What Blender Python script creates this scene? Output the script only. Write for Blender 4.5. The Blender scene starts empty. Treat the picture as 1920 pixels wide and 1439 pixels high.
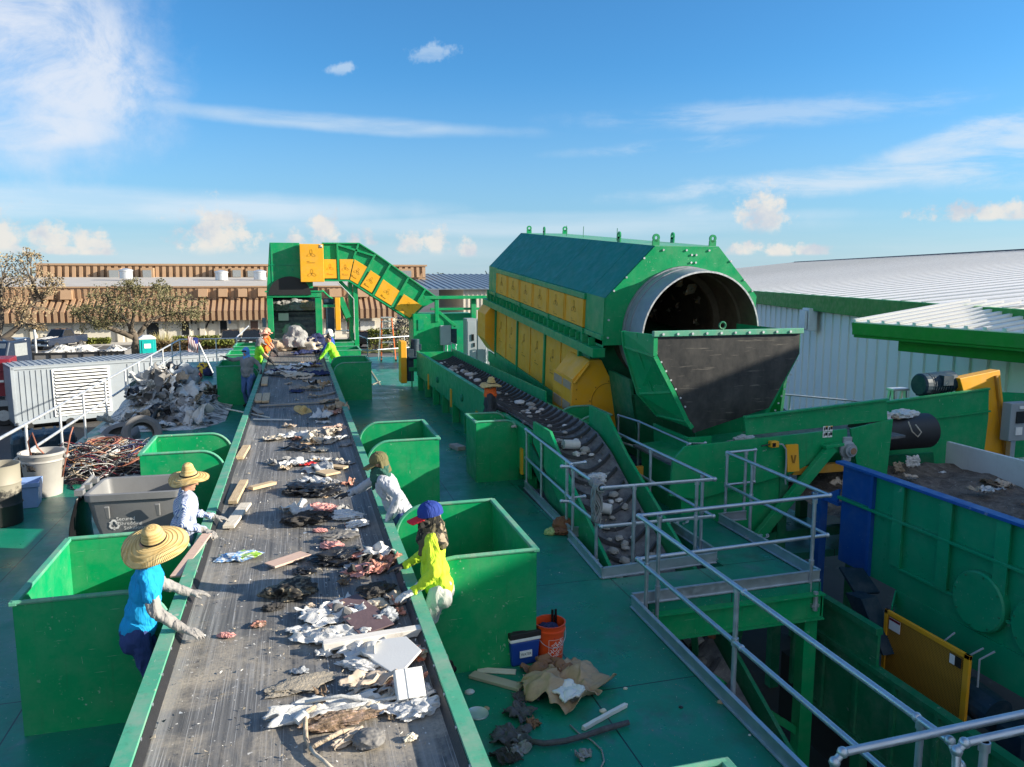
import bpy, bmesh, math, random
from mathutils import Vector, Matrix, noise, Quaternion
random.seed(7)
sc = bpy.context.scene
COL = sc.collection
PI = math.pi
R = math.radians
# ---------------------------------------------------------------- camera model (used for surveying only)
F_PX, CXP, CYP, CAM_H = 1440.0, 959.5, 719.5, 3.75
PITCH = math.atan((CYP - 518.0) / F_PX)
PSI = math.atan((CXP - 553.0) / F_PX * math.cos(PITCH))
C0 = Vector((0, 0, CAM_H))
FW = Vector((math.sin(PSI) * math.cos(PITCH), math.cos(PSI) * math.cos(PITCH), -math.sin(PITCH)))
RT = Vector((math.cos(PSI), -math.sin(PSI), 0))
UP = RT.cross(FW)
def ray(x, y): return FW + RT * ((x - CXP) / F_PX) - UP * ((y - CYP) / F_PX)
def pz(x, y, z):
    d = ray(x, y); return C0 + d * ((z - CAM_H) / d.z)
def py_(x, y, Y):
    d = ray(x, y); return C0 + d * (Y / d.y)
def px_(x, y, X):
    d = ray(x, y); return C0 + d * (X / d.x)
# ---------------------------------------------------------------- objects
def tag(o, label=None, cat=None, group=None, kind=None):
    if label: o['label'] = label
    if cat: o['category'] = cat
    if group: o['group'] = group
    if kind: o['kind'] = kind
    return o
def thing(name, label, cat, loc=(0, 0, 0), rz=0, group=None):
    o = bpy.data.objects.new(name, None); COL.objects.link(o)
    o.location = loc; o.rotation_euler = (0, 0, rz); o.empty_display_size = .2
    return tag(o, label, cat, group)
class MB:
    """collects shapes and links them as ONE mesh object"""
    def __init__(s): s.v = []; s.f = []; s.m = []; s.mi = 0
    def add(s, vs, fs):
        b = len(s.v); s.v += [tuple(v) for v in vs]
        for f in fs: s.f.append([b + i for i in f]); s.m.append(s.mi)
        return s
    def box(s, x0, x1, y0, y1, z0, z1):
        return s.add([(x0,y0,z0),(x1,y0,z0),(x1,y1,z0),(x0,y1,z0),(x0,y0,z1),(x1,y0,z1),(x1,y1,z1),(x0,y1,z1)],
            [(3,2,1,0),(4,5,6,7),(0,1,5,4),(1,2,6,5),(2,3,7,6),(3,0,4,7)])
    def cbox(s, c, d, rz=0, rx=0, ry=0):
        M = Matrix.Translation(c) @ Matrix.Rotation(rz,4,'Z') @ Matrix.Rotation(ry,4,'Y') @ Matrix.Rotation(rx,4,'X')
        x,y,z = d[0]/2,d[1]/2,d[2]/2
        vs=[M@Vector(p) for p in [(-x,-y,-z),(x,-y,-z),(x,y,-z),(-x,y,-z),(-x,-y,z),(x,-y,z),(x,y,z),(-x,y,z)]]
        return s.add(vs,[(3,2,1,0),(4,5,6,7),(0,1,5,4),(1,2,6,5),(2,3,7,6),(3,0,4,7)])
    def bar(s, a, b, w, h, up=(0,0,1)):
        """rectangular bar from a to b, w wide, h along up"""
        a=Vector(a); b=Vector(b); d=(b-a).normalized(); u=Vector(up)
        if abs(d.dot(u))>.99: u=Vector((0,1,0))
        sd=d.cross(u).normalized(); u=sd.cross(d)
        vs=[]
        for p in (a,b):
            for i,j in ((-1,-1),(1,-1),(1,1),(-1,1)): vs.append(p+sd*(w/2*i)+u*(h/2*j))
        return s.add(vs,[(3,2,1,0),(4,5,6,7),(0,1,5,4),(1,2,6,5),(2,3,7,6),(3,0,4,7)])
    def prism(s, pts, axis, t0, t1):
        """extrude a 2D polygon along an axis; pts are the other two coordinates in order"""
        def mk(p,t):
            if axis=='x': return (t,p[0],p[1])
            if axis=='y': return (p[0],t,p[1])
            return (p[0],p[1],t)
        n=len(pts)
        vs=[mk(p,t0) for p in pts]+[mk(p,t1) for p in pts]
        fs=[tuple(range(n)),tuple(range(2*n-1,n-1,-1))]+[(i,(i+1)%n,n+(i+1)%n,n+i) for i in range(n)]
        return s.add(vs,fs)
    def plate(s, pts, t):
        """3D polygon with thickness t along its normal"""
        P=[Vector(p) for p in pts]; nrm=Vector((0,0,0)); n=len(P)
        for i in range(n): nrm+=(P[i]-P[0]).cross(P[(i+1)%n]-P[0])
        nrm.normalize()
        vs=[p+nrm*t/2 for p in P]+[p-nrm*t/2 for p in P]
        return s.add(vs,[tuple(range(n)),tuple(range(2*n-1,n-1,-1))]+[(i,n+i,n+(i+1)%n,(i+1)%n) for i in range(n)])
    def tube(s, pts, r, seg=8, closed=False):
        P=[Vector(p) for p in pts]; n=len(P); rs=r if isinstance(r,(list,tuple)) else [r]*n
        T=[]
        for i in range(n):
            a=P[(i-1)%n] if (closed or i>0) else P[i]; b=P[(i+1)%n] if (closed or i<n-1) else P[i]
            t=(b-a); T.append(t.normalized() if t.length>1e-9 else Vector((0,0,1)))
        u=T[0].orthogonal().normalized(); vs=[]
        for i in range(n):
            if i>0:
                q=T[i-1].rotation_difference(T[i]); u=(q@u); u=(u-T[i]*u.dot(T[i])).normalized()
            w=T[i].cross(u); k=1
            if 0<i<n-1 and not closed:
                c=max(.35,math.cos(.5*(P[i]-P[i-1]).angle(P[i+1]-P[i],0))); k=1/c if c<1 else 1
                k=min(k,1.5)
            for j in range(seg):
                a=2*PI*j/seg; vs.append(P[i]+(u*math.cos(a)+w*math.sin(a))*rs[i])
        fs=[]
        for i in range(n if closed else n-1):
            i2=(i+1)%n
            for j in range(seg): fs.append((i*seg+j,i*seg+(j+1)%seg,i2*seg+(j+1)%seg,i2*seg+j))
        if not closed: fs+= [tuple(range(seg-1,-1,-1)),tuple(range((n-1)*seg,n*seg))]
        return s.add(vs,fs)
    def cyl(s,a,b,r,seg=16,r2=None): return s.tube([a,b],[r,r if r2 is None else r2],seg)
    def lathe(s, prof, c=(0,0,0), M=None, seg=32, sx=1, sy=1, caps=True):
        M=M or Matrix(); c=Vector(c); vs=[]; n=len(prof)
        for (r,z) in prof:
            for j in range(seg):
                a=2*PI*j/seg; vs.append(c+M@Vector((r*math.cos(a)*sx,r*math.sin(a)*sy,z)))
        fs=[(i*seg+j,i*seg+(j+1)%seg,(i+1)*seg+(j+1)%seg,(i+1)*seg+j) for i in range(n-1) for j in range(seg)]
        if caps and prof[0][0]>1e-4 and prof[0]!=prof[-1]: fs.append(tuple(range(seg-1,-1,-1)))
        if caps and prof[-1][0]>1e-4 and prof[0]!=prof[-1]: fs.append(tuple(range((n-1)*seg,n*seg)))
        return s.add(vs,fs)
    def ball(s,c,r,seg=12,rings=8,M=None):
        r=r if isinstance(r,(tuple,list)) else (r,r,r); M=M or Matrix(); c=Vector(c)
        vs=[c+M@Vector((0,0,-r[2]))]
        for i in range(1,rings):
            t=-PI/2+PI*i/rings
            for j in range(seg):
                a=2*PI*j/seg; vs.append(c+M@Vector((r[0]*math.cos(t)*math.cos(a),r[1]*math.cos(t)*math.sin(a),r[2]*math.sin(t))))
        vs.append(c+M@Vector((0,0,r[2]))); L=len(vs)-1; fs=[]
        for j in range(seg): fs.append((0,1+(j+1)%seg,1+j)); fs.append((L,L-seg+j,L-seg+(j+1)%seg))
        for i in range(rings-2):
            for j in range(seg): a=1+i*seg; fs.append((a+j,a+(j+1)%seg,a+seg+(j+1)%seg,a+seg+j))
        return s.add(vs,fs)
    def cap(s,a,b,ra,rb,seg=12):
        """tapered capsule"""
        a=Vector(a); b=Vector(b); d=b-a; L=d.length
        if L<1e-6: return s.ball(a,max(ra,rb))
        d/=L; pts=[];rs=[]
        for k in range(5):
            t=PI/2*(k/4); pts.append(a-d*ra*math.cos(t)); rs.append(max(ra*math.sin(t),1e-4))
        for k in range(5):
            t=PI/2*(k/4); pts.append(b+d*rb*math.sin(t)); rs.append(max(rb*math.cos(t),1e-4))
        return s.tube(pts,rs,seg)
    def grid(s, nx, ny, fn):
        vs=[fn(i/nx,j/ny) for j in range(ny+1) for i in range(nx+1)]
        return s.add(vs,[(j*(nx+1)+i,j*(nx+1)+i+1,(j+1)*(nx+1)+i+1,(j+1)*(nx+1)+i) for j in range(ny) for i in range(nx)])
    def mesh(s, name, mats, smooth=False, recalc=True):
        me=bpy.data.meshes.new(name); me.from_pydata(s.v,[],s.f)
        for m in (mats if isinstance(mats,(list,tuple)) else [mats]): me.materials.append(m)
        me.polygons.foreach_set('material_index',s.m)
        if recalc:
            bm=bmesh.new(); bm.from_mesh(me); bmesh.ops.recalc_face_normals(bm,faces=bm.faces); bm.to_mesh(me); bm.free()
        if smooth: me.polygons.foreach_set('use_smooth',[True]*len(me.polygons))
        me.update(); return me
    def build(s, name, mats, parent=None, smooth=False, bevel=0, solid=0, sub=0, recalc=True, angle=40):
        o=bpy.data.objects.new(name,s.mesh(name,mats,smooth,recalc)); COL.objects.link(o)
        if parent: o.parent=parent
        if solid:
            m=o.modifiers.new('solid','SOLIDIFY'); m.thickness=solid; m.offset=0
        if bevel:
            m=o.modifiers.new('bevel','BEVEL'); m.width=bevel; m.segments=2; m.limit_method='ANGLE'; m.angle_limit=R(40)
        if sub:
            m=o.modifiers.new('sub','SUBSURF'); m.levels=sub; m.render_levels=sub
        if smooth and angle<180:
            for e in o.data.edges: pass
            o.data.set_sharp_from_angle(angle=R(angle))
        return o
def evaluated(o, name, mats, parent=None, smooth=True):
    """bake an object's modifiers into a plain mesh object"""
    dg=bpy.context.evaluated_depsgraph_get(); dg.update()
    me=bpy.data.meshes.new_from_object(o.evaluated_get(dg)); me.name=name
    old=o.data; bpy.data.objects.remove(o); bpy.data.meshes.remove(old)
    me.materials.clear()
    for m in (mats if isinstance(mats,(list,tuple)) else [mats]): me.materials.append(m)
    if smooth: me.polygons.foreach_set('use_smooth',[True]*len(me.polygons))
    n=bpy.data.objects.new(name,me); COL.objects.link(n)
    if parent: n.parent=parent
    return n
def fuse(mb, name, mats, parent=None, voxel=.012, smooth_it=4, warp=None):
    """union of overlapping shapes as one continuous skin"""
    o=bpy.data.objects.new('tmp',mb.mesh('tmp',[])); COL.objects.link(o)
    m=o.modifiers.new('r','REMESH'); m.mode='VOXEL'; m.voxel_size=voxel
    m2=o.modifiers.new('s','SMOOTH'); m2.iterations=smooth_it; m2.factor=.5
    n=evaluated(o,name,mats,parent)
    if warp:
        ns=[v.normal.copy() for v in n.data.vertices]
        for v,nn in zip(n.data.vertices,ns): v.co=warp(v.co.copy(),nn)
    return n
def copy_tree(o, parent=None):
    c=o.copy(); COL.objects.link(c); c.parent=parent
    for ch in list(o.children): copy_tree(ch,c)
    return c
_font_cache={}
def text_shape(s, size=1.0):
    """flat lettering as verts/faces in the XY plane, centred"""
    cu=bpy.data.curves.new('t','FONT'); cu.body=s; cu.size=size; cu.align_x='CENTER'; cu.align_y='CENTER'; cu.resolution_u=2
    o=bpy.data.objects.new('t',cu); COL.objects.link(o)
    dg=bpy.context.evaluated_depsgraph_get(); dg.update()
    me=bpy.data.meshes.new_from_object(o.evaluated_get(dg))
    vs=[v.co.copy() for v in me.vertices]; fs=[tuple(p.vertices) for p in me.polygons]
    bpy.data.objects.remove(o); bpy.data.curves.remove(cu); bpy.data.meshes.remove(me)
    return vs,fs
# ---------------------------------------------------------------- materials
def hexc(h):
    c=[int(h[i:i+2],16)/255 for i in (0,2,4)]
    return tuple(x/12.92 if x<=.04045 else ((x+.055)/1.055)**2.4 for x in c)
class NT:
    def __init__(s,name):
        s.m=bpy.data.materials.new(name); s.m.use_nodes=True; s.t=s.m.node_tree; s.n=s.t.nodes
        s.b=s.n['Principled BSDF']; s._c=None
    def node(s,t,**k):
        n=s.n.new(t)
        for a,v in k.items(): setattr(n,a,v)
        return n
    def L(s,a,b): s.t.links.new(a,b)
    def co(s,kind='Object'):
        n=s.node('ShaderNodeTexCoord'); return n.outputs[kind]
    def pos(s): return s.node('ShaderNodeNewGeometry').outputs['Position']
    def mapping(s,src,scale=(1,1,1),rot=(0,0,0),loc=(0,0,0)):
        n=s.node('ShaderNodeMapping'); n.inputs['Scale'].default_value=scale; n.inputs['Rotation'].default_value=rot; n.inputs['Location'].default_value=loc
        s.L(src,n.inputs['Vector']); return n.outputs[0]
    def noise(s,src,scale,detail=4,rough=.55,dist=0):
        n=s.node('ShaderNodeTexNoise'); n.inputs['Scale'].default_value=scale; n.inputs['Detail'].default_value=detail
        n.inputs['Roughness'].default_value=rough; n.inputs['Distortion'].default_value=dist; s.L(src,n.inputs['Vector']); return n.outputs['Fac']
    def vor(s,src,scale,feat='F1',out='Distance'):
        n=s.node('ShaderNodeTexVoronoi'); n.feature=feat; n.inputs['Scale'].default_value=scale; s.L(src,n.inputs['Vector']); return n.outputs[out]
    def wave(s,src,scale,dist=0,axis='X',detail=2,prof='SIN'):
        n=s.node('ShaderNodeTexWave'); n.bands_direction=axis; n.wave_profile=prof; n.inputs['Scale'].default_value=scale; n.inputs['Distortion'].default_value=dist; n.inputs['Detail'].default_value=detail
        s.L(src,n.inputs['Vector']); return n.outputs['Fac']
    def ramp(s,src,stops,interp='LINEAR'):
        n=s.node('ShaderNodeValToRGB'); e=n.color_ramp.elements; n.color_ramp.interpolation=interp
        while len(e)<len(stops): e.new(.5)
        for i,(p,c) in enumerate(stops):
            e[i].position=p; e[i].color=(c[0],c[1],c[2],1) if isinstance(c,(tuple,list)) else (c,c,c,1)
        s.L(src,n.inputs[0]); return n.outputs[0]
    def mix(s,fac,a,b,mode='MIX'):
        n=s.node('ShaderNodeMix'); n.data_type='RGBA'; n.blend_type=mode
        for i,v in ((0,fac),(6,a),(7,b)):
            if hasattr(v,'is_linked') or hasattr(v,'links'): s.L(v,n.inputs[i])
            elif i==0: n.inputs[0].default_value=v
            else: n.inputs[i].default_value=(v[0],v[1],v[2],1)
        return n.outputs[2]
    def math(s,op,a,b=0,clamp=False):
        n=s.node('ShaderNodeMath'); n.operation=op; n.use_clamp=clamp
        for i,v in ((0,a),(1,b)):
            if hasattr(v,'links'): s.L(v,n.inputs[i])
            else: n.inputs[i].default_value=v
        return n.outputs[0]
    def sep(s,src):
        n=s.node('ShaderNodeSeparateXYZ'); s.L(src,n.inputs[0]); return n.outputs
    def set(s,color=None,rough=None,metal=None,spec=None):
        for k,v in (('Base Color',color),('Roughness',rough),('Metallic',metal),('Specular IOR Level',spec)):
            if v is None: continue
            if hasattr(v,'links'): s.L(v,s.b.inputs[k])
            elif k=='Base Color': s.b.inputs[k].default_value=(v[0],v[1],v[2],1)
            else: s.b.inputs[k].default_value=v
        return s
    def bump(s,h,strength=.3,dist=.01):
        n=s.node('ShaderNodeBump'); n.inputs['Strength'].default_value=strength; n.inputs['Distance'].default_value=dist
        s.L(h,n.inputs['Height']); s.L(n.outputs[0],s.b.inputs['Normal']); return s
M={}
def simple(name,c,rough=.6,metal=0,var=.25,scale=6,bump=0,bscale=40,spec=None):
    t=NT(name); p=t.pos() if False else t.co()
    n=t.noise(p,scale,5)
    col=t.mix(n,tuple(x*(1-var) for x in c),tuple(min(1,x*(1+var)) for x in c))
    t.set(col,rough,metal,spec)
    if bump: t.bump(t.noise(p,bscale,4),bump,.01)
    M[name]=t.m; return t.m
def paint(name,c,rough=.38,wear=.65,dust=.18,wearc=(.45,.5,.45)):
    """painted steel plate: cloudy tone, thin scratches, chips and dust"""
    t=NT(name); p=t.pos()
    n=t.noise(p,1.3,5,.6)
    col=t.mix(n,tuple(x*.8 for x in c),tuple(x*1.18 for x in c))
    a=t.mapping(p,(1.3,1.3,34),(.5,.9,.3)); s1=t.noise(a,2.5,3,.6)
    b=t.mapping(p,(26,2,2),(.2,.5,1.1)); s2=t.noise(b,2.5,3,.6)
    sm=t.math('MAXIMUM',t.ramp(s1,[(.70,0),(.74,1)]),t.ramp(s2,[(.71,0),(.75,1)]))
    chips=t.math('MULTIPLY',t.ramp(t.noise(p,23,4,.6),[(.64,0),(.68,1)]),t.ramp(t.noise(p,1.9,4,.6),[(.52,0),(.66,1)]))
    sm=t.math('MULTIPLY',t.math('MAXIMUM',sm,chips),wear)
    col=t.mix(sm,col,wearc)
    vs_=t.ramp(t.noise(t.mapping(p,(9,9,.7)),2.2,4,.6),[(.58,0),(.75,1)]); col=t.mix(t.math('MULTIPLY',vs_,wear*.35),col,(.03,.05,.035))
    d=t.math('MULTIPLY',t.ramp(t.noise(p,3.5,7,.7),[(.45,0),(.8,1)]),dust)
    col=t.mix(d,col,(.34,.33,.29))
    r=t.ramp(t.noise(p,5,4),[(.3,rough*.8),(.7,min(1,rough*1.5))])
    t.set(col,r,None,.35); t.bump(t.noise(p,2.2,3),.12,.02)
    M[name]=t.m; return t.m
G=(0.001,.285,.098)
paint('green',G)
paint('green_worn',(.07,.33,.21),.55,1.0,.75,(.62,.52,.42))
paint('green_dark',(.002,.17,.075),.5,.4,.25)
paint('green_teal',(.003,.27,.125),.33,.25,.12)
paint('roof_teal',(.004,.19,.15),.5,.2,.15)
paint('yellow',(.80,.385,.018),.45,.25,.18,(.5,.4,.2))
paint('yellow_dark',(.45,.22,.02),.5,.4,.25,(.4,.3,.15))
paint('sky_reflection_blue',(.006,.075,.30),.4,.3,.12)  # sky reflection on the hopper's green paint, put in as blue colour
paint('white_metal',(.72,.74,.74),.45,.2,.2,(.4,.4,.38))
paint('grey_paint',(.30,.34,.37),.45,.25,.15)
paint('container_grey',(.28,.32,.36),.5,.3,.25)
paint('navy_paint',(.01,.035,.06),.45,.3,.15)
simple('dark',(.012,.013,.014),.6); simple('black_rubber',(.018,.018,.02),.55,0,.4,8,.25,60)
simple('black_gloss',(.01,.01,.012),.25); simple('sign_white',(.8,.8,.78),.5); simple('sign_black',(.02,.02,.02),.5)
simple('ink',(.30,.15,.01),.7,0,.1); simple('red_paint',(.20,.012,.025),.4); simple('red_plastic',(.5,.02,.02),.4)
simple('rubber_grey',(.16,.155,.15),.75,0,.4,5,.3,50)
def steel(name,c=(.52,.57,.62),rough=.38,metal=.75):
    t=NT(name); p=t.pos()
    n=t.noise(p,7,6,.65); col=t.mix(n,tuple(x*.65 for x in c),tuple(min(1,x*1.2) for x in c))
    sp=t.ramp(t.vor(p,34),[(0,.25),(.6,-.0)]); t.set(col,t.ramp(t.noise(p,14,4),[(.3,rough*.75),(.7,rough*1.5)]),metal)
    t.bump(t.noise(p,60,3),.08,.004); M[name]=t.m
steel('galv'); steel('drum',(.30,.33,.37),.5,.35); steel('galv_light',(.66,.68,.7),.4,.55); steel('alu',(.62,.64,.66),.35,.8)
simple('rail_white',(.74,.75,.75),.4)
# dusty dark plate on the chute
t=NT('chute_rubber'); p=t.pos()
n=t.noise(t.mapping(p,(1.5,1,1)),2.5,7,.65); st=t.noise(t.mapping(p,(1.2,1,14)),2,5,.6)
c=t.mix(t.ramp(n,[(.35,0),(.75,1)]),(.016,.017,.018),(.065,.062,.057)); c=t.mix(t.ramp(st,[(.62,0),(.75,.7)]),c,(.22,.2,.17))
t.set(c,.42).bump(n,.15,.02); M['chute_rubber']=t.m
# deck: glossy green floor plate with wear, dust and weld seams
t=NT('deck_paint'); p=t.pos()
n=t.noise(p,.55,6,.6); c=t.mix(t.ramp(n,[(.35,0),(.65,1)]),(.003,.16,.10),(.005,.235,.14))
w=t.ramp(t.noise(p,2.3,8,.7,.4),[(.53,0),(.68,.7)]); c=t.mix(w,c,(.07,.17,.17))
sp=t.ramp(t.noise(p,45,3,.6),[(.665,0),(.71,.8)]); c=t.mix(sp,c,(.35,.38,.36))
br=t.node('ShaderNodeTexBrick'); br.inputs['Scale'].default_value=.41; br.inputs['Mortar Size'].default_value=.003; br.inputs['Brick Width'].default_value=1.0; br.inputs['Row Height'].default_value=.5
br.inputs['Color1'].default_value=(1,1,1,1); br.inputs['Color2'].default_value=(1,1,1,1); br.inputs['Mortar'].default_value=(0,0,0,1)
t.L(t.mapping(p,(1,1,1),(0,0,PI/2)),br.inputs['Vector']); c=t.mix(t.math('SUBTRACT',1,br.outputs['Color']),c,(.006,.03,.025))
dt=t.ramp(t.noise(p,1.1,7,.75),[(.50,0),(.72,.75)]); c=t.mix(dt,c,(.03,.06,.05))
tr=t.vor(t.mapping(p,(24,24,1)),1.0); 
t.set(c,t.ramp(t.noise(p,1.7,6,.65),[(.3,.22),(.7,.5)])); t.bump(t.mix(.5,t.noise(p,3,4),tr),.10,.01); M['deck_paint']=t.m
# sorting belt: grey rubber with chalky dust streaks running along it
t=NT('belt_rubber'); p=t.pos()
s1=t.noise(t.mapping(p,(16,.22,1)),2.0,6,.65); s2=t.noise(t.mapping(p,(55,.5,1)),2.0,4,.6); s3=t.noise(t.mapping(p,(5,.12,1)),2,3,.5)
pt=t.noise(p,1.1,8,.72,.6); fine=t.noise(p,38,5,.7)
c=t.mix(t.ramp(s1,[(.35,0),(.7,1)]),(.065,.065,.066),(.185,.18,.172))
c=t.mix(t.ramp(s2,[(.56,0),(.69,.8)]),c,(.40,.40,.40)); c=t.mix(t.ramp(s3,[(.56,0),(.66,.45)]),c,(.30,.30,.30))
yy=t.sep(p)[1]; near=t.ramp(t.math('DIVIDE',yy,16),[(.34,1),(.70,.3)])
dst=t.math('MULTIPLY',t.math('MULTIPLY',t.ramp(pt,[(.47,0),(.63,1)]),near),t.ramp(fine,[(.3,.35),(.6,1)])); c=t.mix(dst,c,(.36,.315,.25))
ch=t.ramp(t.noise(p,24,4,.65),[(.66,0),(.69,.95)]); c=t.mix(ch,c,(.6,.58,.54))
t.set(c,.62).bump(t.math('ADD',t.math('MULTIPLY',s2,.5),t.math('MULTIPLY',fine,.6)),.35,.008); M['belt_rubber']=t.m
t=NT('slat_rubber'); p=t.pos(); n=t.noise(p,6,7,.7); c=t.mix(t.ramp(n,[(.35,0),(.7,1)]),(.07,.075,.085),(.20,.205,.21))
c=t.mix(t.ramp(t.noise(p,40,4,.7),[(.6,0),(.72,.7)]),c,(.35,.33,.3)); t.set(c,.7).bump(t.noise(p,30,5,.7),.4,.01); M['slat_rubber']=t.m; simple('cleat',(.055,.058,.065),.65,0,.5,12,.3,40)
def cloth(name,c,rough=.85,stripes=None,camo=False,wr=.5):
    t=NT(name); p=t.co(); n=t.noise(p,5,5); col=t.mix(n,tuple(x*.8 for x in c),tuple(min(1,x*1.15) for x in c))
    if stripes: col=t.mix(t.ramp(t.wave(t.mapping(p,(1,1,.12),(0,0,.5)),stripes[0],.6,'X'),[(.45,0),(.55,1)]),col,stripes[1])
    if camo:
        col=t.mix(t.ramp(t.noise(p,14,2,.4),[(.5,0),(.52,1)],'CONSTANT'),col,(.012,.012,.01)); col=t.mix(t.ramp(t.noise(t.mapping(p,loc=(3,3,3)),12,2,.4),[(.57,0),(.59,1)]),col,(.3,.24,.17))
    t.set(col,rough).bump(t.noise(t.mapping(p,(1,1,.45)),9,3,.5,1.2),max(wr,.85),.05); M[name]=t.m; return t.m
def plastic_film(name,c,rough=.35,alpha=1,tr=.25):
    t=NT(name); p=t.co(); n=t.noise(p,9,5,.6); t.set(t.mix(n,tuple(x*.8 for x in c),tuple(min(1,x*1.1) for x in c)),rough)
    t.b.inputs['Subsurface Weight'].default_value=0
    t.bump(t.noise(p,26,5,.7,.5),.6,.015); M[name]=t.m; return t.m
plastic_film('film_white',(.58,.58,.57)); plastic_film('film_cream',(.52,.46,.37)); plastic_film('film_grey',(.36,.38,.4)); plastic_film('film_black',(.02,.021,.024),.3); plastic_film('film_clear_green',(.16,.24,.2))
plastic_film('film_blue',(.1,.22,.5))
cloth('lint_pink',(.62,.30,.27),.95,wr=1); cloth('rag_dark',(.045,.042,.04),.95,wr=1); cloth('rag_white',(.68,.68,.68),.9,wr=1); cloth('rag_navy',(.015,.025,.09),.9,wr=1); cloth('rag_blue',(.03,.06,.30),.9,wr=1); cloth('rag_tan',(.42,.34,.25),.9,wr=1); cloth('rag_grey',(.28,.28,.28),.9,wr=1)
def wood(name,a,b,sc_=1):
    t=NT(name); p=t.co(); g=t.noise(t.mapping(p,(2,22,22)),3*sc_,5,.6,.4); c=t.mix(t.ramp(g,[(.3,0),(.7,1)]),a,b)
    c=t.mix(t.ramp(t.noise(p,7,6,.7),[(.6,0),(.75,.6)]),c,(.14,.12,.10)); t.set(c,.75).bump(g,.25,.004); M[name]=t.m
wood('wood',(.42,.30,.17),(.62,.48,.31)); wood('wood_grey',(.22,.19,.16),(.38,.34,.29)); wood('wood_pale',(.55,.48,.38),(.7,.64,.54)); wood('cardboard',(.36,.25,.15),(.44,.32,.2),.4); wood('wood_pink',(.5,.34,.27),(.6,.44,.36)); wood('painted_wood',(.60,.57,.52),(.74,.71,.67))
simple('stone',(.36,.34,.31),.9,0,.35,9,.6,25); simple('stone_white',(.6,.59,.57),.85,0,.25,7,.4,25); simple('tile_purple',(.13,.085,.09),.6,0,.3,10,.3,30); simple('foam_white',(.68,.68,.66),.7,0,.06,4,.1,60); simple('foam_cream',(.66,.6,.47),.8,0,.15,5,.4,20); simple('soil',(.16,.11,.07),.95,0,.5,14,.8,30); simple('dust_pile',(.32,.28,.22),.95,0,.4,20,.8,60)
simple('earth_brown',(.23,.10,.05),.95,0,.4,10,.6,30); simple('leaf_veg',(.35,.45,.16),.7,0,.3,10)
simple('skin',(.42,.22,.14),.55,0,.1,10); simple('skin_dark',(.14,.07,.045),.55,0,.1,10); simple('hair',(.01,.008,.007),.6); simple('eye',(.02,.015,.012),.2)
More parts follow.
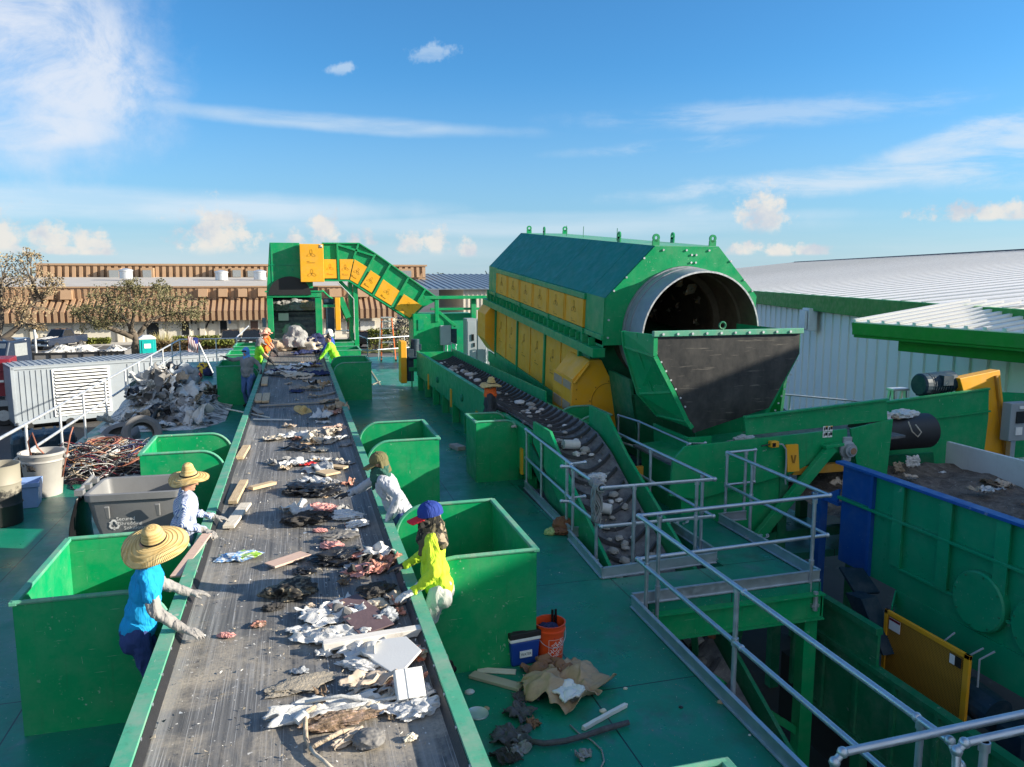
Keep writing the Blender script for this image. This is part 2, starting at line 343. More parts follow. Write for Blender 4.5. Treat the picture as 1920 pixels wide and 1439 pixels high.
# ================================================================ light, sky, ground
SUN_DIR = Vector((-1, .32, -.365)).normalized()
def make_world():
    w=bpy.data.worlds.new("World"); sc.world=w; w.use_nodes=True; t=w.node_tree; n=t.nodes; bg=n['Background']
    sky=n.new('ShaderNodeTexSky'); sky.sky_type='NISHITA'; sky.sun_disc=False
    sky.sun_elevation=R(20); sky.sun_rotation=math.atan2(1,-.32); sky.air_density=1.0; sky.dust_density=.35; sky.ozone_density=3.0; sky.altitude=10
    L=t.links.new
    tc=n.new('ShaderNodeTexCoord'); sp=n.new('ShaderNodeSeparateXYZ'); L(tc.outputs['Generated'],sp.inputs[0])
    def mth(op,a,b=0,clamp=False):
        m=n.new('ShaderNodeMath'); m.operation=op; m.use_clamp=clamp
        for i,v in ((0,a),(1,b)):
            if hasattr(v,'links'): L(v,m.inputs[i])
            else: m.inputs[i].default_value=v
        return m.outputs[0]
    az=mth('ARCTAN2',sp.outputs[0],sp.outputs[1]); el=mth('ARCSINE',sp.outputs[2])
    cb=n.new('ShaderNodeCombineXYZ'); L(az,cb.inputs[0]); L(el,cb.inputs[1]); v0=cb.outputs[0]
    def nz(scale,loc,detail=6,rough=.6,dist=0,mp=(1,1,1),rot=0):
        m=n.new('ShaderNodeMapping'); m.inputs['Scale'].default_value=mp; m.inputs['Location'].default_value=loc; m.inputs['Rotation'].default_value=(0,0,rot); L(v0,m.inputs[0])
        q=n.new('ShaderNodeTexNoise'); q.inputs['Scale'].default_value=scale; q.inputs['Detail'].default_value=detail; q.inputs['Roughness'].default_value=rough; q.inputs['Distortion'].default_value=dist
        L(m.outputs[0],q.inputs[0]); return q.outputs['Fac']
    def rmp(s,a,b,lo=0,hi=1):
        m=n.new('ShaderNodeMapRange'); m.interpolation_type='SMOOTHSTEP'; m.inputs[1].default_value=a; m.inputs[2].default_value=b; m.inputs[3].default_value=lo; m.inputs[4].default_value=hi; L(s,m.inputs[0]); return m.outputs[0]
    def dirn(x,y):
        d=ray(x,y).normalized(); return math.atan2(d.x,d.y),math.asin(d.z)
    wob=nz(9,(0,0,0),7,.62); wobh=nz(55,(5,7,0),6,.62)
    def blob(px,py,rx,ry,rot=0,w=.5,hi=False):
        """soft ellipse in sky directions with a ragged edge"""
        a0,e0=dirn(px,py); 
        dx=mth('SUBTRACT',az,a0); dy=mth('SUBTRACT',el,e0)
        c,s=math.cos(rot),math.sin(rot)
        u=mth('ADD',mth('MULTIPLY',dx,c),mth('MULTIPLY',dy,s)); v=mth('SUBTRACT',mth('MULTIPLY',dy,c),mth('MULTIPLY',dx,s))
        u=mth('DIVIDE',u,rx/1440); v=mth('DIVIDE',v,ry/1440)
        r2=mth('ADD',mth('MULTIPLY',u,u),mth('MULTIPLY',v,v))
        r=mth('SQRT',r2); r=mth('ADD',r,mth('MULTIPLY',mth('SUBTRACT',wobh if hi else wob,.5),w*3))
        return rmp(r,1.15,.35)
    def mx(*a):
        o=a[0]
        for b in a[1:]: o=mth('MAXIMUM',o,b)
        return o
    # big bright veil, upper left
    fib=nz(7,(2,1,0),10,.66,.9,(1,1.5,1),.9)
    big=mth('MULTIPLY',mx(blob(70,90,210,190,0,.35),blob(150,170,170,95,.35,.4),blob(90,240,150,45,.1,.4)),rmp(fib,.28,.60,.25,1))
    # thin streaks
    stf=nz(7,(4,2,0),8,.62,.3,(.5,4.5,1),-.02); stf2=nz(8,(1,6,0),8,.65,.4,(.7,3.4,1),.12)
    streak=mth('MULTIPLY',mx(blob(812,100,50,15,.12,.9,True),blob(642,129,28,11,.25,.8,True),blob(640,232,360,17,-.03,.25),mth('MULTIPLY',blob(430,215,160,14,-.05,.3),.6)),rmp(stf,.32,.6,.3,1))
    right=mth('MULTIPLY',mx(blob(1830,255,230,28,.25,.5),blob(1560,340,420,26,.05,.5),mth('MULTIPLY',blob(1420,215,330,28,0,.5),.55),blob(1880,300,200,45,.1,.5),mth('MULTIPLY',blob(1250,275,200,14,.05,.4),.5),mth('MULTIPLY',blob(1340,392,110,16,0,.4),.7)),rmp(stf2,.38,.66,.0,1))
    low=mth('MULTIPLY',mx(blob(250,385,560,32,.0,.2),mth('MULTIPLY',blob(950,425,620,22,0,.3),.6),mth('MULTIPLY',blob(1150,410,500,16,0,.3),.5)),rmp(nz(5,(0,3,0),6,.6,.2,(.6,6,1)),.3,.6,.45,.85))
    # small cumulus heads along the horizon
    puf=nz(48,(0,0,0),6,.6,.3); pm=[]
    for (x,y,rx,ry) in [(405,440,52,40),(418,418,20,26),(610,432,22,30),(95,447,34,22),(165,455,28,16),(5,445,22,34),(768,458,22,20),(818,455,20,24),(1430,402,36,38),(1445,380,20,16),(555,447,13,12),(690,448,12,14),(665,452,14,12),(875,468,16,16),(1870,400,90,16),(1400,468,30,12),(1460,470,24,12),(1520,470,30,10),(120,470,60,10)]:
        pm.append(mth('MULTIPLY',blob(x,y,rx*1.3,ry*1.3,0,.95,True),rmp(el,dirn(x,y+ry*1.15)[1],dirn(x,y+ry*.5)[1])))
    pufm=mth('MULTIPLY',mx(*pm),rmp(puf,.28,.5,.45,.95))
    def mixc(f,a,b):
        m=n.new('ShaderNodeMix'); m.data_type='RGBA'; 
        if hasattr(f,'links'): L(f,m.inputs[0])
        else: m.inputs[0].default_value=f
        for i,vv in ((6,a),(7,b)):
            if hasattr(vv,'links'): L(vv,m.inputs[i])
            else: m.inputs[i].default_value=(*vv,1)
        return m.outputs[2]
    K=SKY_K
    sc1=n.new('ShaderNodeMix'); sc1.data_type='RGBA'; sc1.blend_type='MULTIPLY'; sc1.inputs[0].default_value=1; L(sky.outputs[0],sc1.inputs[6]); sc1.inputs[7].default_value=(.37,.80,1.06,1)
    col=sc1.outputs[2]
    # pale blue air towards the horizon
    hz=rmp(el,.26,.0); col=mixc(mth('MULTIPLY',hz,.60),col,(4.5*K,6.0*K,7.9*K))
    band=mth('MULTIPLY',rmp(el,.085,.0),rmp(nz(4,(0,3,0),6,.6,.2,(.5,5,1)),.3,.65,.35,.9)); col=mixc(mth('MULTIPLY',band,.50),col,(8.8*K,9.2*K,9.8*K))
    col=mixc(mth('MULTIPLY',low,.62),col,(9.6*K,9.9*K,10.4*K))
    col=mixc(mth('MULTIPLY',big,.85),col,(8.6*K,9.1*K,10*K))
    col=mixc(mth('MULTIPLY',streak,.6),col,(6.8*K,8.2*K,9.6*K))
    col=mixc(mth('MULTIPLY',right,.7),col,(8.0*K,8.9*K,9.8*K))
    shade=nz(20,(0,-.012,0),5,.55)
    pc=mixc(rmp(shade,.35,.6),(6.4*K,6.9*K,7.8*K),(9.4*K,8.9*K,8.2*K))
    col=mixc(mth('MULTIPLY',pufm,.92),col,pc)
    # unseen bright broken cloud added behind the camera as fill light
    rear=mth('MULTIPLY',rmp(mth('MULTIPLY',sp.outputs[1],-1),.0,.45),rmp(el,.02,.2)); cl=nz(2.4,(3,1,0),6,.6,.3); col=mixc(mth('MULTIPLY',mth('MULTIPLY',rear,rmp(cl,.38,.56)),.9),col,(9.5*K,9.7*K,10*K))
    L(col,bg.inputs[0]); bg.inputs[1].default_value=SKY_STRENGTH
SKY_STRENGTH=.078; SKY_K=.52
make_world()
sd=bpy.data.lights.new('sun','SUN'); sd.energy=4.8; sd.angle=R(.5); sd.color=(1,.90,.74)
so=bpy.data.objects.new('sun',sd); COL.objects.link(so); so.rotation_euler=SUN_DIR.to_track_quat('-Z','Y').to_euler(); so.location=(40,-8,20)
cam=bpy.data.cameras.new('camera'); co=bpy.data.objects.new('camera',cam); COL.objects.link(co); sc.camera=co
cam.sensor_width=36; cam.lens=F_PX/1920*36; cam.clip_end=5000; cam.clip_start=.05
co.matrix_world=Matrix((( RT.x,UP.x,-FW.x,0),(RT.y,UP.y,-FW.y,0),(RT.z,UP.z,-FW.z,CAM_H),(0,0,0,1)))
sc.view_settings.view_transform='Standard'; sc.view_settings.look='None'; sc.view_settings.exposure=1.22; sc.view_settings.gamma=1
GZ=-3.2
# asphalt yard
t=NT('asphalt'); p=t.pos(); n=t.noise(p,.08,7,.65); c=t.mix(t.ramp(n,[(.35,0),(.7,1)]),(.06,.058,.056),(.12,.115,.11)); c=t.mix(t.ramp(t.noise(p,6,4,.7),[(.6,0),(.75,.5)]),c,(.2,.19,.18))
t.set(c,.9); M['asphalt']=t.m
MB().grid(24,24,lambda u,v:(-900+1800*u,-300+1900*v,GZ)).build('ground',M['asphalt'])['kind']='structure'
simple('line_paint',(.6,.6,.57),.8); simple('concrete',(.42,.40,.37),.85,0,.2,3,.2,30); simple('grass_dry',(.20,.20,.07),.95,0,.4,3,.6,20)
m=MB()
for k in range(20): m.box(-40+k*3.0,-39.88+k*3.0,80,85.2,GZ+.004,GZ+.006)
m.build('parking_lines',M['line_paint'])['kind']='structure'
m=MB(); m.box(-70,14,85.4,88.2,GZ,GZ+.14); m.build('pavement',M['concrete'],bevel=.02)['kind']='structure'
m=MB(); m.box(-70,30,70.5,73.5,GZ,GZ+.13); m.build('verge',M['grass_dry'],bevel=.03)['kind']='structure'
# ================================================================ working deck
def deck():
    m=MB()
    T=-.12
    m.box(-4.95,3.55,-1.0,36.2,T,0)                 # main floor
    m.box(3.55,3.80,7.70,8.45,T,0); 
    m.box(3.55,3.72,8.45,13.0,T,0); m.box(3.55,5.25,7.70,8.5,T-.001,-.0005)   # strip beside opening, cross walk
    m.box(5.25,6.12,7.70,12.9,T,0)
    m.box(3.55,5.25,13.05,36.2,T-.001,-.0005); m.box(5.25,10.5,12.9,36.2,T-.002,-.001)
    m.box(6.12,9.2,10.45,12.9,-.9,-.78)
    o=m.build('deck_floor',M['deck_paint']); o['kind']='structure'
deck()
# ================================================================ background buildings
def rect(a,b,c,d,Y):
    p=py_(a,b,Y); q=py_(c,d,Y); return p.x,q.x,q.z,p.z
t=NT('brown_metal'); p=t.pos(); n=t.noise(p,.9,6,.6); t.set(t.mix(n,(.30,.185,.105),(.44,.29,.175)),.6); M['brown_metal']=t.m
t=NT('brown_dark'); t.set((.19,.10,.06),.7); M['brown_rib']=t.m  # darker brown for the awning skin
simple('stucco',(.62,.58,.49),.9,0,.08,1,.2,20); simple('roof_gravel',(.44,.41,.37),.9,0,.2,.8); simple('glass_dark',(.015,.018,.022),.12); simple('glass_pane',(.25,.27,.28),.15); simple('stucco_trim',(.66,.63,.56),.85)
simple('door_brown',(.10,.055,.04),.6); simple('shutter_pale',(.55,.55,.52),.7)
def brown_building():
    B=thing('commercial_building','long brown ribbed metal and cream commercial building with mansard awning across the street','building',(-20,88,GZ))
    B.location=(0,0,0)
    X0,X1=-62,10.9
    zb=GZ; za=py_(450,600,87.1).z; zt=py_(450,584,87.1).z; zm=py_(450,561,89.3).z; zr=py_(450,539,89.3).z
    m=MB(); m.box(X0,X1,88,112,zb,zt-.05)
    for k in range(13):
        x=-38+k*4.0; m.box(x,x+.55,87.72,88,zb,za+.6)
    for k in range(12):
        x=-38+k*4.0+.55; m.box(x+.3,x+3.2,87.93,88,zb+.1,zb+1.9)
    m.build('wall',M['stucco'],B)
    m=MB()
    # awning: sloped skin, fascia and standing ribs
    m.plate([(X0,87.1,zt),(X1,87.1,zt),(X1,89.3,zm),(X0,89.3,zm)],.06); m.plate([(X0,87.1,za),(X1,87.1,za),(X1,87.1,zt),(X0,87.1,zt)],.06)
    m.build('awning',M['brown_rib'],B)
    m=MB()
    x=X0
    while x<X1-.1:
        m.plate([(x,87.0,zt+.02),(x+.34,87.0,zt+.02),(x+.34,89.3,zm+.12),(x,89.3,zm+.12)],.16); m.box(x,x+.34,86.92,87.07,za-.03,zt+.06); x+=.62
    m.build('awning_ribs',M['brown_metal'],B)
    m=MB(); m.box(X0,X1,89.3,89.5,zm-.3,zr); x=X0
    while x<X1-.1: m.box(x,x+.3,89.2,89.3,zm,zr-.05); x+=.6
    m.box(X0,X1,89.1,89.55,zr-.02,zr+.14); m.build('upper_wall',M['brown_metal'],B)
    zb2=py_(450,521,114).z; zt2=py_(450,499,114).z
    m=MB(); m.plate([(X0,89.5,zr),(X1,89.5,zr),(X1,114,zb2),(X0,114,zb2)],.2); m.build('flat_roof',M['roof_gravel'],B)
    xa=py_(68,500,114).x; xb=py_(797,500,114).x
    m=MB(); m.box(xa,xb,114,130,zb2-1,zt2); x=xa
    while x<xb-.2: m.plate([(x,113.5,zb2),(x+.42,113.5,zb2),(x+.42,113.9,zt2),(x,113.9,zt2)],.3); x+=.84
    m.box(xa-.2,xb+.2,113.6,130,zt2,zt2+.25); m.build('mansard',M['brown_metal'],B)
    for (a,b,c,d) in [(205,507,224,522),(268,507,285,522),(405,508,424,522),(436,507,452,521),(464,508,482,521),(748,508,770,521)]:
        x0,x1,z0,z1=rect(a,b,c,d,113); m=MB(); m.box(x0-.25,x1+.25,112.6,114,z0,z1+.3); f=m.build('window',M['brown_metal'],B)
        m=MB(); m.box(x0,x1,112.5,112.62,z0+.1,z1); m.build('pane',M['glass_pane'],f)
    for (a,b,c,d) in [(80,545,101,562),(113,545,135,562),(371,542,389,557),(409,542,426,557),(446,542,463,557),(617,542,640,557),(483,541,500,556),(670,542,690,557)]:
        x0,x1,z0,z1=rect(a,b,c,d,88.9); m=MB(); m.plate([(x0,88.5,z0),(x1,88.5,z0),(x1,88.9,z1),(x0,88.9,z1)],.12); m.box(x0,x1,88.9,89.2,z0,z1); m.build('shutter',M['brown_metal'],B)
    for (a,b,c,d,mm) in [(274,606,300,640,'glass_dark'),(340,603,355,628,'glass_dark'),(412,602,426,625,'glass_dark'),(469,602,484,624,'door_brown'),(650,600,672,622,'door_brown'),(675,604,700,622,'shutter_pale')]:
        x0,x1,z0,z1=rect(a,b,c,d,87.9); m=MB(); m.box(x0-.15,x1+.15,87.8,88.02,z0-.15,z1+.1); f=m.build('window',M['stucco_trim'],B); m=MB(); m.box(x0,x1,87.76,87.8,z0,z1); m.build('pane',M[mm],f)
    for (a,c,z) in [(0,65,0),(173,205,0),(20,60,0)]: pass
    vs,fs=text_shape('4075',1.45); c=py_(379,611,87.97); m=MB(); m.add([(c.x+v.x*1.15,87.955,c.z+v.y) for v in vs],fs); m.build('house_number',M['sign_black'],B,recalc=False)
    x0,x1,z0,z1=rect(427,600,433,607,87.9); m=MB(); m.box(x0,x1,87.86,87.94,z0,z1); m.build('notice',M['film_blue'],B)
    for (a,b) in [(236,518),(415,521),(487,520)]:
        c=py_(a,b,104); m=MB(); m.lathe([(.75,-.3),(.75,.55),(.82,.6),(.82,.75),(.2,.95),(.01,.95)],c,seg=14); m.build('roof_vent',M['galv_light'],B,smooth=True)
brown_building()
def far_shed():
    S=thing('metal_shed','low pale ribbed shed with blue grey metal roof right of the brown building','building'); 
    x0,x1,z0,z1=rect(868,543,925,640,100); m=MB(); m.box(x0,x0+18,100,118,GZ,z1); x=x0
    while x<x0+18: m.box(x,x+.18,99.9,100,GZ,z1); x+=.6
    m.build('wall',M['stucco'],S)
    zr=py_(880,515,118).z; m=MB(); m.plate([(x0-7,99.3,z1+.05),(x0+19,99.3,z1+.05),(x0+19,125,zr),(x0-7,125,zr)],.12); x=x0-7
    while x<x0+19: m.plate([(x,99.3,z1+.15),(x+.15,99.3,z1+.15),(x+.15,125,zr+.1),(x,125,zr+.1)],.1); x+=.9
    m.build('roof',M['roof_bluegrey'],S)
simple('roof_bluegrey',(.16,.21,.27),.45)
far_shed()
# white warehouse on the right
simple('white_sheet',(.84,.82,.76),.5,0,.06,.6); simple('roof_white',(.90,.86,.80),.6,0,.05,.5); paint('fascia_green',(.015,.24,.03),.45,.1,.1); simple('roof_rib',(.60,.59,.57),.5); simple('ridge_dark',(.06,.065,.08),.6); simple('rust',(.25,.15,.09),.8)
def warehouse():
    W=thing('warehouse','large white ribbed metal warehouse with low white roof and green eave','warehouse')
    E1=Vector((33.7,64.0,2.8)); E2=Vector((16.4,9.6,2.8)); e=(E2-E1).normalized(); nn=Vector((-e.y,e.x,0)); 
    if nn.x<0: nn=-nn
    E1=E1-e*60; r1=E1+nn*30+Vector((0,0,3.15)); r2=E2+nn*30+Vector((0,0,3.15))
    wl=[E1+nn*.35,E2+nn*.35]
    m=MB(); m.plate([(wl[0].x,wl[0].y,GZ),(wl[1].x,wl[1].y,GZ),(wl[1].x,wl[1].y,2.75),(wl[0].x,wl[0].y,2.75)],.12); L=(wl[1]-wl[0]).length; k=0
    while k<L:
        c=wl[0]+(wl[1]-wl[0])*(k/L)-nn*.08; m.cbox((c.x,c.y,(GZ+2.72)/2),(.22,.10,2.72-GZ),math.atan2(e.y,e.x)); k+=.92
    o=m.build('wall',M['white_sheet'],W)
    m=MB(); m.grid(1,40,lambda u,v:E1.lerp(E2,v).lerp(r1.lerp(r2,v),u)); m.build('roof',M['roof_white'],W)
    m=MB(); L=(E2-E1).length; N=int(L/1.5)
    for i in range(N+1):
        f=i/N; a=E1.lerp(E2,f); b=a.lerp(r1.lerp(r2,f),.992); m.bar(a+Vector((0,0,.09)),b+Vector((0,0,.09)),.10,.035)
    m.build('roof_ribs',M['roof_rib'],W)
    m=MB(); m.bar(E1+Vector((0,0,-.28)),E2+Vector((0,0,-.28)),.25,.72); m.build('fascia',M['fascia_green'],W,bevel=.02)
    m=MB(); m.bar(r1+Vector((0,0,.1)),r2+Vector((0,0,.1)),.6,.14); m.build('ridge_cap',M['ridge_dark'],W)
    c=E1.lerp(E2,.47); best=None
    for i in range(400):
        c=E1.lerp(E2,i/400); v=c-C0; x=CXP+F_PX*v.dot(RT)/v.dot(FW)
        if x>=1524: break
    m=MB(); m.cbox((c.x-.12*nn.x,c.y-.12*nn.y,1.75),(.9,.4,1.05),math.atan2(e.y,e.x)); vb=m.build('vent_box',M['white_metal'],W,bevel=.03)
    m=MB(); m.cbox((c.x-.42*nn.x,c.y-.36*nn.y,1.75),(.75,.1,.85),math.atan2(e.y,e.x)); m.build('vent_hood',M['white_metal'],vb)
    # unseen tall hall added out of view; its roof shades the deck's right half
    T=thing('added_shade_hall','unseen tall white hall added beside the deck to shade its right half','warehouse')
    m=MB(); a=[(20.6,-26),(20.6,7.2),(34,7.2),(34,-26)]
    v=[(x,y,GZ) for x,y in a]+[(20.6,-26,7.9),(20.6,7.2,7.12),(34,7.2,7.12),(34,-26,7.9)]; v.insert(5,(20.6,.85,7.88)); 
    m.add(v,[(3,2,1,0),(0,1,6,5,4),(1,2,7,6),(2,3,8,7),(3,0,4,8),(4,5,6,7,8)]); m.build('wall',M['white_sheet'],T)
    # open canopy in front
    Cn=thing('canopy_roof','white ribbed canopy roof with deep green fascia in front of the white warehouse','canopy')
    A=pz(1601,606,2.35); Bp=A+(pz(1920,627,2.35)-A).normalized()*13
    rise=Vector((3.5,-.7,.60)); c=[A,Bp,Bp+rise,A+rise]
    m=MB(); m.plate(c,.08); N=26
    for i in range(N+1):
        p0=A.lerp(Bp,i/N)+Vector((0,0,.08)); m.bar(p0,p0+rise,.16,.07)
    m.build('roof',M['roof_white'],Cn)
    m=MB(); m.bar(A+Vector((0,0,-.17)),Bp+Vector((0,0,-.17)),.14,.36); m.bar(A+Vector((.09,0,-.39)),Bp+Vector((.09,0,-.39)),.2,.08); m.bar(A+Vector((0,0.06,-.12)),A+rise+Vector((0,.06,-.12)),.10,.26); m.build('fascia',M['fascia_green'],Cn,bevel=.015)
    q=(Bp-A).normalized(); m=MB(); s=A+q*1.0+Vector((.7,0,-.62)); m.bar(s,s+q*11,.28,.30); m.build('beam',M['fascia_green'],Cn,bevel=.015)
    for f in (9.5,):
        m=MB(); s=A+q*f+Vector((.7,0,-.1)); m.box(s.x-.1,s.x+.1,s.y-.1,s.y+.1,GZ,1.9); m.build('post',M['fascia_green'],Cn)
warehouse()
# ================================================================ trees and planting
t=NT('bark'); p=t.pos(); t.set(t.mix(t.noise(p,5,5,.7),(.07,.055,.04),(.17,.14,.11)),.95); M['bark']=t.m
def leafmat(name,cols):
    t=NT(name); g=t.node('ShaderNodeObjectInfo'); n=t.noise(t.pos(),1.3,4,.6); c=t.mix(t.ramp(n,[(.35,0),(.65,1)]),cols[0],cols[1]); w=t.node('ShaderNodeTexWhiteNoise'); t.L(t.mapping(t.pos(),(3,3,3)),w.inputs[0]); c=t.mix(t.math('MULTIPLY',w.outputs['Value'],.55),c,cols[2]); t.set(c,.7); M[name]=t.m
leafmat('leaf_olive',[(.10,.10,.04),(.16,.15,.065),(.21,.18,.09)]); leafmat('leaf_dry',[(.22,.165,.09),(.28,.21,.115),(.31,.25,.15)]); leafmat('leaf_green',[(.06,.10,.015),(.14,.17,.02),(.24,.22,.03)]); leafmat('leaf_red',[(.10,.05,.02),(.14,.08,.03),(.09,.10,.03)]); leafmat('leaf_straw',[(.4,.33,.12),(.46,.38,.16),(.3,.3,.1)]); leafmat('leaf_far',[(.06,.075,.06),(.09,.10,.08),(.10,.12,.10)]); leafmat('leaf_pale',[(.34,.30,.22),(.42,.38,.30),(.25,.24,.14)])
def leaves(m,c,r,n,s,flat=1):
    for _ in range(n):
        d=Vector((random.gauss(0,1),random.gauss(0,1),random.gauss(0,1)*flat)); d=d.normalized()*r*random.random()**.45; p=Vector(c)+Vector((d.x,d.y,d.z*flat))
        a=Vector((random.gauss(0,1),random.gauss(0,1),random.gauss(0,1))).normalized(); b=a.orthogonal().normalized()*s*random.uniform(.5,1.1); a=a.cross(b).normalized()*s*random.uniform(.5,1.1)
        m.add([p-a-b*.4,p+a*.2-b,p+a+b*.3,p-a*.1+b],[(0,1,2,3)])
def limb(m,a,b,r0,r1,bend=.15,n=6):
    a=Vector(a); b=Vector(b); o=Vector((random.uniform(-1,1),random.uniform(-1,1),random.uniform(-.3,.6)))*(b-a).length*bend
    P=[a.lerp(b,i/n)+o*math.sin(PI*i/n) for i in range(n+1)]; m.tube(P,[r0+(r1-r0)*i/n for i in range(n+1)],6); return P
def tree(name,label,base,main,crown,leaf,nleaf,ls,group=None,seed=1,r0=.42):
    """main: limb end points; crown: list of (centre, radius)"""
    random.seed(seed); T=thing(name,label,'tree',base,0,group); m=MB(); tips=[]
    for (a,b,ra,rb) in main: tips+=limb(m,a,b,ra,rb)[2:]
    cm=MB()
    for (c,r) in crown:
        c=Vector(c); near=min(tips,key=lambda q:(q-c).length); P=limb(m,near,c,.10,.035,.2,5)
        for k in range(7):
            e=c+Vector((random.gauss(0,1),random.gauss(0,1),random.gauss(0,.6))).normalized()*r*random.uniform(.6,1.05); limb(m,P[random.randint(2,5)],e,.03,.012,.2,3); leaves(cm,e,r*.42,int(nleaf*.1),ls,.8)
        leaves(cm,c,r,int(nleaf*.45),ls,.7)
    m.build('trunk',M['bark'],T,smooth=True,angle=180); cm.build('crown',M[leaf],T,recalc=False); random.seed(7); return T
def vegetation():
    b=pz(256,669,GZ); Yt=b.y
    def w(x,y,dy=0): q=py_(x,y,Yt+dy); return (q.x-b.x,q.y-b.y,q.z-b.z)
    tree('oak_tree','sparse olive leaved oak with spreading bare limbs in front of the brown building','0' and b,[((0,0,0),w(258,640),.5,.42),(w(258,645),w(245,618),.38,.28),(w(258,645),w(272,612),.3,.2),(w(250,632),w(178,607,-1.5),.3,.12),(w(245,618),w(222,590,1),.22,.1),(w(272,612),w(320,590,1),.2,.08),(w(245,618),w(252,580,-1),.2,.08)],
        [(w(165,598,-1),1.3),(w(180,575,1),1.7),(w(200,552,0),1.5),(w(222,570,-2),1.8),(w(215,600,1),1.2),(w(245,550,1),1.8),(w(262,575,-2),1.7),(w(285,552,0),1.7),(w(300,580,1.5),1.8),(w(325,560,-1),1.6),(w(340,590,0),1.5),(w(362,578,1),1.3),(w(155,582,0),1.0),(w(240,536,0),.9),(w(300,538,0),.9),(w(190,610,-2),.9)],'leaf_olive',520,.078,seed=3)
    b2=pz(-40,720,GZ); Y2=b2.y
    def w2(x,y,dy=0): q=py_(x,y,Y2+dy); return (q.x-b2.x,q.y-b2.y,q.z-b2.z)
    tree('bare_tree','half bare brown tree leaning in at the left edge above the red truck','0' and b2,[((0,0,0),w2(-15,650),.4,.3),(w2(-15,650),w2(40,605),.25,.12),(w2(40,605),w2(78,560),.14,.05),(w2(-15,650),w2(0,560),.25,.1),(w2(40,605),w2(75,612),.1,.04)],
        [(w2(10,500),1.3),(w2(40,490),1.0),(w2(60,520),1.1),(w2(85,528),.9),(w2(25,530,1),1.3),(w2(0,560),1.3),(w2(60,555),1.1),(w2(100,535),.7),(w2(70,580),.9),(w2(45,600),.7),(w2(58,478),.6),(w2(20,575),1.0),(w2(-10,520),1.2),(w2(70,612),.5)],'leaf_dry',200,.07,seed=5,r0=.3)
    b3=pz(752,680,GZ); Y3=70; b3=Vector((py_(752,650,Y3).x,Y3,GZ))
    def w3(x,y,dy=0): q=py_(x,y,Y3+dy); return (q.x-b3.x,q.y-b3.y,q.z-b3.z)
    tree('dry_shrub_tree','pale dry twiggy shrub behind the orange stepladder','0' and b3,[((0,0,0),w3(752,630),.12,.07),((0,0,0),w3(740,620),.1,.05),((0,0,0),w3(765,625),.1,.05)],[(w3(740,610),1.0),(w3(755,600),1.1),(w3(770,620),1.0),(w3(745,635),1.0),(w3(762,642),1.0)],'leaf_pale',150,.09,seed=8,r0=.1)
    def hedge(name,label,x0,x1,y,z0,z1,d,leaf,n,s=.09):
        T=MB()
        for _ in range(n):
            p=Vector((random.uniform(x0,x1),y+random.uniform(-d,d)*.5,z0+(z1-z0)*random.random()**.6*(1+.2*noise.noise(Vector((random.random(),0,0)))))); leaves(T,p,.16,3,s)
        h=T.build(name,M[leaf],recalc=False); tag(h,label,'hedge')
        m=MB(); m.box(x0+.1,x1-.1,y-d*.25,y+d*.25,z0-.05,z0+(z1-z0)*.7); m.build('stems',M['bark'],h)
    def hx(px,Y): return py_(px,640,Y).x
    hedge('hedge','long clipped yellow green and russet hedge beside the parking lot',hx(272,71.8),hx(436,71.8),71.8,GZ+.1,GZ+1.25,1.0,'leaf_red',1500)
    m=MB()
    for _ in range(700):
        leaves(m,(random.uniform(hx(380,71.5),hx(436,71.5)),71.5+random.uniform(-.4,.4),GZ+1.05+random.random()*.3),.15,3,.09)
    tag(m.build('hedge',M['leaf_green'],recalc=False),'bright yellow green hedge top behind the far left railing','hedge')
    hedge('hedge','bright yellow green hedge behind the orange stepladder',hx(690,73),hx(790,73),73,GZ+.1,GZ+1.9,1.0,'leaf_green',1500)
    for lab,a,b,h in [('low yellow hedge at the foot of the cream wall left of the dark pickup',0,42,.9),('low yellow hedge between the dark pickup and the oak trunk',165,206,.9),('low yellow hedge under the house number',327,412,1.0)]:
        hedge('hedge',lab,hx(a,86.6),hx(b,86.0),86.0,GZ+.14,GZ+h*.55+.14,.8,'leaf_green',700)
    g=MB(); c=Vector((hx(302,80),80,GZ))
    for _ in range(420):
        a=random.random()*2*PI; r=random.random()**.5; b=c+Vector((math.cos(a)*.5*r,math.sin(a)*.5*r,0)); e=b+Vector((math.cos(a)*(.5+r*.8),math.sin(a)*(.5+r*.8),random.uniform(.9,2.0)-r*.6)); s=Vector((-math.sin(a),math.cos(a),0))*.05; g.add([b-s,b+s,e],[(0,1,2)])
    tag(g.build('grass_clump',M['leaf_straw'],recalc=False),'straw coloured ornamental grass clump beside the oak','plant')
    # far wood on the horizon
    m=MB(); random.seed(11)
    for k in range(520):
        x=random.uniform(-160,420); h=random.uniform(5.5,9.0)*(1+.35*noise.noise(Vector((x*.03,0,0)))); y=420+random.uniform(-20,20); leaves(m,(x,y,GZ+h*.5),h*.55,16,1.3)
    o=m.build('far_wood',M['leaf_far'],recalc=False); o['kind']='stuff'; tag(o,'dark line of far trees on the horizon beyond the roofs','trees'); random.seed(7)
vegetation()
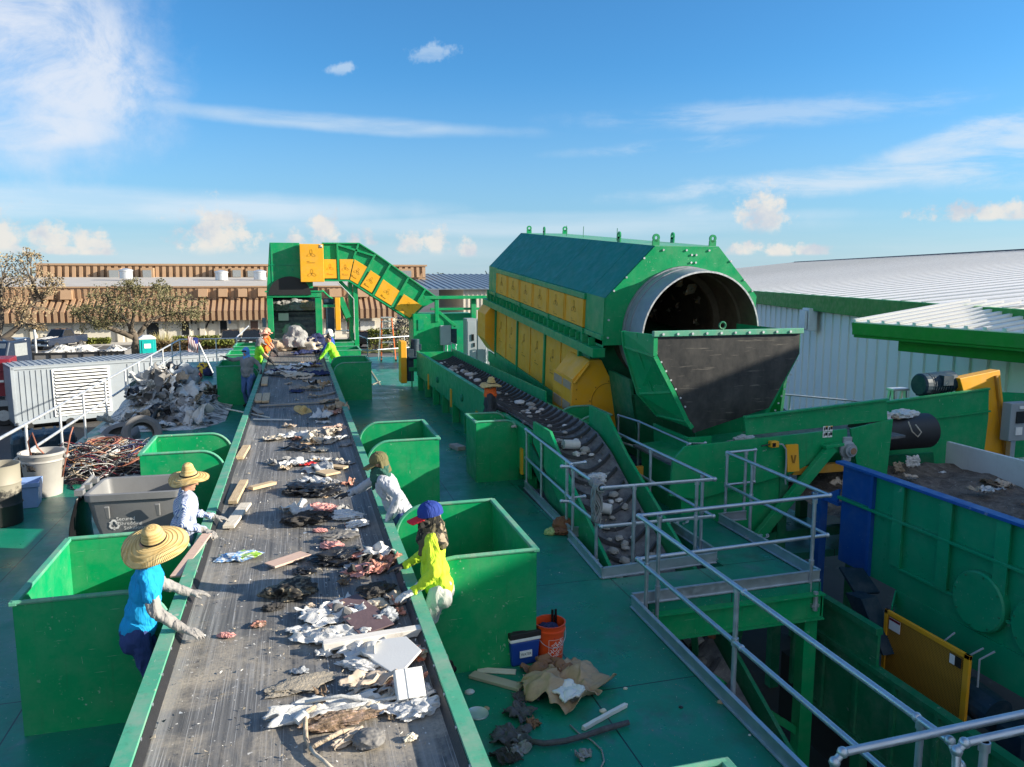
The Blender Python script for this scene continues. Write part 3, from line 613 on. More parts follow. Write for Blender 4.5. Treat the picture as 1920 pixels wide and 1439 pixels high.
# ================================================================ emblem used on the yellow panels: three outlined loops and two text lines
def emblem(parent, o, u, v, s, mat='ink', lines=True):
    """o centre point, u right, v up on the panel surface, s size in metres"""
    o=Vector(o); u=Vector(u).normalized(); v=Vector(v).normalized(); n=u.cross(v); m=MB(); o=o+n*.004
    for k in range(3):
        a0=PI/2+k*2*PI/3; P=[]
        for i in range(26):
            t=2*PI*i/26; rr=s*.5; lx=rr*.55+math.cos(t)*rr*.62; ly=math.sin(t)*rr*.30
            P.append(o+u*(math.cos(a0)*lx-math.sin(a0)*ly)+v*(math.sin(a0)*lx+math.cos(a0)*ly))
        m.tube(P,s*.008+.001,4,True)
    if lines:
        for (x0,x1,y) in ((-.55,-.25,-.95),(-.55,.45,-1.12)):
            m.bar(o+u*(x0*s)+v*(y*s),o+u*(x1*s)+v*(y*s),.022*s+.004,.006,n)
    return m.build('emblem',M[mat],parent,recalc=False)
def bolts(m,pts,n,r=.02,h=.018):
    for p in pts: p=Vector(p); m.cyl(p,p+Vector(n)*h,r,6)
# ================================================================ sorting belt
def sorting_belt():
    T=thing('sorting_conveyor','long grey rubber sorting belt between pale green rails running away down the deck','conveyor')
    y0,y1=1.2,31.6
    m=MB(); m.grid(24,120,lambda u,v:(-1.03+1.91*u,y0+(y1-y0)*v,.86+.03*abs(2*u-1)**6+.004*noise.noise(Vector((u*6,v*30,0))))); m.build('belt',M['belt_rubber'],T,smooth=True,angle=180)
    for s,xi in ((-1,-1.02),(1,.87)):
        m=MB(); m.box(*sorted((xi,xi+s*.11)),y0,y1,.90,.965); m.box(*sorted((xi,xi+s*.015)),y0,y1,.84,.90); m.box(*sorted((xi+s*.06,xi+s*.10)),y0,y1,.55,.90)
        m.mi=1; bolts(m,[(xi,y0+.4*k,.945) for k in range(76)],(-s,0,0),.012,.01)
        m.build('side_rail',[M['green_worn'],M['galv']],T)
        m=MB(); m.grid(1,60,lambda u,v:(xi-s*(.001+.045*u),y0+(y1-y0)*v,.935-.062*u)); m.build('skirt',M['black_rubber'],T,solid=.008)
        m=MB()
        for k in range(11): m.box(*sorted((xi-s*.02,xi+s*.08)),2+k*2.9,2.12+k*2.9,0,.56); 
        m.box(*sorted((xi,xi+s*.06)),y0,y1,.35,.56)
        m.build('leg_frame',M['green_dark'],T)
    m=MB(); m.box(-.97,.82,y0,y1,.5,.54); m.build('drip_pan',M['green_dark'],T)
sorting_belt()
# ================================================================ bins
def bin_box(label,xo,xi,y0,y1,h=1.15,lip=.86,group='green bins beside the sorting belt',mat='green',rr=.34,name='sorting_bin'):
    T=thing(name,label,'bin',((xo+xi)/2,(y0+y1)/2,0),0,group); cx,cy=(xo+xi)/2,(y0+y1)/2; s=1 if xi>xo else -1; w=abs(xi-xo); t=.012
    def prof():
        P=[(xo,0.0),(xo,h)]
        for k in range(9):
            a=PI/2*(1-k/8); P.append((xi-s*(rr)+s*rr*math.cos(a),(h-rr)+rr*math.sin(a)))
        if h-rr>lip: P.append((xi,lip))
        P.append((xi,0.0)); return P
    P=prof()
    for y in (y0,y1):
        m=MB(); m.prism([(x-cx,z) for x,z in P],'y',y-cy-t/2,y-cy+t/2); o=m.build('end_panel',M[mat],T)
        m=MB(); q=[Vector((x-cx,y-cy,z)) for x,z in P[1:-1]]; m.tube(q,.021,8); m.build('rim',M['green_worn'],o,smooth=True)
    m=MB(); m.box(xo-cx-t/2,xo-cx+t/2,y0-cy,y1-cy,0,h); o=m.build('side_panel',M[mat],T)
    m=MB(); m.box(xo-cx-.03,xo-cx+.03,y0-cy-.02,y1-cy+.02,h-.022,h+.012); m.build('rim',M['green_worn'],o,bevel=.006)
    m=MB(); m.box(min(xo,xi)-cx,max(xo,xi)-cx,y0-cy,y1-cy,.03,.05); m.build('floor_plate',M['green_dark'],T)
    return T
BINS=[
 ('large open green bin at the lower left, behind the worker in the bright blue shirt',-2.28,-1.13,6.72,8.30),
 ('green bin with rounded top corner beside the grey cart, left of the belt',-2.30,-1.13,12.1,13.45),
 ('shaded green bin left of the belt beside the worker in the pale blue hood',-2.30,-1.13,23.6,25.3),
 ('second far green bin left of the belt, just past the blue hooded worker',-2.30,-1.13,27.0,28.6),
 ('farthest green bin left of the belt, beside the orange vest worker',-2.30,-1.13,30.1,31.7),
 ('green bin whose corner just shows at the bottom edge of the picture',2.14,1.0,1.70,3.38),
 ('large green bin right of the belt beside the blue cooler and orange bucket',2.13,1.0,6.76,8.48),
 ('green bin with rounded top right of the belt, behind the worker in the olive cap',2.14,1.0,12.06,13.68),
 ('shaded green bin with rounded top right of the belt near the leaning man',2.13,1.0,23.6,25.5),
 ('second far green bin right of the belt with a white tag on its rim',2.14,1.0,27.6,29.2),
 ('farthest green bin right of the belt, beside the railing corner',2.14,1.0,31.0,32.4)]
for b in BINS: bin_box(b[0],*b[1:])
bin_box('small green bin with a sunlit front beside the worker in the orange scarf',3.06,3.86,13.36,14.2,1.13,.95,'green bins at the slatted conveyor',rr=.26)
bin_box('small green bin with two curved ends on the far side of the slatted conveyor',5.66,4.84,13.3,14.35,1.15,.6,'green bins at the slatted conveyor',rr=.5)
# ================================================================ slatted conveyor that climbs out of the pit and runs back along the deck
SLAT_PROF=[(4.2,-3.0),(8.9,-.70),(11.7,.70),(12.3,.90),(12.9,.97),(25.2,.97)]
def slat_z(y):
    for (a,za),(b,zb) in zip(SLAT_PROF,SLAT_PROF[1:]):
        if a<=y<=b: return za+(zb-za)*(y-a)/(b-a)
    return SLAT_PROF[-1][1]
def slat_conveyor():
    T=thing('slatted_conveyor','long green troughed conveyor with black slatted belt climbing out of the deck opening','conveyor')
    m=MB(); ys=[4.2+.15*k for k in range(141)]
    m.grid(8,140,lambda u,v:(3.93+1.07*u,4.2+21*v,slat_z(4.2+21*v)+.13*abs(2*u-1)**2.2))
    y=4.4; m.mi=1
    while y<25:
        z=slat_z(y); d=(slat_z(y+.05)-slat_z(y-.05))/.1; th=math.atan(d)
        P=[]
        for i in range(9):
            u=i/8; yy=y+.16*(1-abs(2*u-1)**1.5)*-1; P.append(Vector((4.0+.93*u,yy,slat_z(yy)+.13*abs(2*u-1)**2.2+.03)))
        for a,b in zip(P,P[1:]): m.bar(a,b,.028,.06)
        y+=.30
    m.build('slat_belt',[M['slat_rubber'],M['cleat']],T)
    for s,x,nm in ((-1,3.86,'side_wall'),(1,5.06,'side_wall')):
        m=MB()
        if s<0:
            m.prism([(15.6,.45),(25.6,.45),(25.6,1.22),(15.6,1.22)],'x',x-.03,x+.03); m.prism([(12.6,.2),(15.6,.45),(15.6,1.03),(12.6,1.03)],'x',x-.03,x+.03)
            m.box(x-.05,x+.06,15.6,25.6,1.22,1.26); m.box(x-.05,x+.05,12.6,15.6,1.03,1.07)
        else:
            m.prism([(12.9,.45),(25.6,.45),(25.6,1.05),(12.9,1.05)],'x',x-.03,x+.03); m.prism([(15.4,1.05),(25.6,1.05),(25.6,1.32),(15.4,1.32)],'x',x-.02,x+.02); m.box(x-.06,x+.06,12.9,25.6,1.03,1.075)
        m.build(nm,M['green'],T,bevel=.006)
    m=MB(); m.prism([(12.35,.93),(12.33,1.29),(11.45,1.29),(10.5,.72),(8.8,-.10),(8.8,-.75),(10.6,.12),(11.7,.62)],'x',3.82,3.87); m.build('guard_plate',M['green'],T,bevel=.005)
    m=MB(); m.prism([(12.85,1.0),(12.88,1.42),(12.05,1.40),(11.2,.88),(9.2,-.05),(8.6,-.30),(8.6,-.85),(11.8,.72)],'x',5.05,5.10); m.build('guard_plate',M['green'],T,bevel=.005)
    m=MB(); 
    for x in (3.84,5.06): m.prism([(4.2,-3.35),(8.7,-1.1),(8.7,-.45),(4.2,-2.7)],'x',x,x+.05); m.prism([(8.7,-1.1),(12.6,.55),(12.6,.85),(8.7,-.5)],'x',x,x+.03)
    m.build('lower_frame',M['green_dark'],T)
    m=MB(); m.prism([(12.65,0),(25.8,0),(25.8,.44),(12.65,.22)],'x',3.97,4.0); m.build('skirt_plate',M['green'],T)
    m=MB()
    for k in range(9): m=MB(); m.box(3.78,3.95,13.4+k*1.45,13.5+k*1.45,0,.5); m.build('leg',M['green'],T)
    for k,(y,z) in enumerate([(13.0,.55),(16.6,.62),(19.6,.7),(23.2,.65)]):
        m=MB(); m.box(3.80,3.835,y-.05,y+.07,z-.35,z+.12); p=m.build('warning_plate',M['yellow'],T)
    for (y,z) in [(15.0,.78),(18.2,.8),(21.6,.8)]:
        m=MB(); m.lathe([(.0,.05),(.06,.05),(.09,.03),(.09,0)],(3.83,y,z),Matrix.Rotation(-PI/2,4,'Y'),14); m.build('roller_hub',M['green_dark'],T,smooth=True)
    m=MB(); m.box(3.86,5.06,25.5,25.62,.3,1.22); m.build('end_plate',M['green'],T)
    # drive end: yellow guard, gearbox, motor
    m=MB(); m.cbox((3.42,26.1,.86),(.20,.62,1.42)); g=m.build('belt_guard',M['yellow'],T,bevel=.02)
    m=MB(); m.cbox((3.52,26.1,.86),(.03,.56,1.36)); m.cbox((3.66,26.1,.75),(.22,.44,1.1)); m.build('gearbox',M['navy_paint'],T,bevel=.02)
    m=MB(); m.cyl((3.85,26.05,1.02),(3.85,26.05,1.62),.15,16); m.cbox((3.85,26.05,1.0),(.5,.5,.08)); m.cbox((3.98,26.05,1.35),(.14,.2,.2)); m.build('motor',M['navy_paint'],T,bevel=.01)
    m=MB(); m.box(3.6,4.2,25.85,25.95,.55,.68); m.tube([(3.7,25.9,.58),(3.7,25.9,0)],.025); m.build('bracket',M['green'],T)
slat_conveyor()
# ================================================================ trommel screen
TR_TILT=math.atan(.079)
TR=thing('trommel_screen','large green and yellow trommel screen housing with a grey steel drum mouth','trommel',(7.44,14.0,2.4)); TR.rotation_euler=(TR_TILT,0,0)
def trommel():
    # local: x across, y back (0..9.25), z up from the lower edge of the hood
    L=9.3; W=1.66
    oct_=[(-W,.0),(-W,.92),(-.68,1.93),(.71,1.93),(W,.95),(W,.0)]
    def shell(y0,y1,mat,name,off=0):
        m=MB(); O=[(x*(1+off),z+(off*.6 if z>.5 else 0)) for x,z in oct_]
        return O
    # front face with the round cut for the drum
    def face(y,t,name,r,cz,mat):
        m=MB(); n=48; outer=[];inner=[]
        poly=oct_
        def hit(a):
            d=(math.cos(a),math.sin(a)); best=9
            for (x0,z0),(x1,z1) in zip(poly,poly[1:]+poly[:1]):
                ex,ez=x1-x0,z1-z0; det=d[0]*(-ez)+ex*d[1]
                if abs(det)<1e-9: continue
                px,pz_=x0,z0-cz; tt=(px*(-ez)+ex*pz_)/det; ss=(d[0]*pz_-d[1]*px)/det
                if tt>0 and -1e-6<=ss<=1+1e-6: best=min(best,tt)
            return best
        angs=sorted([2*PI*i/n for i in range(n)]+[math.atan2(z-cz,x)%(2*PI) for x,z in poly])
        for a in angs:
            h=hit(a); outer.append((math.cos(a)*h,cz+math.sin(a)*h)); rr=min(r,h-.02); inner.append((math.cos(a)*rr,cz+math.sin(a)*rr))
        N=len(angs); vs=[(x,y,z) for x,z in outer]+[(x,y,z) for x,z in inner]+[(x,y+t,z) for x,z in outer]+[(x,y+t,z) for x,z in inner]; fs=[]
        for i in range(N):
            j=(i+1)%N; fs+=[(i,j,N+j,N+i),(2*N+j,2*N+i,3*N+i,3*N+j),(i,2*N+i,2*N+j,j),(N+j,3*N+j,3*N+i,N+i)]
        m.add(vs,fs)
        m.mi=1; bolts(m,[(-.9,0,1.70),(-1.25,0,1.33),(-1.5,0,1.07),(1.0,0,1.65),(1.35,0,1.28),(1.55,0,1.05),(-.5,0,1.86),(0,0,1.86),(.5,0,1.86),(.12,0,1.77),(.22,0,1.77),(.12,0,1.62),(.22,0,1.62),(-1.58,0,.5),(-1.58,0,.15)],(0,-1,0),.022,.02)
        return m.build(name,[M[mat],M['galv_light']],TR)
    face(0,.02,'front_panel',1.285,.27,'green'); 
    m=MB(); m.plate([(-W,L,0),(W,L,0),(W,L,.95),(.71,L,1.93),(-.68,L,1.93),(-W,L,.92)],.03); m.build('back_panel',M['green'],TR)
    # roof slopes in four sheets, with seams
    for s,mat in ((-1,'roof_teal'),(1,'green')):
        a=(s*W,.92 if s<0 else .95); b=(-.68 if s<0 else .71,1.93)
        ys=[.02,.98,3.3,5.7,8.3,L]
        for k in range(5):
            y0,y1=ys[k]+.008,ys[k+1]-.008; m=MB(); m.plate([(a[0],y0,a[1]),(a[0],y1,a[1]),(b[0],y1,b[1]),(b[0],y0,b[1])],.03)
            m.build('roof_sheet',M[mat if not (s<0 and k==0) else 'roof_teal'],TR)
    m=MB(); m.box(-.68,.71,0.02,L,1.905,1.94); m.build('top_sheet',M['green_worn'],TR)
    m=MB(); m.box(-W-.02,-W+.03,.02,1.0,0,.93); m.box(W-.03,W+.02,.02,L,-.1,.95); m.box(-W-.02,-W+.03,8.35,L,-.0,.93); m.build('side_sheet',M['green'],TR)
    # side posts and rails on the near side
    m=MB(); m.box(-W-.06,-W+.04,1.0,8.35,.80,.92); m.box(-W-.06,-W+.04,0,L,.10,.20); m.box(-W-.22,-W+.04,0,L,-.24,-.06); m.box(-W-.02,-W+.0,0,L,-.05,.10)
    for y in (1.02,3.3,5.7,8.3,L-.05): m.box(-W-.09,-W+.04,y-.05,y+.05,-.25,.2)
    for k in range(24): m.box(-W-.16,-W,.4+k*.37,.43+k*.37,-.06,.10)
    m.build('side_frame',M['green'],TR,bevel=.006)
    # upper row of six yellow doors
    ys=[1.02+k*(7.26/6) for k in range(7)]
    for k in range(6):
        y0,y1=ys[k]+.02,ys[k+1]-.02; m=MB(); m.box(-W-.045,-W,y0,y1,.21,.79); m.box(-W-.065,-W-.04,y0,y0+.05,.21,.79); m.box(-W-.065,-W-.04,y1-.05,y1,.21,.79)
        d=m.build('door_panel',M['yellow'],TR,bevel=.005); emblem(d,(-W-.048,(y0+y1)/2,.56),(0,-1,0),(0,0,1),.26)
    # lower row of wide yellow doors hanging below the frame
    m=MB(); m.box(-W-.05,-W+.05,1.2,8.3,-1.72,-1.58); m.box(-W-.02,-W+.04,0.4,L,-2.05,-1.72)
    for y in (1.22,3.55,5.95,8.3): m.box(-W-.07,-W+.03,y-.045,y+.045,-1.72,-.24)
    m.build('lower_frame',M['green'],TR,bevel=.006)
    for k,(a,b) in enumerate([(1.27,3.50),(3.60,5.90),(6.0,8.25)]):
        for j in (0,1):
            y0=a+(b-a)*j/2+.015; y1=a+(b-a)*(j+1)/2-.015; m=MB(); m.box(-W-.03,-W,y0,y1,-1.57,-.25)
            m.plate([(-W-.035,y0,-.25),(-W-.07,(y0+y1)/2,-.9),(-W-.035,y0,-1.57)],.01); m.box(-W-.045,-W-.02,y0,y0+.06,-1.57,-.25)
            d=m.build('door_panel',M['yellow'],TR,bevel=.005); emblem(d,(-W-.034,(y0+y1)/2,-.78),(0,-1,0),(0,0,1),.34)
    # bottom trough shell behind the doors
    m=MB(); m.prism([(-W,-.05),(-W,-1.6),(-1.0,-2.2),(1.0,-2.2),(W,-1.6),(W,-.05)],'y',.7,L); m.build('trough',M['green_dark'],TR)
    # motor covers at both ends
    def cover(y0,y1,name,big):
        x0=-W-(.42 if big else .36); m=MB()
        if big:
            P=[(x0,-.78),(x0+.36,-.40),(x0+.62,-.40),(x0+1.42,-1.85),(x0+.06,-1.85)]
        else: P=[(x0+.30,-.05),(x0+.0,-.45),(x0,-1.2),(x0+.3,-1.62),(x0+.42,-1.62),(x0+.42,-.05)]
        m.prism(P,'y',y0,y1)
        c=m.build(name,M['yellow'],TR,bevel=.01)
        return x0,c
    x0,c=cover(.55,1.05,'motor_cover',True)
    m=MB(); m.prism([(-2.06,-.85),(-1.74,-.44),(-1.72,-.47),(-2.03,-.88)],'y',.50,1.75); m.box(-2.08,-2.05,.55,1.75,-1.8,-.80); m.prism([(-2.07,-.84),(-1.72,-.42),(-1.45,-.42),(-1.45,-1.8),(-2.07,-1.8)],'y',1.05,1.72)
    cc=m.build('cover_box',M['yellow'],TR,bevel=.012)
    for (y0,y1,z0,z1) in [(.62,1.08,-1.02,-.86),(1.16,1.66,-1.02,-.86),(.62,1.08,-1.5,-1.3),(1.16,1.66,-1.5,-1.3)]:
        m=MB(); m.box(-2.092,-2.078,y0,y1,z0,z1); m.build('mesh_vent',M['cardboard'],cc)
    m=MB()
    for (y0,y1) in [(.62,1.08),(1.16,1.66)]: m.plate([(-2.03,y0,-.835),(-2.03,y1,-.835),(-1.80,y1,-.535),(-1.80,y0,-.535)],.012)
    m.build('mesh_vent',M['wood_grey'],cc)
    m=MB(); m.tube([(x0+.80+.36*math.cos(2*PI*k/28),.545,-1.25+.36*math.sin(2*PI*k/28)) for k in range(28)],.006,4,True); bolts(m,[(x0+.8+.40*math.cos(a),.55,-1.25+.40*math.sin(a)) for a in [k*PI/4 for k in range(8)]],(0,-1,0),.014,.012); bolts(m,[(x0+.1,.55,-1.0-.2*k) for k in range(5)],(0,-1,0),.014,.012); m.build('cover_bolts',M['ink'],c)
    _,c2=cover(8.35,9.35,'end_cover',False)
    # drum: outer shell, lip, dark inside with a ring and debris-like lifters
    rd=1.25; cz=.27
    M1=Matrix.Rotation(PI/2,4,'X')  # lathe axis z -> -y
    m=MB(); m.lathe([(rd,-.3),(rd,.82),(rd-.03,.82),(rd-.035,-.3)],(0,0,cz),M1,64,caps=False); m.build('drum',M['drum'],TR,smooth=True)
    m=MB(); m.lathe([(rd-.005,.815),(rd-.005,.828),(rd-.035,.828),(rd-.035,.815)],(0,0,cz),M1,64,caps=False); m.build('drum_lip',M['galv_light'],TR,smooth=True)
    m=MB(); m.lathe([(rd-.034,.80),(rd-.05,-9.0),(.01,-9.0)],(0,0,cz),M1,64,caps=False); m.lathe([(rd-.05,-.55),(rd-.17,-.6),(rd-.17,-.72),(rd-.05,-.78)],(0,0,cz),M1,64,caps=False); m.lathe([(rd-.04,.25),(rd-.08,.22),(rd-.08,.16),(rd-.04,.12)],(0,0,cz),M1,64,caps=False); m.build('drum_lining',M['rust_dark'],TR,smooth=True)
    m=MB(); random.seed(21)
    for k in range(620):
        a=random.random()*2*PI; y=random.uniform(.9,8.6); r=rd-.06-random.random()*.30
        if random.random()<.45: r=random.random()*1.1; y=random.uniform(2.0,8.8)
        s=random.uniform(.05,.22); c=Vector((math.cos(a)*r,y,cz+math.sin(a)*r)); u=Vector((random.gauss(0,1),random.gauss(0,1),random.gauss(0,1))).normalized(); w=u.orthogonal().normalized(); q=u.cross(w)
        m.add([c+w*s,c+q*s*.7,c-w*s*.8+u*s*.3,c-q*s*.6],[(0,1,2,3)])
    o=m.build('clinging_rubbish',M['film_grey2'],TR,recalc=False); o['kind']='stuff'
    # bearing ring under the hood, lifting lugs, bolts, aerials
    m=MB(); m.lathe([(rd+.005,.06),(rd+.03,.06),(rd+.03,-.1),(rd+.005,-.1),(rd+.005,.06)],(0,0,cz),M1,64); m.lathe([(rd+.002,.30),(rd+.02,.30),(rd+.02,.25),(rd+.002,.25),(rd+.002,.30)],(0,0,cz),M1,64); m.build('drum_ring',M['drum'],TR,smooth=True)
    for (x,y,d) in [(-.62,.10,0),(.62,.10,0),(-.55,8.9,0),(.6,8.9,0),(-.62,1.9,1),(.66,1.9,1),(-.62,7.2,1)]:
        m=MB(); pts=[(-.075,0),(-.075,.14)]+[(.075*math.cos(PI-k*PI/6),.14+.075*math.sin(PI-k*PI/6)) for k in range(1,7)]+[(.075,0)]
        hole=[(.032*math.cos(2*PI*k/12),.14+.032*math.sin(2*PI*k/12)) for k in range(12)]
        # plate with an eye: ring plus base
        m.prism([(-.075,0),(.075,0),(.075,.10),(.05,.115),(-.05,.115),(-.075,.10)],'y',-.015,.015)
        ring=MB(); N=16
        vs=[];fs=[]
        for yy in (-.015,.015):
            for r_ in (.078,.034):
                for k in range(N): vs.append((r_*math.cos(2*PI*k/N),yy,.15+r_*math.sin(2*PI*k/N)))
        for k in range(N):
            j=(k+1)%N; fs+=[(k,j,N+j,N+k),(2*N+j,2*N+k,3*N+k,3*N+j),(k,2*N+k,2*N+j,j),(N+j,3*N+j,3*N+k,N+k)]
        m.add(vs,fs); o=m.build('lifting_lug',M['green'],TR); o.location=(x,y,1.94); o.rotation_euler=(0,0,PI/2 if d else 0)
    for y in (3.0,5.2,6.5): 
        m=MB(); m.cyl((-.2,y,1.93),(-.2,y,2.22),.008,6); m.build('aerial',M['green_dark'],TR)
    m=MB(); m.prism([(-1.25,-.9),(1.35,-.9),(1.2,-2.35),(-.9,-2.35)],'y',-.5,-.42); m.prism([(-1.3,-.6),(-1.24,-.6),(-.9,-2.35),(-.96,-2.35)],'y',-.5,.6); m.prism([(1.30,-.4),(1.36,-.4),(1.30,-2.35),(1.24,-2.35)],'y',-1.7,.6); m.build('shroud_and_sun_block',M['green_dark'],TR)  # long right plate is added to block low sun under the drum
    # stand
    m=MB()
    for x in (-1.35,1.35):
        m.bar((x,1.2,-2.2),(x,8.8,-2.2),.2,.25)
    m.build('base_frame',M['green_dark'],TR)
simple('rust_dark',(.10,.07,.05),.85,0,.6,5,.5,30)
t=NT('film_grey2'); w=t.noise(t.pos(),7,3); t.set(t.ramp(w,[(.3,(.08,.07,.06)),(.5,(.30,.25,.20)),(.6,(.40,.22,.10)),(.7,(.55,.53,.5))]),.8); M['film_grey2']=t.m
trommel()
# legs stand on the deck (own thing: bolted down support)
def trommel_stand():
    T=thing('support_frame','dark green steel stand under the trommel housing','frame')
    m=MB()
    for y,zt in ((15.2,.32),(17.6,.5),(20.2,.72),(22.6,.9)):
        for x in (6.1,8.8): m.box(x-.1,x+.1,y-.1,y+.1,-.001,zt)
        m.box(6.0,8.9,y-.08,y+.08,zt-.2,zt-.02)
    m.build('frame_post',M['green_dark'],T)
    m=MB(); m.prism([(14.4,.0),(23.4,.0),(23.4,1.05),(14.4,.30)],'x',5.80,5.84); m.build('side_plate',M['green'],T,bevel=.006)
    m=MB(); m.box(5.35,9.2,14.3,15.2,-.001,.24); m.box(5.8,9.2,13.3,14.3,-.001,.16); m.build('plinth',M['navy_paint'],T,bevel=.01)
trommel_stand()
# ================================================================ discharge chute in front of the drum
def chute():
    T=thing('discharge_chute','green discharge chute with black rubber front plate below the drum mouth','chute')
    yf=11.2; yb=13.2
    A=py_(1227,628,yf); Bq=py_(1499,620,yf); Cq=py_(1499,662,yf); D=py_(1288,790,yf); E=py_(1440,757,yf)
    zt=(A.z+Bq.z)/2; 
    xl,xr=A.x,Bq.x
    # front plate
    def fp(x,y): q=py_(x,y,yf); return (q.x,yf,q.z)
    P=[(xl,yf,zt-.03),(xr,yf,zt-.03),(xr,yf,zt-.38),fp(1440,765),fp(1300,812),fp(1290,795),fp(1268,736),fp(1231,664)]
    m=MB(); m.plate(P,.03); m.build('front_plate',M['chute_rubber'],T)
    m=MB(); m.box(xl-.04,xr+.04,yf-.06,yf+.02,zt-.04,zt+.05); m.build('top_rail',M['green_worn'],T,bevel=.008)
    m=MB(); bolts(m,[(xl+.12+k*.26,yf-.06,zt+.0) for k in range(10)],(0,-1,0),.022,.016); bolts(m,[(xl+.03+.09*k,yf-.012,zt-.3-.15*k) for k in range(7)],(0,-1,0),.018,.014); bolts(m,[(xr-.03-.055*k,yf-.012,zt-.5-.12*k) for k in range(8)],(0,-1,0),.018,.014); m.build('bolts',M['galv_light'],T)
    # left wing: flared side plate from the drum down to the conveyor
    def ip(x,y): return py_(x,y,yf-.01)
    def op(x,y): return py_(x,y,12.1)
    inn=[ip(1228,628),ip(1227,668),ip(1261,735),ip(1287,790)]; out=[op(1168,621),op(1171,650),op(1197,738),op(1232,778)]
    inn.append(inn[-1]+Vector((.10,0,-.12))); out.append(out[-1]+Vector((.25,0,-.10)))
    for k in range(4):
        m=MB(); m.plate([inn[k],inn[k+1],out[k+1],out[k]],.025); m.build('side_wing',M['green'],T,bevel=.003)
    m=MB()
    for L_ in (inn,out):
        for a,b in zip(L_,L_[1:]): m.bar(a,b,.07,.05,(0,1,0))
    md=[a.lerp(b,.55) for a,b in zip(inn,out)]
    for a,b in zip(md,md[1:]): m.bar(a,b,.03,.06,(0,1,0))
    for a,b in zip(inn[1:4],out[1:4]): m.bar(a,b,.05,.04)
    m.build('wing_frame',M['green'],T)
    m=MB(); m.plate([(xr,yf,zt),(xr,yf,zt-.38),(xr-.62,yf+.05,1.25),(xr-.5,13.0,1.25),(xr+.05,13.2,zt-.3),(xr+.05,13.2,zt)],.04); m.build('side_wing',M['green'],T)
    m=MB(); m.plate([(xl+.35,12.6,zt-.5),(xr-.1,12.6,zt-.5),(xr-.6,12.2,1.1),(xl+1.1,12.2,1.1)],.03); m.build('back_plate',M['green_dark'],T)
    # lower spout over the conveyor
    m=MB(); m.plate([(xl+.62,yf-.05,1.12),(xl+1.05,yf-.05,1.12),(xl+1.02,yf-.05,.55),(xl+.70,yf-.05,.40)],.04); m.plate([(xl+.62,yf-.05,1.12),(xl+.62,12.4,1.12),(xl+.70,12.4,.30),(xl+.70,yf-.05,.30)],.04); m.build('spout',M['green'],T)
    m=MB(); q=Vector((xl+1.0+.2,yf-.02,zt+.12)); m.tube([q+Vector((.055*math.cos(k*PI/8),0,.055*math.sin(k*PI/8))) for k in range(16)],.016,6,True); m.cyl(q-Vector((0,0,.13)),q-Vector((0,0,.05)),.02,8); m.build('lifting_eye',M['green_dark'],T,smooth=True)
    for (a,b,z,k) in [(.10,.62,2.36,.0),(.48,1.15,1.55,0),(1.12,1.5,1.18,0)]:
        pass
chute()
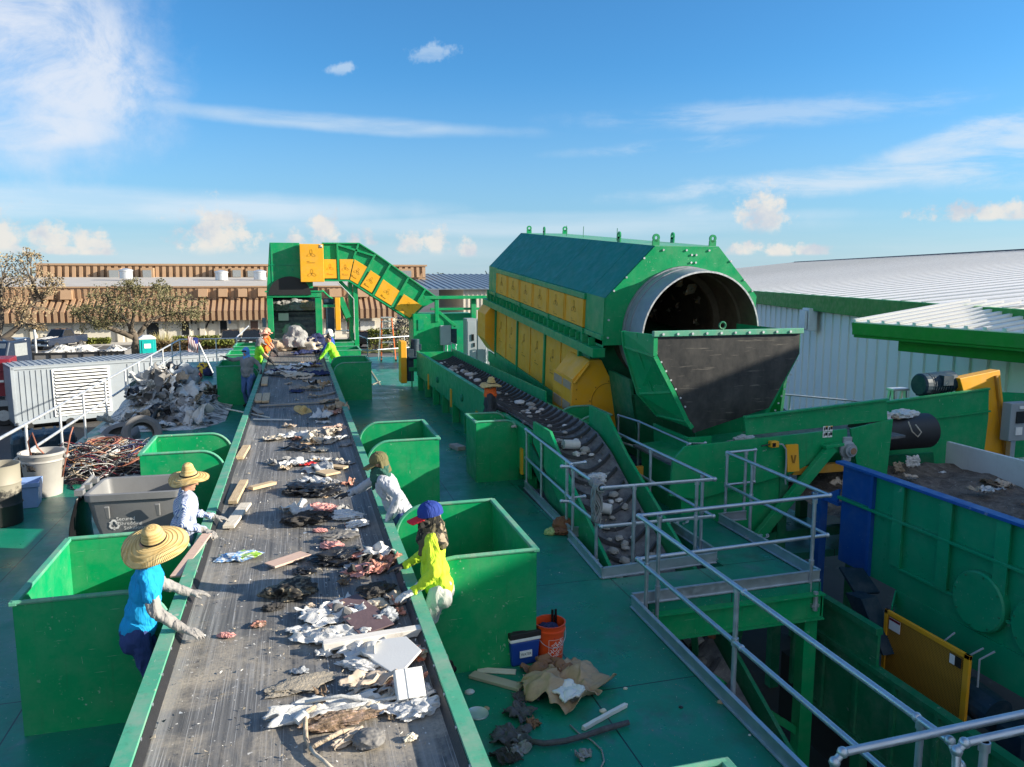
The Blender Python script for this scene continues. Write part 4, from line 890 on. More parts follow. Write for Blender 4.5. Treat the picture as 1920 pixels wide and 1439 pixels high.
# ================================================================ infeed conveyor climbing to the right, with its head pulley
def infeed():
    T=thing('infeed_conveyor','green inclined conveyor climbing right with a black rubber head pulley','conveyor')
    yn=10.6; yf=12.2; sl=.10
    def z(x,z0): return z0+sl*(x-6.8)
    # near side: upper hungry board and lower frame plate
    m=MB(); m.plate([(6.85,yn,z(6.85,1.22)),(9.55,yn,z(9.55,1.06)),(9.50,yn,z(9.5,1.42)),(6.80,yn,z(6.8,1.52))],.03); m.bar((6.78,yn-.03,z(6.8,1.53)),(9.52,yn-.03,z(9.5,1.43)),.07,.035); m.build('side_board',M['green'],T,bevel=.004)
    m=MB(); m.plate([(5.55,yn-.03,.92),(5.75,yn-.03,1.12),(8.72,yn-.03,z(8.72,1.05)),(8.75,yn-.03,z(8.75,.68)),(8.3,yn-.03,z(8.3,.66)),(7.7,yn-.03,.55),(6.0,yn-.03,.25),(5.5,yn-.03,.35)],.05); m.box(5.6,9.5,yn-.08,yn+.02,1.10,1.12) if 0 else None; m.build('side_frame',M['green'],T,bevel=.005)
    m=MB(); m.plate([(8.78,yn-.04,1.24),(9.62,yn-.04,1.36),(9.56,yn-.04,.1),(9.05,yn-.04,.35),(8.95,yn-.04,.62)],.04); m.build('head_plate',M['green'],T,bevel=.005)
    m=MB(); m.plate([(9.2,yf,1.22),(13.4,yf,1.50),(13.45,yf,.9),(13.4,yf,-.25),(9.4,yf,.2)],.05); m.bar((9.2,yf-.02,1.22),(13.4,yf-.02,1.5),.08,.04); m.bar((11.3,yf-.05,.92),(13.45,yf-.05,1.04),.04,.03); m.build('side_board',M['green'],T,bevel=.005)
    m=MB(); m.plate([(6.85,yf+.0,1.30),(9.3,yf+.0,1.22),(9.3,yf+.0,.5),(6.85,yf+.0,.5)],.03); m.build('side_board',M['green'],T)
    # belt
    m=MB(); m.plate([(5.6,yn+.05,.80),(10.0,yn+.05,1.02),(10.0,yf-.05,1.02),(5.6,yf-.05,.80)],.04); m.build('belt',M['slat_rubber'],T)
    # head pulley wrapped by the belt, axis across the belt
    a=Vector((9.85,yn+.05,.72)); b=Vector((11.35,yf-.05,.78))
    m=MB(); m.lathe([(.01,0),(.30,0),(.30,.03),(.32,.03),(.32,1.50),(.30,1.50),(.30,1.53),(.01,1.53)],(9.62,yn+.75,.93),Matrix.Rotation(PI/2,4,'Y')@Matrix.Rotation(0,4,'X'),40); m.build('head_pulley',M['black_rubber'],T,smooth=True)
    m=MB(); m.plate([(9.55,yn+1.05,.42),(11.6,yn+1.05,.42),(11.9,yn+1.2,-.5),(9.4,yn+1.2,-.5)],.03); m.build('dribble_plate',M['green_dark'],T)
    # bearing
    c=Vector((8.72,yn-.07,.90)); m=MB(); m.cbox(c+Vector((0,0,0)),(.16,.05,.42)); m.build('bearing_bracket',M['grey_paint'],T,bevel=.01)
    m=MB(); m.lathe([(.01,.0),(.15,0),(.15,.03),(.11,.06),(.11,.12),(.07,.12),(.07,.16),(.01,.16)],c,Matrix.Rotation(PI/2,4,'X'),20); bm_=m.build('bearing',M['grey_paint'],T,smooth=True)
    m=MB(); m.cyl(c+Vector((0,-.155,0)),c+Vector((0,-.17,0)),.055,16); m.build('shaft_end',M['rust'],bm_)
    # stickers: four pictogram squares
    m=MB(); s0=py_(1552,810,yn-.07)
    for i in (0,1):
        for j in (0,1): m.cbox((s0.x+(i-.5)*.095,yn-.062,s0.z+(j-.5)*.1),(.085,.006,.09))
    st=m.build('safety_sticker',M['sign_white'],T); m=MB()
    for i in (0,1):
        for j in (0,1):
            m.cbox((s0.x+(i-.5)*.095+.018,yn-.067,s0.z+(j-.5)*.1+.012),(.04,.004,.05)); m.cbox((s0.x+(i-.5)*.095-.02,yn-.067,s0.z+(j-.5)*.1),(.018,.004,.05))
    m.build('pictogram',M['sign_black'],st); m=MB()
    for i in (0,1): m.cbox((s0.x+(i-.5)*.095+.02,yn-.068,s0.z+.05+.036),(.04,.004,.014))
    m.build('sticker_band',M['yellow'],st)
    # pull switch, conduit
    q=py_(1450,833,yn-.12); m=MB(); m.cbox(q,(.14,.1,.10)); sw=m.build('pull_switch',M['yellow'],T,bevel=.01)
    m=MB(); m.cbox(q+Vector((-.03,-.055,0)),(.05,.03,.06)); m.tube([q+Vector((-.07,0,0)),q+Vector((-.22,0,-.02))],.012); m.build('switch_body',M['black_gloss'],sw)
    pts=[q+Vector((.07,0,0)),q+Vector((.15,-.02,-.01)),q+Vector((.22,-.03,-.1)),q+Vector((.23,-.03,-.35)),q+Vector((.22,-.03,-.55)),q+Vector((.26,0,-.68))]
    m=MB(); m.tube(pts,.014,8); m.build('conduit',M['grey_paint'],T,smooth=True)
    # yellow guards with arrow
    g=py_(1485,860,yn-.15); m=MB(); m.plate([(g.x-.13,yn-.14,g.z+.23),(g.x+.09,yn-.14,g.z+.23),(g.x+.14,yn-.14,g.z-.22),(g.x-.08,yn-.14,g.z-.22)],.05); gp=m.build('pinch_guard',M['yellow'],T,bevel=.006)
    m=MB(); m.tube([(g.x-.03,yn-.17,g.z+.06),(g.x+.005,yn-.17,g.z-.06),(g.x+.02,yn-.17,g.z-.07),(g.x+.045,yn-.17,g.z+.06)],.014,6); m.build('arrow_mark',M['ink'],gp)
    m=MB(); m.box(g.x+.1,8.75,yn-.05,yn+.05,.52,.66); m.build('pinch_guard',M['yellow_dark'],T)
    g=py_(1195,860,yn+.6); m=MB(); m.box(g.x-.10,g.x+.06,yn+.5,yn+.56,.45,.70); m.build('pinch_guard',M['yellow_dark'],T)
    # underside tank and slanted brace
    m=MB(); m.prism([(5.75,.85),(7.7,.95),(7.7,.30),(7.4,-.5),(6.3,-.5),(5.75,-.1)],'y',yn+.02,yf-.1); m.build('tail_box',M['green'],T,bevel=.008)
    m=MB(); m.bar((8.36,yn-.16,.98),(7.05,yn-.16,-.42),.10,.17); m.bar((8.2,yn-.16,.99),(8.55,yn-.16,1.02),.12,.05); m.build('brace',M['green'],T,bevel=.006)
    m=MB()
    for x in (7.6,9.1): m.box(x-.08,x+.08,yn,yn+.15,-3.2,.6); m.box(x-.08,x+.08,yf-.15,yf,-3.2,.6)
    m.box(5.6,9.4,yn+.02,yn+.12,-.6,-.45); m.build('leg',M['green_dark'],T)
    # drive at the far end: motor and tall yellow guard
    m=MB(); m.plate([(12.72,yf+.16,1.72),(13.72,yf+.16,1.86),(14.25,yf+.16,-.30),(13.62,yf+.16,-.30)],.22); gd=m.build('belt_guard',M['yellow'],T,bevel=.012); m=MB(); m.bar((13.60,yf+.04,1.75),(14.10,yf+.04,-.25),.10,.05); m.build('guard_rib',M['yellow_dark'],gd)
    m=MB(); mc=Vector((12.05,yf+.35,1.58)); m.cyl(mc,mc+Vector((.75,0,.05)),.22,20); m.lathe([(.01,-.04),(.2,-.04),(.23,0),(.23,.12)],mc,Matrix.Rotation(PI/2,4,'Y'),20); m.cbox(mc+Vector((.45,-.18,.1)),(.24,.16,.2)); m.cbox(mc+Vector((.4,0,-.22)),(.6,.4,.06))
    for k in range(9): m.tube([mc+Vector((.14+k*.06,math.cos(a)*.23,math.sin(a)*.23)) for a in [j*2*PI/16 for j in range(16)]],.008,4,True)
    m.build('motor',M['navy_paint'],T)
infeed()
# ================================================================ hopper (green trough, sky reflection coloured blue) and what stands in the pit
def hopper():
    T=thing('hopper','long green steel hopper with ribbed side and painted blue sky reflection standing in the pit','hopper')
    x=7.65; zt=1.04
    # flat side plate panels
    def side(y0,y1,mat):
        m=MB(); m.box(x,x+.03,y0,y1,-.44,zt-.02); return m.build('side_panel',M[mat],T)
    side(8.62,9.28,'sky_reflection_blue'); side(2.0,8.615,'green_teal')
    m=MB(); m.box(x-.10,x+.06,2.0,9.34,zt-.02,zt+.02); m.build('top_flange',M['sky_reflection_blue'],T,bevel=.006)
    m=MB(); m.box(x-.07,x,2.0,9.30,.50,.54); m.box(x-.05,x,2.0,8.1,-.14,-.10); m.build('stiffener_rail',M['green_teal'],T,bevel=.006)
    for y in (8.12,7.35,6.55,5.75,4.95,4.1):
        m=MB(); m.box(x-.06,x,y-.06,y+.06,-.10,zt-.03); m.box(x-.065,x-.055,y-.09,y+.09,-.1,zt-.03) ; m.build('rib',M['green_teal'],T)
    m=MB(); m.box(x-.06,x,8.6,8.66,-.44,zt-.03); m.build('rib',M['sky_reflection_blue'],T)
    m=MB(); m.plate([(x+.02,9.28,zt-.02),(x+.02,9.28,-.44),(x+.9,9.28,-.44),(x+.5,9.28,zt-.7)],.03); m.build('end_panel',M['sky_reflection_blue'],T)
    m=MB(); m.plate([(x+.02,9.35,.62),(x-.02,9.70,.42),(x-.05,9.62,.38),(x-.02,9.33,.40)],.03); m.build('gusset',M['sky_reflection_blue'],T)
    m=MB(); m.box(x-.1,x+.02,9.6,9.8,-3.2,.42); m.box(x-.05,x+.04,9.3,9.9,.38,.43); m.build('post',M['sky_reflection_blue'],T)
    # far side: grey inner wall; dirty floor sloping in
    m=MB(); m.plate([(11.9,2,.62),(11.9,11.6,.62),(11.9,11.6,-.4),(11.9,2,-.4)],.08); m.build('side_panel',M['white_metal'],T)
    m=MB(); m.grid(30,60,lambda u,v:(x+.05+4.2*u,2+9.4*v,.10+.28*max(0,v-.55)+.10*math.sin(u*3.1)+.16*noise.fractal(Vector((u*4,v*9,1)),.9,2,5))); m.build('waste_bed',M['waste'],T,smooth=True,angle=180)['kind']='stuff'
    # round cover plates
    for (y,z,r) in [(6.78,.0,.36),(5.98,-.02,.36),(5.2,-.03,.36)]:
        m=MB(); m.lathe([(.01,.10),(r-.02,.10),(r,.08),(r,0)],(x,y,z-.03),Matrix.Rotation(-PI/2,4,'Y'),36); c=m.build('round_cover',M['green_teal'],T,smooth=True)
        m=MB(); bolts(m,[(x-.10,y+.88*r*math.cos(a),z-.03+.88*r*math.sin(a)) for a in [k*PI/4+.2 for k in range(8)]],(-1,0,0),.012,.012); m.build('bolts',M['green_dark'],c)
    # lower apron
    m=MB(); m.box(x-.02,x+.02,2.0,8.1,-.90,-.44); m.plate([(x-.02,8.1,-.44),(x-.02,8.1,-.62),(x-.25,7.9,-.62),(x-.25,7.9,-.55)],.02); m.build('apron',M['green_teal'],T)
t=NT('waste'); p=t.pos(); n=t.noise(p,6,8,.75); c=t.mix(t.ramp(n,[(.35,0),(.65,1)]),(.07,.055,.045),(.26,.21,.17)); c=t.mix(t.ramp(t.noise(p,28,4,.6),[(.64,0),(.68,.9)]),c,(.5,.48,.46)); t.set(c,.95).bump(t.noise(p,22,6,.7),1,.05); M['waste']=t.m
hopper()
def pit():
    T=thing('pit_frame','dark green steel support frame standing in the pit below the platform','frame')
    m=MB()
    m.box(5.92,6.10,7.70,7.86,-3.2,-.5); m.build('post',M['green'],T)
    m=MB(); m.bar((3.9,7.78,-.5),(5.95,7.78,-2.0),.06,.09); m.build('brace',M['green'],T)
    m=MB(); m.bar((3.75,7.2,-.6),(4.9,5.0,-3.1),.06,.10); m.build('brace',M['green'],T)
    m=MB(); m.bar((5.1,7.9,-.4),(5.1,12.5,-.4),.12,.2); m.bar((6.0,9.9,-.6),(6.0,9.9,-3.2),.16,.16); m.bar((4.5,7.9,-.5),(5.6,9.5,-2.9),.07,.09); m.bar((5.4,8.2,-.5),(5.9,9.6,-2.9),.06,.08); m.build('beam',M['green_dark'],T)
    # lower chassis of the machine under the hopper
    S=thing('chassis_beam','dark green ribbed chassis beams running through the pit below the hopper','frame')
    m=MB(); m.box(6.45,6.55,7.1,8.3,-.46,-.38); m.box(6.48,6.52,7.1,8.3,-.86,-.46); m.box(6.48,6.52,2.0,8.3,-1.9,-.921); m.box(6.43,6.55,2.0,8.3,-.92,-.86)
    for k in range(11): m.box(6.44,6.479,2.4+k*.62,2.46+k*.62,-1.87,-.92)
    m.box(6.43,6.55,2.0,8.3,-1.95,-1.87); m.build('side_beam',M['green_dark'],S)
    m=MB(); m.box(6.55,7.6,2.0,9.0,-2.6,-1.6); m.build('cross_pan',M['dark'],S)
    for k in range(4):
        m=MB(); m.box(6.42,6.54,3.0+k*1.4,3.16+k*1.4,-3.2,-1.9); m.build('leg',M['green_dark'],S)
    m=MB(); m.plate([(7.2,8.7,-.30),(7.55,8.65,-.34),(7.55,8.3,-.55),(7.2,8.35,-.55)],.04); m.prism([(7.95,-.42),(8.25,-.46),(7.75,-1.0),(7.5,-.98)],'x',6.95,7.2); m.box(6.85,7.3,7.75,8.2,-1.05,-.98); m.build('strut',M['navy_paint'],S)
    m=MB(); m.cyl((7.35,6.2,-1.1),(7.35,6.7,-1.05),.2,18); m.cbox((7.4,5.95,-1.25),(.35,.3,.3)); m.build('pump_motor',M['navy_paint'],S)
    m=MB(); m.tube([(7.2,6.9,-.95),(7.25,6.95,-.6),(7.4,6.9,-.45)],.012,6); m.tube([(7.2,6.6,-.9),(7.25,6.6,-.6),(7.4,6.5,-.45)],.012,6); m.tube([(7.25,6.4,-.85),(7.3,6.45,-.55),(7.45,6.4,-.45)],.012,6); m.build('hoses',M['grey_paint'],S,smooth=True)
    # yellow mesh guard panel
    Gp=thing('mesh_guard','yellow framed perforated guard panel hanging in the pit below the hopper','guard')
    y0,y1,z0,z1,x=6.40,7.70,-1.40,-.46,7.12
    m=MB(); f=.055; m.box(x-.02,x+.02,y0,y1,z1-f,z1); m.box(x-.02,x+.02,y0,y1,z0,z0+f); m.box(x-.02,x+.02,y0,y0+f*1.4,z0,z1); m.box(x-.02,x+.02,y1-f,y1,z0,z1); m.build('frame',M['yellow'],Gp,bevel=.005)
    m=MB(); m.box(x-.004,x+.004,y0+.02,y1-.02,z0+.02,z1-.02); m.build('mesh_sheet',M['mesh'],Gp)
    m=MB(); m.box(x-.028,x-.022,7.42,7.60,-.68,-.53); s=m.build('warning_sticker',M['sign_white'],Gp); m=MB(); m.box(x-.031,x-.027,7.42,7.60,-.56,-.53); m.build('sticker_band',M['red_paint'],s)
    m=MB(); m.box(x-.028,x-.022,6.50,6.66,-.66,-.54); s=m.build('warning_sticker',M['sign_black'],Gp); m=MB(); m.box(x-.031,x-.027,6.585,6.655,-.655,-.545); m.build('pictogram',M['sign_white'],s)
t=NT('mesh'); p=t.pos(); ck=t.node('ShaderNodeTexChecker'); v=t.vor(t.mapping(p,(1,52,52)),1.0); t.n[v.node.name].inputs['Randomness'].default_value=0; t.set(t.mix(t.ramp(v,[(.30,0),(.36,1)]),(.02,.015,.008),(.50,.25,.03)),.55); M['mesh']=t.m
pit()
# ================================================================ railings
def rail(name,label,runs,posts,kicks=(),mat='galv',r=.024,group='tube railings',cat='railing',pz0=-.12):
    """runs: polylines for the tubes; posts: (x,y,z0,z1); kicks: (a,b) kick plate segments"""
    T=thing(name,label,cat,(posts[0][0],posts[0][1],posts[0][2]),0,group); o=Vector(T.location)
    for P in runs:
        m=MB(); Q=[Vector(p)-o for p in P]; m.tube(Q,r,10)
        for q in Q: m.ball(q,r*1.35,10,6)
        m.build('rail_tube',M[mat],T,smooth=True)
    for (x,y,z0,z1) in posts:
        m=MB(); a=Vector((x,y,z0))-o; b=Vector((x,y,z1))-o; m.tube([a,b],r*.96,10); m.cyl(b-Vector((0,0,.055)),b+Vector((0,0,.0)),r*1.35,10)
        zm=(z0 if z0>-.5 else 0)+.53*(z1-max(z0,-.0)); m.cyl(Vector((a.x,a.y,zm-.04-o.z)),Vector((a.x,a.y,zm+.03-o.z)),r*1.35,10); m.cyl(a,a+Vector((0,0,.03)),r*1.7,10)
        m.build('post',M[mat],T,smooth=True)
    if kicks:
        for a,b in kicks:
            m=MB(); a=Vector(a)-o; b=Vector(b)-o; m.bar(a,b,.012,.15); m.bar(a+Vector((0,0,.07)),b+Vector((0,0,.07)),.04,.012); m.bar(a-Vector((0,0,.06)),b-Vector((0,0,.06)),.05,.012); m.build('kick_plate',M['galv'],T)
    return T
h=1.07; mdl=.56
# left edge of the deck
ys=[6.0,8.6,11.4,13.6,15.65,17.75,19.6,21.75,24.2,26.2,28.4,30.8,33.0,35.2]
rail('guard_railing','long pale tube railing along the left edge of the deck beside the grey container',[[(-4.84,4,h),(-4.84,35.2,h)],[(-4.84,4,mdl),(-4.84,35.2,mdl)]],[(-4.84,y,0,h) for y in ys],mat='galv_light',r=.028)
rail('guard_railing','pale tube railing across the far left end of the deck beside the parked cars',[[(-4.84,35.3,h),(-1.5,35.3,h)],[(-4.84,35.3,mdl),(-1.5,35.3,mdl)],[(-2.6,35.3,h),(-2.2,38,h+.35)]],[(x,35.3,0,h) for x in (-4.1,-3.4,-2.55,-1.6)],mat='galv_light',r=.028)
rail('guard_railing','pale tube railing across the far end of the deck behind the orange stepladder',[[(1.5,35.4,h+.25),(2.2,35.4,h+.25),(2.3,34.6,h+.2),(2.9,33.6,h),(7.0,35.6,h)],[(1.5,35.4,mdl),(2.3,34.6,mdl),(2.9,33.6,mdl),(7.0,35.6,mdl)]],[(1.6,35.4,0,h+.25),(2.25,34.8,0,h+.2),(2.9,33.6,0,h),(4.6,34.45,0,h),(6.0,35.1,0,h),(6.9,35.55,0,h)],mat='galv',r=.026)
rail('guard_railing','short tube railing in front of the tall grey cabinets',[[(6.0,33.3,h),(6.0,29.6,h)],[(6.0,33.3,mdl),(6.0,29.6,mdl)]],[(6.0,y,0,h) for y in (33.2,32.4,31.5,30.6,29.7)],mat='galv',r=.022)
# around the opening where the slatted conveyor comes up
rail('guard_railing','tube railing along the left side of the deck opening, nearest the small sunlit bin',[[(3.82,12.75,h),(3.72,10.15,h),(3.95,10.2,h)],[(3.82,12.75,mdl),(3.72,10.15,mdl),(3.95,10.2,mdl)]],[(3.82,12.7,0,h),(3.79,11.75,0,h),(3.73,10.35,0,h)],[((3.80,12.75,.075),(3.70,10.1,.075)),((3.70,10.1,.075),(3.92,10.08,.075))])
rail('guard_railing','tube railing round the near end of the deck opening with rope hung on its corner',[[(3.55,10.06,h),(3.67,10.0,h),(3.67,8.86,h),(5.28,8.86,h),(5.24,12.4,h)],[(3.55,10.06,mdl),(3.67,10.0,mdl),(3.67,8.86,mdl),(5.28,8.86,mdl),(5.24,12.4,mdl)]],[(3.69,9.98,0,h),(3.70,9.1,0,h),(4.12,8.86,0,h),(5.02,8.86,0,h),(5.24,9.1,0,h),(5.24,10.7,0,h),(5.24,11.9,0,h)],[((3.64,10.0,.075),(3.55,8.52,.075)),((3.55,8.52,.075),(5.2,8.62,.075)),((5.26,8.7,.075),(5.26,10.0,.075))])
# near rail along the pit edge and round the cross platform
rail('guard_railing','long tube railing with kick plate along the pit edge at the lower right',[[(3.63,7.62,h),(3.60,5.5,h),(3.57,3.55,h),(3.57,3.30,h),(3.57,3.22,h-.1),(3.57,3.22,-.1)],[(3.63,7.62,mdl),(3.60,5.5,mdl),(3.57,3.3,mdl)]],[(3.64,7.46,0,h),(3.61,5.62,0,h),(3.575,3.52,0,h)],[((3.56,7.66,.075),(3.46,2.4,.075))])
rail('guard_railing','tube railing across the near edge of the platform above the pit',[[(3.63,7.68,h),(6.25,7.80,h),(6.25,8.6,h),(6.28,10.2,h),(6.8,10.25,h),(6.8,10.25,mdl),(6.28,10.2,mdl)],[(3.63,7.68,mdl),(6.25,7.80,mdl),(6.28,10.2,mdl)]],[(3.86,7.62,-.35,h),(5.98,7.72,-.3,h),(6.16,7.95,0,h),(6.3,9.55,0,h),(6.28,10.2,0,h),(6.62,10.22,0,h)],[((3.58,7.70,.075),(6.12,7.74,.075)),((6.12,7.74,.075),(6.12,10.1,.075)),((6.12,10.1,.075),(6.6,10.12,.075))])
rail('guard_railing','tube railing beside the discharge chute above the dark gap',[[(5.95,13.6,h),(6.06,12.9,h),(6.02,10.9,h),(6.3,10.9,h),(6.3,10.9,mdl),(6.02,10.9,mdl),(6.06,12.9,mdl)],[(5.95,13.6,mdl),(6.06,12.9,mdl)]],[(5.95,13.6,0,h),(6.06,12.9,0,h),(6.02,10.95,0,h),(6.3,10.92,-.1,h)],[((5.5,12.7,.075),(6.1,10.75,.075))],r=.022)
rail('guard_railing','tube railing between the chute and the white warehouse wall',[[(9.6,16.2,1.15),(9.6,15.6,1.15),(12.4,14.6,.9)],[(9.6,16.2,.6),(9.6,15.6,.6),(12.4,14.6,.35)]],[(9.6,15.9,-.2,1.45),(10.9,15.15,-.2,1.05),(12.2,14.65,-.3,.92)],r=.022)
rail('hand_railing','close tube handrail crossing the lower right corner',[[(2.78,3.27,.55),(2.78,3.30,1.08),(2.83,3.30,1.13),(4.6,3.30,1.16)],[(3.45,3.10,.4),(3.45,3.14,1.13),(3.5,3.14,1.17),(4.6,3.14,1.19)]],[(3.62,3.12,0,1.17)],r=.024)
m=MB(); 
for k in range(26):
    a=k*.5; m.tube([(3.66+.05*math.cos(a+j*.5)*(1 if j<7 else .7),9.0+.07*math.sin(a*1.3)+.02*j*.1,h+.04-.055*j+.02*math.sin(a+j)) for j in range(11)],.012,5)
for k in range(9): m.tube([(3.67+.055*math.cos(t),8.88+k*.035,h+.055*math.sin(t)) for t in [j*2*PI/12 for j in range(12)]],.014,5,True)
tag(m.build('rope_coil',M['rag_grey'],smooth=True,angle=180),'hank of grey rope hung over the corner of the opening railing','rope')
for (lab,x,y) in [('loose chain looped over the platform rail post',6.3,9.3),('loose chain lying on the deck beside the infeed conveyor',5.5,10.2)]:
    m=MB()
    for k in range(16):
        c=Vector((x+.024*k-.2,y+.05*math.sin(k*.9),.03+.02*math.sin(k*2.1)+ (0.0))); a=k*1.3; m.tube([c+Vector((.022*math.cos(t),.012*math.sin(t)*math.cos(a),.012*math.sin(t)*math.sin(a))) for t in [j*2*PI/10 for j in range(10)]],.0045,5,True)
    tag(m.build('chain',M['galv'],smooth=True),lab,'chain')
# platform edge beam
PF=thing('platform_beam','bright green edge beam carrying the platform above the pit','beam',(4.8,7.6,-.3)); m=MB(); m.box(-1.22,1.32,.06,.10,-.12,.17); m.box(-1.22,1.32,.0,.10,.17,.19); m.box(-1.22,1.32,.0,.10,-.14,-.12); m.box(1.30,1.34,.06,2.8,-.14,.17); m.build('beam',M['green'],PF); m=MB()
for x in (-1.0,1.2): m.cyl((x,.03,-.02),(x,.03,.22),.03,8); m.box(x-.05,x+.05,.02,.06,.02,.06)
m.build('post_socket',M['galv'],PF)
# ================================================================ feeder house at the far end of the belt, with its inclined conveyor
def feeder():
    T=thing('feeder_house','tall green feeder housing with hood at the far end of the sorting belt','feeder',(0,32,0)); T.location=(0,0,0)
    y=31.5
    def q(x,z,yy=y): return (x,yy,z)
    m=MB()
    for x0,x1 in ((-1.10,-.88),(.72,.97)):
        for ya,yb_ in ((y,y+.25),(y+2.79,y+2.95)): m=MB(); m.box(x0,x1,ya,yb_,0,3.12); m.build('portal_post',M['green'],T,bevel=.01)
    m=MB()
    m.box(-1.10,.97,y-.03,y+.22,2.92,3.16); m.box(-1.16,1.02,y-.06,y+.28,3.12,3.18)
    m.build('portal_beam',M['green'],T,bevel=.01)
    m=MB(); m.box(-1.08,-1.04,y+.25,y+2.7,.3,3.1); m.box(.92,.96,y+.25,y+2.7,.3,1.5); m.build('side_plate',M['green_teal'],T)
    m=MB(); m.box(-1.04,.92,y+2.72,y+2.78,0,3.3); m.build('back_plate',M['dark'],T)
    m=MB(); m.plate([(-1.0,y+.1,.95),(.88,y+.1,.95),(.88,y+2.5,2.75),(-1.0,y+2.5,2.75)],.05)
    for k in range(9): z=.95+k*.2; yy=y+.1+k*.2*2.4/1.8; m.box(-.98,.86,yy-.03,yy+.03,z+.02,z+.12)
    m.build('slat_belt',M['slat_rubber'],T)
    # hood
    m=MB(); P=[(-.91,5.03),(-1.09,3.18),(.66,3.28),(.66,3.6),(.20,3.6),(.20,5.03)]; m.prism(P,'y',y-.02,y+2.6)
    o=m.build('hood',M['green'],T,bevel=.01)
    m=MB(); n=[(.80*math.cos(a)-.22,3.02+.72*math.sin(a)) for a in [PI*k/16 for k in range(17)]]; m.prism(n,'y',y-.08,y-.03); m.build('hood_mouth',M['dark'],T)
    m=MB(); m.box(-.97,.20,y-.04,y-.02,4.16,4.19); m.box(-.88,-.85,y-.035,y-.02,3.3,5.0); m.box(-.13,-.05,y-.045,y-.02,3.95,4.05); m.build('hood_seam',M['green_teal'],T)
    # tall yellow panel box with emblems
    m=MB(); m.box(.20,1.09,y-.35,y-.05,3.52,4.98); yb=m.build('guard_box',M['yellow'],T,bevel=.015)
    emblem(yb,(.64,y-.355,4.60),(1,0,0),(0,0,1),.30); emblem(yb,(.64,y-.355,3.85),(1,0,0),(0,0,1),.30,lines=False)
    m=MB(); m.box(.93,1.06,y-.36,y-.35,4.83,4.95); s=m.build('sticker',M['sign_white'],yb); m=MB(); m.box(.945,1.045,y-.366,y-.36,4.84,4.88); m.box(.95,.99,y-.366,y-.36,4.89,4.94); m.build('pictogram',M['sign_black'],s)
    # incline
    I=thing('incline_conveyor','green conveyor with yellow side panels sloping down from the feeder hood to the right','conveyor'); yi=y+.1
    top=[(.20,5.03),(2.50,5.04),(3.17,4.60),(5.42,2.98),(5.72,2.78)]; 
    P=[(1.05,5.03),(2.50,5.04),(3.20,4.60),(5.70,2.80),(5.05,2.48),(4.47,1.95),(2.40,3.33),(2.05,3.56),(1.05,3.56)]
    m=MB(); m.prism(P,'y',yi,yi+.04); m.prism(P,'y',yi+1.5,yi+1.54); m.build('side_plate',M['green'],I)
    m=MB(); m.plate([(2.40,yi+.05,3.40),(2.40,yi+1.5,3.40),(4.47,yi+1.5,2.0),(4.47,yi+.05,2.0)],.04); m.build('belt_return',M['black_rubber'],I)
    m=MB()
    for a,b in zip([(1.05,5.03),(2.50,5.04),(3.20,4.60)],[(2.50,5.04),(3.20,4.60),(5.70,2.80)]): m.bar((a[0],yi-.03,a[1]),(b[0],yi-.03,b[1]),.09,.05)
    for a,b in zip([(1.05,3.57),(2.05,3.57),(2.40,3.34)],[(2.05,3.57),(2.40,3.34),(4.50,1.96)]): m.bar((a[0],yi-.03,a[1]),(b[0],yi-.03,b[1]),.09,.06)
    d=Vector((2.5,0,-1.8)).normalized()
    for (a,b) in [((1.64,5.0),(1.66,3.6)),((2.47,5.02),(2.26,4.43)),((3.12,4.6),(2.42,3.36)),((3.72,4.22),(2.98,2.96)),((4.45,3.70),(3.72,2.47)),((5.12,3.2),(4.8,2.7)),((1.66,4.98),(3.05,4.56))]: m.bar((a[0],yi-.04,a[1]),(b[0],yi-.04,b[1]),.07,.08)
    m.build('rib_frame',M['green'],I,bevel=.006)
    quads=[[(1.10,4.40),(1.60,4.40),(1.60,3.66),(1.10,3.66)],[(1.72,4.41),(2.26,4.41),(2.06,3.62),(1.72,3.62)],[(2.30,4.41),(2.80,4.10),(2.40,3.42),(2.10,3.60)],[(2.92,3.98),(3.30,3.72),(2.94,3.08),(2.50,3.36)],[(3.42,3.62),(4.10,3.12),(3.72,2.56),(3.06,2.98)],[(4.24,3.02),(4.98,2.54),(4.46,2.05),(3.86,2.44)]]
    for k,qd in enumerate(quads):
        m=MB(); m.plate([(x,yi-.05,z) for x,z in qd],.03); pnl=m.build('yellow_panel',M['yellow'],I,bevel=.005)
        cx=sum(p[0] for p in qd)/4; cz=sum(p[1] for p in qd)/4; u=Vector((qd[1][0]-qd[0][0],0,qd[1][1]-qd[0][1])); v=Vector((-u.z,0,u.x)); emblem(pnl,(cx,yi-.068,cz+.05),u,v,.24)
    m=MB(); m.box(2.06,2.20,yi+.1,yi+.9,0,3.5); m.box(2.22,2.40,yi+.02,yi+.16,0,3.4); m.bar((1.7,yi+.1,3.55),(2.3,yi+.1,2.9),.10,.14); m.bar((2.0,yi+.5,1.9),(1.55,yi+.5,2.9),.1,.08); m.build('support_post',M['green'],I,bevel=.008)
    m=MB(); m.tube([(1.62,yi-.1,3.5),(2.0,yi-.1,3.1),(2.22,yi-.1,2.85),(2.22,yi-.1,1.2)],.02,6); m.build('cable',M['film_grey'],I)
    # drive between housing and post
    D=thing('feeder_drive','green and navy feeder drive with slim yellow guard beside the feeder opening','machine')
    m=MB(); m.box(1.48,1.68,y-.1,y+.35,1.6,2.9); m.build('belt_guard',M['yellow'],D,bevel=.015)
    m=MB(); m.cyl((1.05,y+.1,2.75),(1.45,y+.1,2.75),.12,16); m.box(1.12,1.45,y+.0,y+.4,1.5,2.5); m.build('motor',M['navy_paint'],D,bevel=.01)
